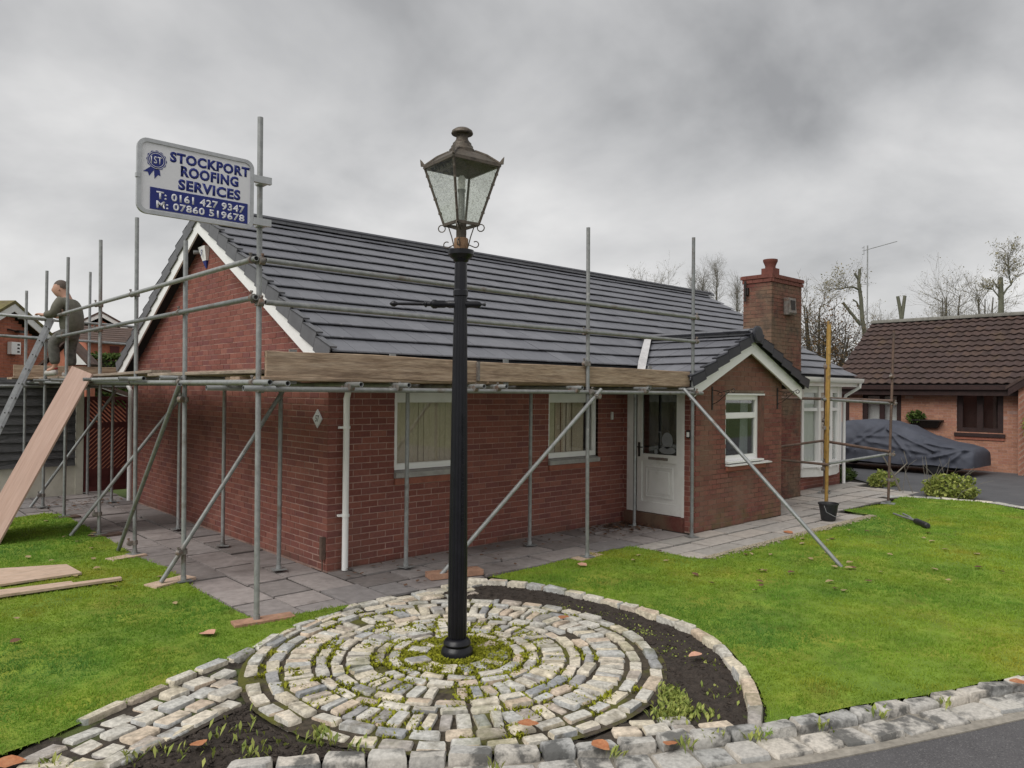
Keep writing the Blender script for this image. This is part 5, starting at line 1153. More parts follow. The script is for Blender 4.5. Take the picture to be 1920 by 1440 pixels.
pel = jt(-.06, 0, 2.93, .11); sp1 = jt(-.08, 0, 3.10, .12, pel); ch = jt(-.05, 0, 3.32, .135, sp1); nb = jt(.0, 0, 3.47, .075, ch); nk = jt(.045, 0, 3.515, .095, nb); hd_ = jt(.10, 0, 3.57, .13, nk); h2 = jt(.12, 0, 3.655, .14, hd_); h3 = jt(.115, 0, 3.745, .085, h2)
jaw = jt(.18, 0, 3.53, .055, hd_); nose = jt(.24, 0, 3.585, .018, hd_)
for s in (1, -1):
    sh = jt(.01, .17*s, 3.42, .062, ch); el_ = jt(.07, .22*s, 3.19, .045, sh); wr = jt(.27, .19*s, 3.175, .028, el_); ha = jt(.33, .185*s, 3.185, .033, wr)
    for q in range(4): a = jt(.375, (.185+.018*(q-1.5))*s, 3.20-.003*q, .0095, ha); b = jt(.392, (.185+.018*(q-1.5))*s, 3.165, .008, a)
    a = jt(.335, (.145)*s, 3.185, .010, ha)
    ki, ai = ((.15, .13*s, 2.78), (.10, .13*s, 2.33)) if s > 0 else ((.02, .11*s, 2.64), (-.03, .11*s, 2.31))
    hp = jt(-.05, .10*s, 2.88, .085, pel); kn = jt(*ki, .06, hp); an = jt(*ai, .042, kn); to = jt(ai[0]+.14, ai[1], ai[2]-.06, .035, an)
body = skin_mesh(P_, E_, R2); body.materials.append(MT['skin'])
for v in body.vertices: v.co -= Vector((PB.x, PB.y, 2.25))
man = bpy.data.objects.new('person', body); COL.objects.link(man); man.location = (PB.x, PB.y, 2.25); ORG[man.name] = Vector((PB.x, PB.y, 2.25))
tag(man, 'workman in a grey-green sweater on the scaffold lift, looking down at the rail', 'person')
def wear(name, pts, edges, rad, mat, sub=2):
    me = skin_mesh([Q(*p) for p in pts], edges, rad, sub); me.materials.append(MT[mat])
    for v in me.vertices: v.co -= ORG[man.name]
    o = bpy.data.objects.new(name, me); COL.objects.link(o); o.parent = man; return o
wear('sweater', [(-.075, 0, 2.84), (-.10, 0, 3.10), (-.075, 0, 3.33), (.03, 0, 3.53), (.02, .17, 3.42), (.075, .225, 3.19), (.25, .195, 3.18), (.02, -.17, 3.42), (.075, -.225, 3.19), (.25, -.195, 3.18)],
     [(0, 1), (1, 2), (2, 3), (2, 4), (4, 5), (5, 6), (2, 7), (7, 8), (8, 9)], [.215, .225, .215, .10, .12, .08, .06, .12, .09, .06], 'sweater')
wear('trousers', [(-.06, 0, 3.06), (-.055, 0, 2.90), (-.04, .10, 2.86), (.15, .13, 2.77), (.10, .13, 2.37), (-.04, -.10, 2.84), (.02, -.11, 2.64), (-.03, -.11, 2.35)], [(0, 1), (1, 2), (2, 3), (3, 4), (1, 5), (5, 6), (6, 7)], [.15, .15, .125, .10, .08, .125, .10, .08], 'trouser')
for s, (f, z) in ((1, (.11, 2.262)), (-1, (-.03, 2.245))):
    wear('shoe', [(f-.05, .12*s, z), (f+.04, .12*s, z-.01), (f+.17, .12*s, z-.02)], [(0, 1), (1, 2)], [.055, .055, .045], 'shoe'); wear('sock', [(f, .12*s, z+.03), (f, .12*s, z+.09)], [(0, 1)], [.05, .05], 'redshoe')
hm = MB(); fw_ = (FD*.92-Vector((0, 0, .38))).normalized(); up_ = FD*.38+Vector((0, 0, .92)); hc = Q(.11, 0, 3.64); nu, nv = 24, 14; hv = []; hf = []
for i in range(nv+1):
    th = PI*i/nv
    for k in range(nu):
        ph = 2*PI*k/nu; d = up_*math.cos(th)+(fw_*math.cos(ph)+SD*math.sin(ph))*math.sin(th); a_, b_, c_ = d.dot(fw_), d.dot(SD), d.dot(up_)
        hv.append((hc+fw_*a_*.120+SD*b_*.098+up_*c_*.128-fw_*.010, c_ > .36 if a_ > .25 else (c_ > .05 if a_ > -.25 else c_ > -.55)))
for i in range(nv):
    for k in range(nu):
        q = (i*nu+k, i*nu+(k+1) % nu, (i+1)*nu+(k+1) % nu, (i+1)*nu+k)
        if all(hv[j][1] for j in q): hf.append(q)
hm.add([p for p, _ in hv], hf); hm.build('hair', MT['hair'], man, smooth=True)
for s in (1, -1): wear('ear', [(.08, .095*s, 3.61), (.08, .098*s, 3.58)], [(0, 1)], [.02, .014], 'skin', 1)
wear('eyebrow', [(.205, .035, 3.65), (.205, .055, 3.648)], [(0, 1)], [.008, .006], 'hair', 1)
# ---------------------------------------------------------------- bucket, hand tool, yellow and rusty pole frame
MT['plastic'] = mk('black_plastic', [(0.014, 0.015, 0.017), (0.03, 0.03, 0.032)], nscale=10, namt=.2, rough=.45)
bk = thing('bucket', 'black plastic bucket on the paving at the foot of the yellow pole', 'bucket', (7.86, -2.14, 0))
m = MB(); m.lathe([(0, .004), (.105, .004), (.112, .02), (.148, .26), (.160, .262), (.160, .285), (.150, .285), (.138, .25), (.105, .03), (0, .03)], (7.86, -2.14, 0), 28); m.build('shell', MT['plastic'], bk, auto=40)
m = MB(); m.tube([(7.86-.155+.02*0, -2.14, .255), (7.86-.20, -2.20, .16), (7.86-.12, -2.31, .09), (7.86+.03, -2.31, .10), (7.86+.14, -2.22, .18), (7.86+.155, -2.14, .255)], .004, 6); m.build('handle', MT['galv'], bk)
tl = thing('hand_tool', 'pale metal pronged hand tool with a dark ribbed grip on the lawn', 'tool', (8.6, -3.2, 0))
pA, pB = Vector((9.10, -2.76, .06)), Vector((8.16, -3.55, .06)); dt = (pB-pA).normalized(); pn = Vector((-dt.y, dt.x, 0)); LT = (pB-pA).length
m = MB(); m.lathe([(0, 0), (.042, 0), (.048, .02)]+[(.043+.006*(i % 2), .02+.40*i/12) for i in range(1, 12)]+[(.045, .44), (.03, .455), (0, .455)], pA+dt*(LT-.5), 14, ax=(pn, Vector((0, 0, 1)), dt)); m.build('grip', MT['plastic'], tl, auto=40)
for s in (1, -1):
    m = MB(); m.tube([pA+pn*.075*s, pA+dt*.32+pn*.055*s, pA+dt*.48+pn*.02*s, pA+dt*(LT-.49)], [.016, .018, .018, .014], 8); m.build('prong', MT['galv'], tl, auto=50)
yf = thing('pole_frame', 'rusty tube frame with one yellow pole around the bow window corner', 'scaffolding', (8.95, -1.60, 0))
def yt(name, p, q, mat, r=TR): return st(name, p, q, r, mat, yf)
yt('yellow_pole', (8.95, -1.60, .01), (9.045, -1.60, 3.30), 'yellow', .031); yt('yellow_pole', (8.985, -1.565, .9), (9.06, -1.57, 3.36), 'yellow', .024)
yt('rusty_pole', (10.56, -2.04, .01), (10.79, -2.04, 3.27), 'rust'); yt('rusty_pole', (11.14, -.55, .01), (11.20, -.53, 2.6), 'rust')
yt('rail', (7.9, -.60, 1.985), (11.3, -.52, 1.95), 'rust', .028); yt('rail', (8.9, -1.54, 1.96), (10.70, -2.0, 1.89), 'galv'); yt('rail', (11.17, -.52, 1.965), (10.65, -2.1, 1.93), 'rust', .03)
yt('rail', (8.95, -1.55, .80), (10.66, -2.0, .93), 'galv'); yt('rail', (7.9, -.62, 1.02), (11.2, -.60, 1.10), 'rust'); yt('rail', (11.15, -.5, 1.08), (10.6, -2.05, .98), 'rust', .028); yt('rail', (8.95, -1.62, .80), (7.9, -.75, .93), 'rust', .022)
for x, y, z, s in ((8.97, -1.6, .32, 0), (8.98, -1.6, .80, 0), (9.0, -1.6, 1.45, 30), (9.02, -1.6, 1.96, 0), (9.03, -1.6, 2.55, 20), (10.63, -2.04, .93, 180), (10.7, -2.04, 1.89, 180), (10.60, -2.04, .45, 180), (10.74, -2.04, 2.4, 90), (11.16, -.54, 1.06, 200), (11.18, -.54, 1.96, 200), (11.15, -.54, .5, 90), (11.17, -.54, 1.5, 90)):
    o = inst('coupler', CPL, (x, y, z), (0, 0, math.radians(s)), (1.05, 1.05, 1.05), yf)
for x, y in ((10.56, -2.04), (11.14, -.55)): inst('base_plate', PLM, (x, y, .01), (0, 0, .3), (1.6, 1.6, 1), yf)
# ---------------------------------------------------------------- west side: rendered wall with boards, trellis gate, houses beyond
MT['render'] = mk('cream_render', [(0.52, 0.50, 0.42), (0.60, 0.58, 0.50)], nscale=2, namt=.12, rough=.9, dirt=((.30, .28, .21), 2.2, .5, .7, .6, .0, .35))
MT['sleeper'] = mk('dark_stained_board', [(0.040, 0.040, 0.043), (0.095, 0.094, 0.096), (0.065, 0.065, 0.07)], nscale=3, namt=.35, rough=.85, bump=.006, bscale=9, stretch=(1, 1, 7))
MT['maroon'] = mk('maroon_paint', [(0.075, 0.016, 0.016), (0.115, 0.027, 0.025)], nscale=6, namt=.2, rough=.6)
FY = 8.62
fence = thing('boarded_wall', 'cream rendered wall topped with dark wavy edged boards beside the maroon gate', 'fence', (-1.9, FY, 0))
m = MB(); m.box(-5.2, -.62, FY, FY+.2, -.1, .585); m.build('render_base', MT['render'], fence)
m = MB(); m.box(-.619, -.49, FY-.03, FY+.22, -.1, 1.98); m.build('render_pillar', MT['render'], fence)
z = .59; k = 0
while z < 2.08:
    h = random.uniform(.15, .19); m = MB(); n = 16; top = [(x, z+h+.025*noise.noise((x*1.9, z*7, 2))+.012*noise.noise((x*6, z*3, 7))) for x in np.linspace(-5.2, -.63, n)]; bot = [(x, z-.03) for x in np.linspace(-5.2, -.63, n)][::-1]
    wav = [(x, z-.03+.022*noise.noise((x*1.7, z*11, 5))) for x in np.linspace(-5.2, -.63, n)][::-1]
    m.prism([Vector((a, FY-.01-.022*0, b)) for a, b in top+wav], (0, .022, 0))
    for i in range(len(m.v)):      # feathered overlap: lower edge stands proud
        x, y, zz_ = m.v[i]; m.v[i] = (x, y-.045*max(0, min(1, (z+h-zz_)/h)), zz_)
    m.build('board', MT['sleeper'], fence); z += h-.005
m = MB(); m.box(-5.2, -.63, FY-.07, FY+.05, 2.085, 2.125); m.build('cap_rail', MT['sleeper'], fence)
gate = thing('trellis_gate', 'maroon wooden gate with diagonal slats between the pillar and the bungalow', 'gate', (-.08, FY, 0))
g0, g1 = -.48, .33
for q in ((g0, g0+.09, .03, 1.87), (g1-.06, g1, .03, 1.87)): m = MB(); m.box(q[0], q[1], FY-.02, FY+.05, q[2], q[3]); m.build('upright', MT['maroon'], gate)
for z0, z1 in ((1.80, 1.875), (1.26, 1.37), (.33, .46), (.03, .13)): m = MB(); m.box(g0+.091, g1-.061, FY-.015, FY+.045, z0, z1); m.build('rail', MT['maroon'], gate)
m = MB(); m.box(g0+.091, g1-.061, FY+.0, FY+.02, .131, .329); m.build('kick_panel', MT['maroon'], gate)
def clipslats(x0, x1, z0, z1, sgn, step, w, dep, par):
    # diagonal slats clipped to a rectangle
    c = (x0+x1)/2; L = (x1-x0)+(z1-z0); s = -L/2
    while s < L/2:
        pts = []
        base = [(s, 0), (s+w, 0)]
        poly = [(x0-2, (sgn*((x0-2)-c-s))+ (z0+z1)/2), (x1+2, sgn*((x1+2)-c-s)+(z0+z1)/2), (x1+2, sgn*((x1+2)-c-s)+(z0+z1)/2+w*1.414), (x0-2, sgn*((x0-2)-c-s)+(z0+z1)/2+w*1.414)]
        for ax, v, keep in ((0, x0, 1), (0, x1, -1), (1, z0, 1), (1, z1, -1)):
            new = []
            for i in range(len(poly)):
                a, b = poly[i], poly[(i+1) % len(poly)]; da, db = (a[ax]-v)*keep, (b[ax]-v)*keep
                if da >= 0: new.append(a)
                if da*db < 0: t = da/(da-db); new.append((a[0]+(b[0]-a[0])*t, a[1]+(b[1]-a[1])*t))
            poly = new
            if not poly: break
        if len(poly) >= 3: m = MB(); m.prism([Vector((a, FY+dep, b)) for a, b in poly], (0, .014, 0)); m.build('slat', MT['maroon'], par)
        s += step
clipslats(g0+.091, g1-.061, 1.37, 1.80, -1, .085, .035, .01, gate); clipslats(g0+.091, g1-.061, .46, 1.26, 1, .085, .038, -.012, gate); clipslats(g0+.091, g1-.061, .46, 1.26, 1, .085, .038, -.012+.03, gate)
MT['roofbrown'] = mk('brown_roof', [(0.075, 0.05, 0.042), (0.105, 0.07, 0.055)], nscale=2, namt=.3, rough=.85); MT['mossroof'] = mk('mossy_roof_edge', [(0.12, 0.095, 0.055), (0.16, 0.15, 0.05)], nscale=3, namt=.35, rough=.95)
MT['brickfar'] = mk('brick_neighbour', [(0.36, 0.125, 0.075), (0.44, 0.17, 0.105), (0.40, 0.14, 0.09)], rnd=True, nscale=4, namt=.2, rough=.9)
def gable_house(name, label, cat, A, ang, pitch, w, depth, zb=-.1, over=.3, brick='brickfar', roofm='roofbrown', real_bricks=False, barge_h=.22):
    A = Vector(A); u = Vector((math.cos(ang), math.sin(ang), 0)); nrm_ = Vector((u.y, -u.x, 0))
    if nrm_.dot(CAM-A) < 0: nrm_ = -nrm_
    t = math.tan(pitch); base = Vector((A.x, A.y, 0)); h = thing(name, label, cat, base)
    def pt(s, d, z): return base+u*s+nrm_*d+Vector((0, 0, z))
    za = A.z
    m = MB(); m.prism([pt(-w, -.22, zb), pt(w, -.22, zb), pt(w, -.22, za-.3-w*t), pt(0, -.22, za-.3), pt(-w, -.22, za-.3-w*t)], -nrm_*depth); m.build('wall', MT['mortar'] if real_bricks else MT[brick], h)
    if real_bricks:
        m = MB(); k = 0; z = 1.2
        while z < za-.35:
            s = -w+(.1125 if k % 2 else 0)
            while s < w:
                e = s+.215
                if max(abs(s), abs(e)) < w+.01 and z+.03 < za-.3-min(abs(s), abs(e))*t: m.prism([pt(s, -.215, z), pt(e, -.215, z), pt(e, -.215, z+.065), pt(s, -.215, z+.065)], nrm_*random.uniform(.004, .008))
                s += .225
            z += .075; k += 1
        m.build('brickwork', MT[brick], h, kind='stuff')
    for s in (-1, 1):
        m = MB(); e = w+over; m.prism([pt(0, -.02, za), pt(s*e, -.02, za-e*t), pt(s*e, -.02, za-e*t-barge_h), pt(0, -.02, za-barge_h)], nrm_*.03); m.build('bargeboard', MT['upvc_dull'], h)
        m = MB(); m.prism([pt(0, .03, za+.06), pt(s*(e+.05), .03, za+.06-(e+.05)*t), pt(s*(e+.05), .03, za-.02-(e+.05)*t), pt(0, .03, za-.02)], -nrm_*(depth+.4)); m.build('roof', MT[roofm], h)
    return h, pt
lh, lpt = gable_house('brick_house', 'red brick gable with white bargeboards behind the boarded wall', 'house', (-.66, 14.81, 4.17), math.radians(38), math.radians(31), 2.45, 7, real_bricks=True, roofm='mossroof')
uL = Vector((math.cos(math.radians(38)), math.sin(math.radians(38)), 0)); nL = Vector((uL.y, -uL.x, 0)); A_ = Vector((-.66, 14.81, 0))
def lp(s, d, z): return A_+uL*s+nL*d+Vector((0, 0, z))
ab = thing('alarm_box', 'cream alarm box on the red brick gable above the boarded wall', 'alarm box', lp(.17, -.2, 2.95))
m = MB(); m.obox(lp(.15, -.13, 3.03), uL*.145, nL*.06, (0, 0, .155)); m.build('case', MT['upvc'], ab)
m = MB()
for j in range(3): m.obox(lp(.22, -.068, 2.94+.09*j), uL*.035, nL*.003, (0, 0, .02))
m.build('sounder_slots', MT['iron'], ab)
fl = thing('floodlight', 'small black floodlight under the peak of the red brick gable', 'light', lp(.25, -.2, 3.45))
m = MB(); m.obox(lp(.28, -.08, 3.46), uL*.11, nL*.07, (0, 0, .03)); m.tube([lp(.0, -.19, 3.5), lp(.2, -.09, 3.46)], .02, 8); m.build('housing', MT['iron'], fl)
m = MB(); m.obox(lp(.30, -.07, 3.427), uL*.075, nL*.05, (0, 0, .003)); m.build('lens', MT['signframe'], fl)
oh, opt_ = gable_house('outhouse', 'low orange brick outhouse gable seen over the trellis gate', 'outhouse', (.16, 10.4, 2.12), math.radians(-8), math.radians(21), .95, 1.6, over=.06, barge_h=.05)
rh, rpt = gable_house('house', 'distant red brick house with a low brown gable over a clipped hedge', 'house', (3.96, 25.49, 5.05), math.radians(-16), math.radians(30), 3.2, 7, over=.35, barge_h=.18)
for s in (-.75, -.35):
    m = MB(); m.prism([rpt(s-.16, -.2, 3.32), rpt(s+.16, -.2, 3.32), rpt(s+.16, -.2, 3.68), rpt(s-.16, -.2, 3.68)], Vector((-.2, -.98, 0))*.06); w_ = m.build('window', MT['maroon'], rh)
m = MB(); m.prism([rpt(-.25, -.2, 4.02), rpt(-.19, -.2, 4.02), rpt(-.19, -.2, 4.1), rpt(-.25, -.2, 4.1)], Vector((-.2, -.98, 0))*.08); m.build('wall_light', MT['upvc'], rh)
ex = thing('house', 'distant brick extension with a brown tiled lean-to roof beside the gable verge', 'house', (4.0, 22.2, 0))
m = MB(); m.box(2.7, 7.0, 22.2, 25.0, -.1, 3.72); m.build('wall', MT['brickfar'], ex)
m = MB()
for k in range(7): m.hexa([(2.5+.06*k, 21.95+.35*k, 3.66+.1*k), (7.3, 21.95+.35*k, 3.66+.1*k), (7.3, 22.34+.35*k, 3.76+.1*k), (2.5+.06*k, 22.34+.35*k, 3.76+.1*k), (2.5+.06*k, 21.95+.35*k, 3.71+.1*k), (7.3, 21.95+.35*k, 3.71+.1*k), (7.3, 22.34+.35*k, 3.80+.1*k), (2.5+.06*k, 22.34+.35*k, 3.80+.1*k)])
m.build('roof', MT['roofbrown'], ex)
m = MB(); m.box(3.45, 3.75, 22.16, 22.21, 3.0, 3.55); m.build('window', MT['maroon'], ex)
gt = thing('garage', 'garage roof end with white bargeboard beyond the scaffold boards', 'garage', (.2, 13.9, 0))
gd = Vector((.74, -.68, 0)); m = MB(); a_ = Vector((.30, 13.95, 3.20))
m.prism([a_, a_+gd*.55+Vector((0, 0, -.58)), a_+gd*.1+Vector((0, 0, -.58)), a_+Vector((0, 0, -.3))], Vector((.68, .74, 0))*.04); m.build('bargeboard', MT['upvc_dull'], gt)
m = MB(); m.prism([a_+Vector((0, 0, .07)), a_+gd*.62+Vector((0, 0, -.56)), a_+gd*.58+Vector((0, 0, -.62)), a_+Vector((0, 0, .0))], Vector((.68, .74, 0))*.5); m.prism([a_+Vector((0, 0, .07)), a_-gd*.9+Vector((0, 0, -.8)), a_-gd*.9+Vector((0, 0, -.87)), a_], Vector((.68, .74, 0))*.5); m.build('roof', MT['roofbrown'], gt)
m = MB(); m.prism([a_+Vector((.05, .06, -.1)), a_+gd*.5+Vector((.05, .06, -.6)), a_+gd*.5+Vector((.05, .06, -3.2)), a_-gd*.9+Vector((.05, .06, -3.2)), a_-gd*.9+Vector((.05, .06, -.95))], Vector((.68, .74, 0))*.4); m.build('wall', MT['brickfar'], gt)
# ---------------------------------------------------------------- foliage helpers
MT['leafg'] = mk('hedge_leaf', [(0.035, 0.065, 0.012), (0.06, 0.10, 0.018), (0.10, 0.145, 0.025)], rnd=True, nscale=3, namt=.3, rough=.7, transl=.25)
MT['leafy'] = mk('shrub_leaf_lime', [(0.15, 0.20, 0.04), (0.27, 0.32, 0.07), (0.38, 0.40, 0.11)], rnd=True, nscale=5, namt=.25, rough=.7, transl=.25)
MT['leafb'] = mk('brown_autumn_leaf', [(0.10, 0.055, 0.025), (0.17, 0.10, 0.04), (0.085, 0.075, 0.03)], rnd=True, nscale=5, namt=.25, rough=.8, transl=.2)
MT['leafp'] = mk('pale_autumn_leaf', [(0.24, 0.21, 0.11), (0.16, 0.15, 0.075), (0.30, 0.25, 0.13)], rnd=True, nscale=5, namt=.25, rough=.8, transl=.2)
MT['bark'] = mk('bark', [(0.065, 0.058, 0.045), (0.115, 0.105, 0.082)], nscale=4, namt=.3, rough=.95); MT['barkgreen'] = mk('mossy_bark', [(0.10, 0.10, 0.075), (0.15, 0.15, 0.11)], nscale=1.5, namt=.25, rough=.95)
MT['twig'] = mk('twig', [(0.15, 0.135, 0.115), (0.20, 0.185, 0.155)], nscale=2, namt=.2, rough=.95); MT['twigdark'] = mk('dark_twig', [(0.06, 0.05, 0.04), (0.10, 0.085, 0.065)], nscale=2, namt=.2, rough=.95)
def leaf_cloud(name, pts, size, mat, seed, parent=None, **kw):
    r = np.random.default_rng(seed); pts = np.asarray(pts); n = len(pts); d1 = r.normal(size=(n, 3)); d1 /= np.linalg.norm(d1, axis=1)[:, None]; d2 = np.cross(d1, r.normal(size=(n, 3))); d2 /= np.linalg.norm(d2, axis=1)[:, None]
    s = size*r.uniform(.6, 1.3, n)[:, None]; v = np.stack([pts-d1*s, pts+d2*s*.5, pts+d1*s, pts-d2*s*.5], 1).reshape(-1, 3)
    if parent is not None: v = v-np.array(ORG[parent.name])
    return mesh_np(name, v, np.arange(4*n).reshape(-1, 4), MT[mat], parent=parent, **kw)
def blob_pts(c, rad, n, seed, shell=.55, lump=.3):
    r = np.random.default_rng(seed); d = r.normal(size=(n, 3)); d /= np.linalg.norm(d, axis=1)[:, None]; q = r.uniform(shell, 1, n)**.8
    w = np.array([1+lump*noise.noise(Vector(x)*2.3+Vector((seed, 0, 0))) for x in d]); p = d*(q*w)[:, None]*np.array(rad); p = p[p[:, 2] > -rad[2]*.75]; return p+np.array(c)
def bush(name, label, cat, c, rad, n, size, mat, seed, group=None, stems=5):
    b = thing(name, label, cat, (c[0], c[1], 0), group); leaf_cloud('foliage', blob_pts(c, rad, n, seed), size, mat, seed, b)
    m = MB(); r = random.Random(seed)
    for _ in range(stems): a = r.uniform(0, 2*PI); m.tube([(c[0]+.1*rad[0]*math.cos(a), c[1]+.1*rad[1]*math.sin(a), 0), (c[0]+.6*rad[0]*math.cos(a), c[1]+.6*rad[1]*math.sin(a), c[2]+rad[2]*.5)], [.012, .006], 5)
    m.build('stem', MT['bark'], b); return b
# clipped hedge far left
hg = thing('hedge', 'clipped green hedge below the distant red brick house', 'hedge', (1.7, 16.8, 0)); r = np.random.default_rng(4); n = 16000
q = np.stack([r.uniform(.4, 4.2, n), r.uniform(16.6, 17.6, n), r.uniform(.2, 2.98, n)], 1); f_ = r.integers(0, 3, n); q[f_ == 0, 1] = 16.6+r.normal(0, .05, (f_ == 0).sum()); q[f_ == 1, 2] = 2.98+r.normal(0, .035, (f_ == 1).sum())
leaf_cloud('foliage', q, .055, 'leafg', 8, hg); m = MB(); m.box(.5, 4.1, 16.75, 17.5, 0, 2.85); m.build('inner_twigs', MT['bark'], hg)
bush('conifer_shrub', 'dark green conifer shrub behind the outhouse coping', 'shrub', (1.75, 14.0, 1.0), (.8, .6, 1.15), 4000, .05, 'leafg', 21)
# ---------------------------------------------------------------- east side: neighbour, covered car, planting
nb_ = thing('neighbour_bungalow', 'orange brick bungalow with a brown pantiled roof and dark brown windows', 'bungalow', (19.2, -1, 0))
NX, NE, NEZ, NS = 19.2, 18.88, 2.37, .678; NR = 22.0; nw = Wall('x', NX, -1)
WR, WL_ = (-1.70, -.57, 1.02, 2.20), (.90, 2.02, 1.10, 2.15)
nwall = wall_panel('wall', nw, -2.35, 2.72, -.1, 2.30, [WR, WL_], 'mortar', nb_)
m = MB()
for b in lay_bricks(-2.35, 2.72, .0, 2.28, [WR, WL_]): nw.box(m, b[0], b[1], -.03, random.gauss(0, .002), b[2], b[3])
m.build('brickwork', MT['brick_orange'], nwall, kind='stuff')
m = MB(); m.prism([(19.25, 2.72, -.1), (24.7, 2.72, -.1), (24.7, 2.72, 2.3), (NR, 2.72, 4.3), (19.25, 2.72, 2.3)], (0, -.2, 0)); m.box(19.25, 24.7, -8, -7.8, -.1, 2.3); m.build('gable_wall', MT['brick_orange'], nb_)
def nz(x): return NEZ+NS*((x if x < NR else 2*NR-x)-NE)
MT['pantile'] = mk('brown_pantile', [(0.048, 0.032, 0.028), (0.068, 0.043, 0.037), (0.058, 0.039, 0.036), (0.08, 0.05, 0.038)], rnd=True, nscale=2.5, namt=.3, rough=.85, bump=.003, bscale=60, dirt=((.11, .075, .04), 1.3, .56, .7, .5))
def pantile():
    m = MB(); n = 8; w = .2375; vs = []; prof = [(-w/2+w*i/n, .018*math.cos(2*PI*i/n)) for i in range(n+1)]; L = .36
    for y in (0, L):
        for dz in (0, -.022): vs += [(x, y, z+dz) for x, z in prof]
    k = n+1; fs = [(i, i+1, 2*k+i+1, 2*k+i) for i in range(n)]+[(k+i+1, k+i, 3*k+i, 3*k+i+1) for i in range(n)]+[(i+1, i, k+i, k+i+1) for i in range(n)]
    m.add(vs, fs); me = m.mesh('pantile', MT['pantile'], smooth=True); m.fix(me); me.set_sharp_from_angle(angle=math.radians(40)); return me
PT = pantile(); nroof = MB(); nroof.prism([(NE+.05, 2.85, nz(NE+.05)-.06), (NR, 2.85, nz(NR)-.06), (2*NR-NE, 2.85, NEZ-.06), (2*NR-NE, 2.85, NEZ-.12), (NR, 2.85, nz(NR)-.14), (NE+.05, 2.85, nz(NE)-.10)], (0, -10.6, 0)); nroof = nroof.build('roof', MT['under'], nb_)
gx = .2385; nt_ = math.atan(NS)-math.asin(.045/(gx*math.hypot(1, NS))); lst = []
for k in range(13):
    x = NE+k*gx
    for j in range(44):
        y = 2.74-.2355*j
        if (x-.0, y) and y < -7.5: continue
        lst.append(Vector((x, y, nz(x)+.03)))
lst.sort(key=lambda p: (0 if seen(p, .03) else 1000)+(p-CAM).length); rs = MB(); E3 = None
from mathutils import Euler
ER = Euler((nt_, 0, -PI/2)); EM = ER.to_matrix().to_4x4()
for i, p in enumerate(lst):
    if i < 300: inst('pantile', PT, p, ER, (1, 1, 1), nroof)
    else: M = Matrix.Translation(p) @ EM; rs.add([M @ v.co for v in PT.vertices], [tuple(f.vertices) for f in PT.polygons])
rs.build('distant_tiles', MT['pantile'], nroof, kind='stuff', auto=40)
MT['ridgegrey'] = mk('grey_ridge', [(0.12, 0.115, 0.10), (0.17, 0.165, 0.145)], nscale=3, namt=.25, rough=.9)
m = MB(); rl = .45; y = 2.88
RM2 = RM.copy(); RM2.materials[0] = MT['ridgegrey']
while y > -5.5: inst('ridge_tile', RM2, (NR, y-.223, nz(NR)-.03), (0, 0, PI/2), (1, 1, 1), nroof); y -= .4515
MT['dkbrown'] = mk('dark_brown_frame', [(0.022, 0.012, 0.011), (0.04, 0.02, 0.018)], nscale=6, namt=.2, rough=.5)
m = MB(); m.box(NE-.10, NE+.0, -2.2, 2.85, 2.21, 2.30); m.build('gutter', MT['dkbrown'], nb_); m = MB(); m.box(NE-.02, NE+.03, -2.2, 2.85, 2.05, 2.34); m.box(NE+.03, NX, -2.2, 2.8, 2.06, 2.09); m.build('fascia', MT['dkbrown'], nb_)
for (a, b, c, d), pm in ((WR, 0), (WL_, 1)):
    f = window(nw, a, b, c, d, mull=((a+b)/2,), fr=.13, pane='glass', name='window', mat='dkbrown', parent=nb_, rec=.04)
    m = MB(); nw.box(m, a+.02, b-.02, -.26, -.25, c, d); m.build('curtain', MT['net'] if pm else MT['dkbrown'], f)
    m = MB(); nw.box(m, a-.05, b+.05, -.04, .06, c-.10, c-.002); m.build('sill', MT['dkbrown'], f); m = MB(); nw.box(m, a-.04, b+.04, -.02, .03, c-.18, c-.11); m.build('tile_sill', MT['tile_red'], f)
m = MB(); nw.box(m, 2.42, 2.60, .0, .03, .0, 2.05); m.build('door_frame', MT['dkbrown'], nb_)
m = MB(); m.prism([(18.75, -2.15, -.1), (18.75, -8.0, -.1), (18.75, -8, 2.25), (18.75, -5.05, 4.2), (18.75, -2.15, 2.25)], (.2, 0, 0)); m.build('wing_wall', MT['brick_orange'], nb_)
m = MB(); m.prism([(18.62, -1.95, 2.28), (18.62, -5.05, 4.38), (18.62, -5.05, 4.16), (18.62, -1.95, 2.06)], (.04, 0, 0)); m.build('wing_bargeboard', MT['dkbrown'], nb_)
m = MB(); m.prism([(18.6, -1.9, 2.30), (18.6, -5.05, 4.44), (18.6, -5.05, 4.36), (18.6, -1.9, 2.22)], (3.5, 0, 0)); m.build('wing_roof', MT['pantile'], nb_)
tr_ = thing('garden_trellis', 'pale diagonal trellis panel with a climber at the brick wing', 'trellis', (18.7, -2.4, 0)); z = -2.0
while z < 2.0:
    for sg in (1,):
        a, b = max(0, -z), min(1.0, 2.1-z)
        if b > a+.05: m = MB(); m.beam((18.68, -2.18-a, z+a), (18.68, -2.18-b, z+b), .012, .03, (1, 0, 0)); m.build('slat', MT['kerbstrip'], tr_)
    z += .16
leaf_cloud('climber', blob_pts((18.6, -2.75, 1.25), (.15, .45, .55), 900, 31, shell=.2), .06, 'leafy', 31, tr_)
pl = thing('wall_planter', 'dark trough planter with a leafy plant on the orange brick wall', 'planter', (19.05, .15, 1.2))
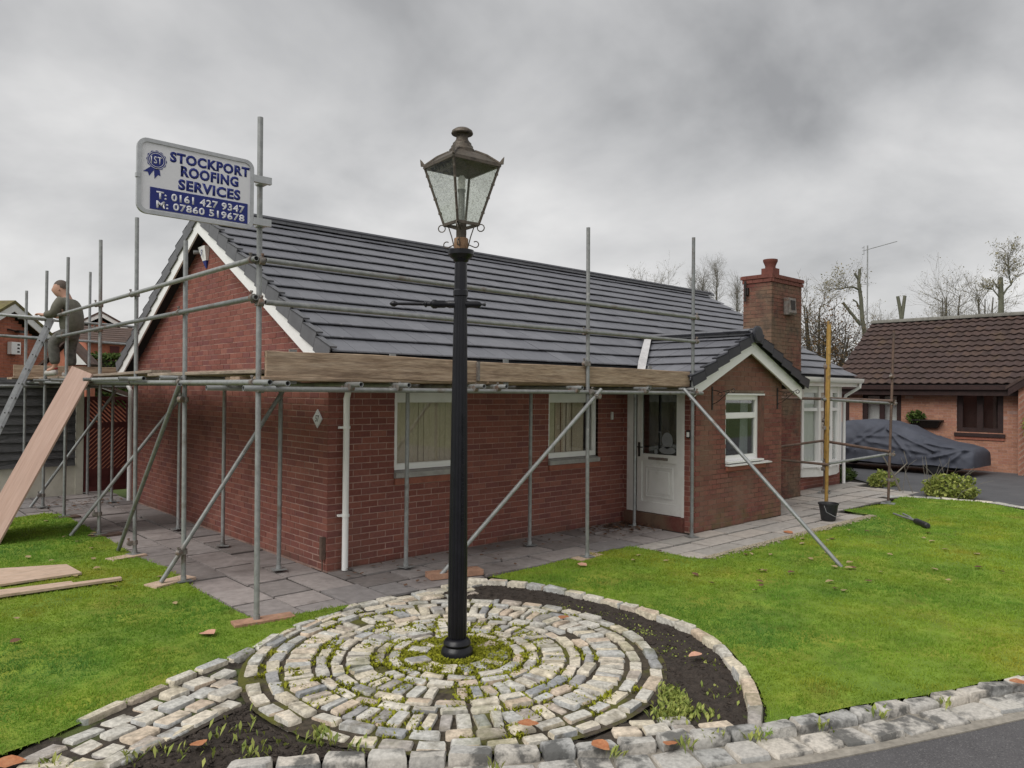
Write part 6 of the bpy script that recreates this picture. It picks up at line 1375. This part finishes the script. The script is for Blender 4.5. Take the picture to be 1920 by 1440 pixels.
m = MB(); m.prism([(19.19, -.25, 1.32), (19.19, .55, 1.32), (18.95, .55, 1.32), (18.95, -.25, 1.32)], (0, 0, .03)); m.prism([(19.19, -.22, 1.33), (18.96, -.22, 1.33), (19.10, -.1, 1.12), (19.19, -.1, 1.12)], (0, .74, 0)); m.build('trough', MT['iron'], pl); leaf_cloud('plant', blob_pts((19.05, .45, 1.42), (.14, .28, .20), 500, 33, shell=.2), .05, 'leafg', 33, pl)
# aerial mast at the neighbour's gable
ae = thing('aerial', 'thin television aerial on a tall mast beyond the pantiled ridge', 'aerial', (23.88, 3.8, 2))
m = MB(); m.tube([(23.88, 3.8, 1.0), (23.88, 3.8, 7.5)], .024, 8); m.build('mast', MT['galv'], ae)
bd = (Vector((24.56, 3.16, 7.58))-Vector((23.75, 3.92, 7.26))).normalized(); b0 = Vector((23.75, 3.92, 7.30)); m = MB(); m.tube([b0, b0+bd*1.3], .014, 6)
for k in range(11): c = b0+bd*(.30+.09*k); m.tube([c+Vector((.04, .05, 0))*1.1, c-Vector((.04, .05, 0))*1.1], .005, 5)
for s in (.12, -.12): m.tube([b0+bd*.05+Vector((0, 0, s)), b0+bd*.05+Vector((.12, .12, s))], .01, 5)
m.tube([b0+bd*.05+Vector((0, 0, -.17)), b0+bd*.05+Vector((0, 0, .17))], .010, 5); m.build('yagi_boom', MT['galv'], ae)
# covered car
MT['cover'] = mk('car_cover', [(0.048, 0.053, 0.070), (0.070, 0.076, 0.097)], nscale=1.5, namt=.15, rough=.7, spec=.3, bump=.004, bscale=30)
car = thing('covered_car', 'car under a dark blue grey fitted cover parked by the orange brick bungalow', 'car', (17.7, .7, 0))
cx_ = 17.72; hs = [(-1.62, .60), (-1.55, .68), (-1.35, .735), (-.9, .82), (-.55, .90), (-.25, 1.05), (.10, 1.21), (.5, 1.31), (1.1, 1.345), (1.7, 1.30), (2.2, 1.15), (2.6, 1.0), (3.0, .93), (3.15, .75)]
ny, na = 190, 96; vs = []
SEGS = [((.45, 1.12), (-.75, .60), .035), ((.45, 1.12), (-.2, .42), .030), ((.6, 1.15), (1.6, .45), .030), ((-.4, .80), (-1.5, .66), .03), ((-1.45, .68), (-1.1, .34), .04), ((-1.45, .68), (-.6, .40), .028), ((1.0, .80), (-.6, .52), .022), ((1.7, 1.1), (2.4, .4), .03), ((2.6, .6), (.8, .48), .025), ((.2, .95), (1.2, .9), .02), ((-.9, .5), (.3, .33), .024)]
def fold(y, z):
    t_ = 0
    for (y0, z0), (y1, z1), a in SEGS:
        dy, dz = y1-y0, z1-z0; q = max(0, min(1, ((y-y0)*dy+(z-z0)*dz)/(dy*dy+dz*dz))); d = math.hypot(y-y0-q*dy, z-z0-q*dz); t_ += a*(math.exp(-(d/.035)**2)-.45*math.exp(-((d-.085)/.05)**2))
    return t_
for i in range(ny+1):
    y = -1.62+(3.15+1.62)*i/ny; h = float(np.interp(y, [a for a, b in hs], [b for a, b in hs])); e = min(1, (y+1.62)/.35, (3.15-y)/.35); hwid = .80*(.80+.20*max(0, e)**.5)
    roof_w = .60 if h > .95 else .80
    for k in range(na+1):
        t = PI*k/na; c, s = math.cos(t), math.sin(t); x = abs(c)**.30*(1 if c > 0 else -1)*hwid; zz0 = .21+.035*noise.noise((y*2.2, 3, 1))+.02*abs(math.sin(y*2.1)); z = zz0+(h-zz0)*abs(s)**.50
        tap = 1-(1-roof_w/.80)*max(0, (z-.74)/max(.2, h-.74))*(1 if h > .95 else 0); x *= tap
        rd = lambda a, b, q: 1-abs(noise.noise((a, b, q)))*2
        fo = .035*rd(y*1.3+z*1.6, z*1.2-y*.3, 2)+.022*rd(y*2.6-z*2.9, z*1.5, 9)+.012*noise.noise((y*6, z*5, 4))
        fo += 1.5*fold(y, z); x += fo*(1 if c > 0 else -1)*min(1, abs(c)*1.6)*.9; z += (.022*rd(y*1.7, x*1.9, 7)+.010*noise.noise((y*5, x*5, 3)))*min(1, abs(s)*1.2); vs.append((cx_+x*1.02, y, z))
m = MB(); m.add(vs, [(i*(na+1)+k, i*(na+1)+k+1, (i+1)*(na+1)+k+1, (i+1)*(na+1)+k) for i in range(ny) for k in range(na)]+[tuple(range(na+1)), tuple(ny*(na+1)+k for k in range(na+1))[::-1]]); m.build('cover', MT['cover'], car, auto=70)
MT['tyre'] = mk('tyre', [(0.012, 0.012, 0.013)], namt=.1, rough=.85)
for x in (cx_-.70, cx_+.70):
    for y in (-.75, 1.95):
        m = MB(); m.lathe([(0, -.09), (.22, -.09), (.29, -.07), (.30, 0), (.29, .07), (.22, .09), (0, .09)], (x, y, .30), 20, ax=(Vector((0, 1, 0)), Vector((0, 0, 1)), Vector((1, 0, 0)))); m.build('wheel', MT['tyre'], car, auto=40)
m = MB(); m.box(cx_-.7, cx_+.7, -1.3, 2.9, .17, .3); m.build('underbody', MT['tyre'], car)
# shrubs and edging at the path end
bush('low_shrub', 'low dark green shrub patch behind the rusty pole base', 'shrub', (14.0, .40, .08), (.75, .30, .20), 1300, .04, 'leafg', 41)
bush('low_shrub', 'small yellowish shrub clump beside the drive', 'shrub', (13.6, -.75, .08), (.40, .32, .22), 1000, .04, 'leafy', 43)
b = bush('leafy_shrub', 'lime green leafy shrub at the curved stone edging by the drive', 'shrub', (12.62, -2.45, .17), (.36, .50, .30), 1900, .045, 'leafy', 45)
m = MB(); r = random.Random(3)
for i in range(16):
    x, y = 12.6+r.gauss(0, .2), -2.25+r.gauss(0, .4); pts = [Vector((x, y, 0))]; d = Vector((r.gauss(0, .3), r.gauss(0, .3), 1)).normalized()
    for k in range(4): pts.append(pts[-1]+d*.2); d = (d+Vector((r.gauss(0, .3), r.gauss(0, .3), 0))).normalized()
    m.tube(pts, [.007, .006, .005, .004, .003], 4)
m.tube([(12.75, -1.45, 0), (12.65, -1.35, .35), (12.45, -1.2, .75)], [.03, .022, .014], 6); m.tube([(12.66, -1.36, .33), (12.85, -1.55, .6), (12.8, -1.5, .85)], [.018, .012, .006], 5); m.build('bare_twigs', MT['twig'], b)
ls = [(x, y, a, L-.012, .20, .008+R_.gauss(0, .006), .09) for x, y, a, L in along([(11.55, -1.62), (11.95, -1.80), (12.2, -2.3), (12.36, -2.9), (12.40, -3.3), (12.2, -3.7), (11.9, -4.2), (11.6, -6)], lambda: R_.uniform(.22, .34))]
edg = sheet('stone_edging', [(11.4, -1.5), (12.2, -1.7), (12.55, -2.9), (12.5, -3.4), (11.85, -4.6), (11.6, -4.6), (12.1, -3.4), (12.1, -2.7), (11.8, -2.0), (11.3, -1.8)], -.006, MT['jointbed'], kind='structure'); ORG[edg.name] = Vector((0, 0, 0)); put_setts(edg, ls, SETTS)
# ---------------------------------------------------------------- trees
def limb_tree(name, label, cat, base, limbs, twigs, trunk_mat, seed, group=None, leaves=None, twig_mat='twig', twig_r=.012):
    """limbs: list of (points, r0, r1); twigs: list of (limb index, count, length, spread, t0)"""
    t = thing(name, label, cat, base, group); r = random.Random(seed); m = MB()
    for pts, r0, r1 in limbs: n = len(pts); m.tube(pts, [r0+(r1-r0)*i/(n-1) for i in range(n)], 9)
    m.build('trunk', MT[trunk_mat], t, auto=60); tips = []; m = MB()
    def grow(p, d, L, rad, lev):
        pts = [p]; n = 3
        for k in range(n): d = (d+Vector((r.gauss(0, .16), r.gauss(0, .16), r.gauss(.04, .14)))).normalized(); pts.append(pts[-1]+d*L/n)
        m.tube(pts, [rad, rad*.85, rad*.7, rad*.5], 4 if lev < 2 else 3, cap=False); tips.append(pts[-1]); tips.append(pts[-2])
        if lev < 3:
            for k in range(r.choice((2, 3, 3))):
                q = pts[r.choice((1, 2, 3))]; e = (d+Vector((r.gauss(0, .55), r.gauss(0, .55), r.gauss(.10, .4)))).normalized(); grow(q, e, L*r.uniform(.5, .75), rad*.6, lev+1)
    for li, cnt, L, spread, t0 in twigs:
        pts = [Vector(p) for p in limbs[li][0]]
        for _ in range(cnt):
            tt = r.uniform(t0, 1)*(len(pts)-1); i = min(int(tt), len(pts)-2); p = pts[i].lerp(pts[i+1], tt-i); d = (pts[i+1]-pts[i]).normalized(); e = (d*(1-spread)+Vector((r.gauss(0, 1), r.gauss(0, 1), abs(r.gauss(.3, .6))))*spread).normalized(); grow(p, e, L*r.uniform(.7, 1.2), twig_r, 0)
    if m.v: m.build('crown', MT[twig_mat], t)
    if leaves and tips:
        n, s, mat = leaves; q = np.array([tips[r.randrange(len(tips))] for _ in range(n)])+np.random.default_rng(seed).normal(0, .10, (n, 3)); leaf_cloud('leaves', q, s, mat, seed, t)
    return t
gp = 'pollarded trees behind the bungalows'
limb_tree('pollarded_tree', 'pollarded tree with forked stub and a side spray of leaves, beside the aerial mast', 'tree', (36.9, 8.9, 0),
          [([(36.9, 8.9, 0), (36.65, 9.06, 4.88), (36.48, 9.2, 6.0), (36.41, 9.25, 7.14), (36.31, 9.33, 7.99), (36.34, 9.29, 8.72)], .135, .075), ([(36.42, 9.27, 5.75), (36.13, 9.52, 6.23), (35.9, 9.72, 6.6), (35.70, 9.9, 6.93)], .085, .07), ([(36.39, 9.27, 6.55), (36.24, 9.41, 6.97), (36.09, 9.54, 7.10)], .05, .035), ([(36.33, 9.31, 8.1), (36.14, 9.48, 8.5)], .065, .06),
           ([(36.37, 9.29, 7.60), (36.1, 9.5, 7.75), (35.9, 9.71, 7.76), (35.6, 10.0, 7.62)], .06, .025)],
          [(4, 22, .8, .6, .65)], 'barkgreen', 3, gp, (420, .055, 'leafp'))
limb_tree('pollarded_tree', 'pollarded tree cut to a bare V of two stubs above the pantiled ridge', 'tree', (43.4, 9.6, 0), [([(43.4, 9.6, 0), (43.31, 9.71, 6.37), (43.26, 9.75, 6.85), (43.2, 9.8, 7.3), (43.10, 9.88, 7.95)], .13, .095), ([(43.29, 9.72, 6.6), (43.34, 9.66, 7.2), (43.42, 9.59, 7.98)], .11, .095)], [], 'barkgreen', 4, gp)
limb_tree('pollarded_tree', 'pollarded trunk with one leafy upswept side branch over the pantiled roof', 'tree', (44.2, 4.8, 0), [([(44.2, 4.8, 0), (44.22, 4.81, 6.28), (44.2, 4.81, 7.47), (44.17, 4.83, 8.66)], .17, .12), ([(44.24, 4.77, 7.6), (44.45, 4.58, 8.05), (44.60, 4.43, 8.25), (44.68, 4.36, 8.62)], .055, .035), ([(44.12, 4.88, 7.55), (43.87, 5.11, 7.97), (43.56, 5.39, 8.03)], .04, .02), ([(44.1, 4.9, 8.0), (43.83, 5.13, 8.52)], .035, .025), ([(44.6, 4.43, 8.3), (44.47, 4.55, 9.0), (44.5, 4.5, 9.8)], .04, .02)],
          [(1, 6, .9, .6, .5), (4, 34, .75, .6, .1), (2, 12, .5, .5, .4)], 'barkgreen', 6, gp, (1000, .055, 'leafp'))
gb = 'bare winter trees behind the bungalows'
def bare(label, base, h, wd, seed, n=14, leaves=None, mat='twig', stems=3, tr=.016, L=1.3):
    r = random.Random(seed); limbs = []; B = Vector(base)
    for k in range(stems):
        a = r.uniform(0, 2*PI); o = wd*.35*r.random(); limbs.append(([B+Vector((r.gauss(0, .1), r.gauss(0, .1), 0)), B+Vector((o*.3*math.cos(a), o*.3*math.sin(a), h*.35)), B+Vector((o*.7*math.cos(a), o*.7*math.sin(a), h*.6)), B+Vector((o*math.cos(a), o*math.sin(a), h*.9))], .13, .03))
    return limb_tree('bare_tree', label, 'tree', base, limbs, [(k, n, L, .55, .42) for k in range(stems)], 'bark', seed, gb, leaves, mat, tr)
bare('bare multi-stemmed tree with dry leaf tips over the brown pantiled ridge', (51.3, 9.6, 0), 9.5, 4.0, 11, 16, (1100, .05, 'leafp'), stems=5, L=1.7)
bare('bare twiggy tree between the forked pollard and the leafy pollard', (50.5, 7.4, 0), 9.2, 3.0, 12, 13, (500, .05, 'leafp'), stems=4, L=1.5)
bare('bare crown low beside the V shaped pollard', (47, 12.2, 0), 7.4, 2.4, 13, 10, (200, .05, 'leafp'), stems=3)
bare('brown leaved tangled tree behind the chimney stack', (28.6, 9.6, 0), 5.6, 3.6, 14, 17, (2600, .055, 'leafb'), 'twigdark', stems=5, tr=.018, L=1.3)
bare('dense dark tree between the chimney and the pantiled roof', (29.6, 8.1, 0), 5.2, 3.2, 15, 17, (3200, .055, 'leafb'), 'twigdark', stems=5, tr=.018, L=1.2)
bare('thin bare tree rising over the brown leaved tree', (31.5, 9.3, 0), 7.0, 3.0, 16, 11, (300, .05, 'leafp'), stems=3, L=1.2)
for i, (x, y, h, w, lab) in enumerate([(57.0, 31.0, 13.6, 1.2, 'tall narrow poplar next to the chimney stack'), (56.2, 32.0, 12.9, 1.1, 'narrow poplar beside the tallest far scaffold pole'), (55.6, 32.6, 12.7, 1.1, 'slender bare poplar just right of the scaffold pole over the ridge'), (58.2, 29.6, 12.2, 1.6, 'pale bare poplar against the chimney side')]):
    r = random.Random(60+i); B = Vector((x, y, 0)); limb_tree('poplar', lab, 'tree', (x, y, 0), [([B, B+Vector((0, 0, h*.5)), B+Vector((.05, .05, h*.8)), B+Vector((.05, 0, h*.97))], .18, .02)], [(0, 60, 1.1, .28, .55)], 'bark', 60+i, 'bare poplars beyond the roof ridge', None, 'twig', .014)
bare('bare tree peeping over the roof ridge between the scaffold poles', (53.0, 34.7, 0), 13.2, 4.0, 17, 15, (700, .05, 'leafp'), stems=5, L=1.6)
# ---------------------------------------------------------------- fallen leaves, weeds
MT['leaf1'] = mk('fallen_leaf_orange', [(0.34, 0.12, 0.05), (0.42, 0.20, 0.10)], nscale=20, namt=.2, rough=.8); MT['leaf2'] = mk('fallen_leaf_tan', [(0.26, 0.19, 0.10), (0.36, 0.28, 0.15)], nscale=20, namt=.2, rough=.8); MT['leaf3'] = mk('fallen_leaf_pink', [(0.50, 0.27, 0.19), (0.56, 0.32, 0.23)], nscale=20, namt=.15, rough=.8); MT['leaf4'] = mk('fallen_leaf_brown', [(0.09, 0.05, 0.03), (0.16, 0.08, 0.045)], nscale=20, namt=.2, rough=.9)
def leaf_mesh(mat, curl, seed):
    r = random.Random(seed); vs = []; n = 7; ys = [0, .12, .3, .5, .7, .88, 1]; ws = [.02, .2, .33, .36, .28, .14, .0]
    for y, w in zip(ys, ws):
        for k in (-1, 0, 1): vs.append((k*w*r.uniform(.85, 1.15), y-.5, curl*(abs(k)*.28*w*3+.25*(y-.5)**2)+r.uniform(-.02, .02)))
    fs = [(i*3+k, i*3+k+1, (i+1)*3+k+1, (i+1)*3+k) for i in range(n-1) for k in (0, 1)]; m = MB(); m.add(vs, fs); return m.mesh('fallen_leaf', MT[mat], smooth=True)
LM = {(k, j): leaf_mesh(k, .10+.16*j, i*7+j) for i, k in enumerate(('leaf1', 'leaf2', 'leaf3', 'leaf4')) for j in range(3)}
def leaf(x, y, z, s, mat, label, group=None):
    o = inst('fallen_leaf', random.choice([LM[(mat, j)] for j in range(3)]), (x, y, z+s*.02), (random.gauss(0, .1), random.gauss(0, .1), random.uniform(0, 6.28)), (s, s, s)); tag(o, label, 'leaf', group)
leaf(-1.86, -1.43, .035, .17, 'leaf3', 'curled pinkish leaf lying on the grass left of the corner sole board'); leaf(-3.46, -2.86, .02, .17, 'leaf1', 'orange leaf at the tip of the cobbled apron'); leaf(-2.62, -3.32, .03, .12, 'leaf1', 'orange leaf on the soil bed beside bare twigs')
leaf(1.15, -6.62, -.025, .17, 'leaf3', 'pink leaf lying alone on the grey asphalt'); leaf(-1.08, -4.42, .06, .13, 'leaf1', 'rust leaf standing between the straight setts'); leaf(-.93, -4.86, .03, .13, 'leaf1', 'rust leaf tucked at the raised kerb setts'); leaf(2.0, -6.2, .04, .15, 'leaf1', 'orange leaf in the kerb gutter near the lawn')
leaf(.70, -4.4, .05, .12, 'leaf3', 'pale pink leaf in the dark soil near the edging'); leaf(.62, -3.10, .06, .13, 'leaf1', 'rust leaf on the outer ring of setts'); leaf(2.35, -1.75, .03, .13, 'leaf3', 'pinkish leaf on the lawn below the thin sole board'); leaf(-.6, -5.1, .03, .11, 'leaf1', 'orange leaf in front of the kerb')
leaf(6.3, -2.25, .01, .16, 'leaf1', 'curled brown orange leaf on the pale porch path')
r = random.Random(12)
for k in range(46):
    while True:
        x, y = r.uniform(2, 9.5), r.uniform(-5.2, -1.6)
        if inp(x, y, LAWN_R) and math.hypot(x-5.3, y+3.0) < 2.6: break
    leaf(x, y, .035, r.uniform(.06, .10), 'leaf2' if r.random() < .6 else 'leaf4', 'small dry leaf scattered on the big lawn', 'dry leaves scattered on the lawn beside the path')
for k in range(30):
    while True:
        x, y = r.uniform(-3.6, -1.4), r.uniform(-1.2, 5.5)
        if inp(x, y, LAWN_L): break
    leaf(x, y, .035, r.uniform(.06, .10), 'leaf2' if r.random() < .75 else 'leaf4', 'small dry leaf scattered on the lawn by the loose boards', 'dry leaves scattered on the lawn by the gable')
m = MB()
for k in range(420):       # litter drifts against the walls
    q = r.random()
    if q < .45: x, y = r.gauss(4.75, .35), -.12-abs(r.gauss(0, .35))
    elif q < .75: x, y = r.gauss(-.75, .5), r.gauss(7.2, .35)
    else: x, y = r.uniform(0, 8), -.1-abs(r.gauss(0, .5))
    s = r.uniform(.018, .05); a = r.uniform(0, 6.28); z = .008+r.random()*.02; c, sn = math.cos(a)*s, math.sin(a)*s; t = r.uniform(-.5, .5)*s
    m.add([(x-c, y-sn, z), (x+sn*.5, y-c*.5, z+abs(t)), (x+c, y+sn, z+.004), (x-sn*.5, y+c*.5, z+abs(t)*.5)], [(0, 1, 2, 3)])
m.build('leaf_litter', MT['leaf4'], kind='stuff', label='brown leaf litter blown against the walls')
def weeds(name, spots, seed, mat, label, hgt=.10):
    r = np.random.default_rng(seed); V = []
    for cx, cy, n, rad in spots:
        for _ in range(n):
            x, y = cx+r.normal(0, rad), cy+r.normal(0, rad); a = r.uniform(0, 2*PI); h = hgt*r.uniform(.4, 1.2); l = h*r.uniform(.3, 1.1); w = .006*r.uniform(.6, 2.2); dx, dy = -math.sin(a)*w, math.cos(a)*w; tx, ty = x+math.cos(a)*l, y+math.sin(a)*l
            V += [(x, y, -.015), ((x+tx)/2+dx, (y+ty)/2+dy, -.015+h*.7), (tx, ty, -.015+h), ((x+tx)/2-dx, (y+ty)/2-dy, -.015+h*.65)]
    mesh_np(name, np.array(V), np.arange(len(V)).reshape(-1, 4), MT[mat], kind='stuff', label=label)
weeds('weeds', [(-2.55, -3.35, 22, .10), (-2.2, -3.55, 30, .10), (-2.05, -3.68, 34, .05), (-2.75, -3.22, 18, .06), (-1.95, -3.9, 16, .05), (-2.30, -3.2, 22, .1), (-2.4, -3.6, 20, .05), (-1.98, -3.55, 26, .03)], 3, 'leafy', 'sparse weeds in the small soil bed', .055)
weeds('weeds', [(-.12, -4.80, 260, .06), (.03, -4.68, 200, .05), (.12, -4.58, 60, .04), (.35, -4.85, 24, .08), (.75, -4.5, 16, .07), (.5, -4.9, 16, .05), (-.25, -4.82, 160, .05), (-.05, -4.95, 60, .05)], 4, 'leafy', 'grassy weeds where the soil crescent meets the setts', .042)
weeds('weeds', [(1.0, -3.7, 150, .10), (1.1, -3.2, 140, .09), (.85, -4.1, 120, .10), (1.1, -2.7, 70, .08)], 5, 'leafy', 'tiny seedlings over the dark soil crescent', .016)
weeds('weeds', [(x, y, 16, .03) for x, y in [(-.9, -4.95), (-.5, -5.13), (-.1, -5.36), (.35, -5.55), (.8, -5.72), (1.3, -5.92), (-1.5, -4.6), (-.3, -5.2), (-3.3, -3.0), (-2.95, -3.2)]], 6, 'leafy', 'weeds sprouting between the kerb setts', .06)
mr_ = random.Random(9); sp_ = []
while len(sp_) < 650:
    rr = mr_.choice((.15, .21, .30, .36, .425, .54, .645, .75, .855, .965, 1.075, 1.2, 1.31, 1.43)); t = mr_.uniform(0, 6.28); x, y = LAMP[0]+rr*math.cos(t), LAMP[1]+rr*math.sin(t)
    if mr_.random() < min(1, moss_amt(x, y)+.22*(x < -.4)): sp_.append((x, y, 34, .028))
weeds('moss_tufts', sp_, 7, 'moss', 'bright moss tufts in the joints of the cobbled circle', .032)
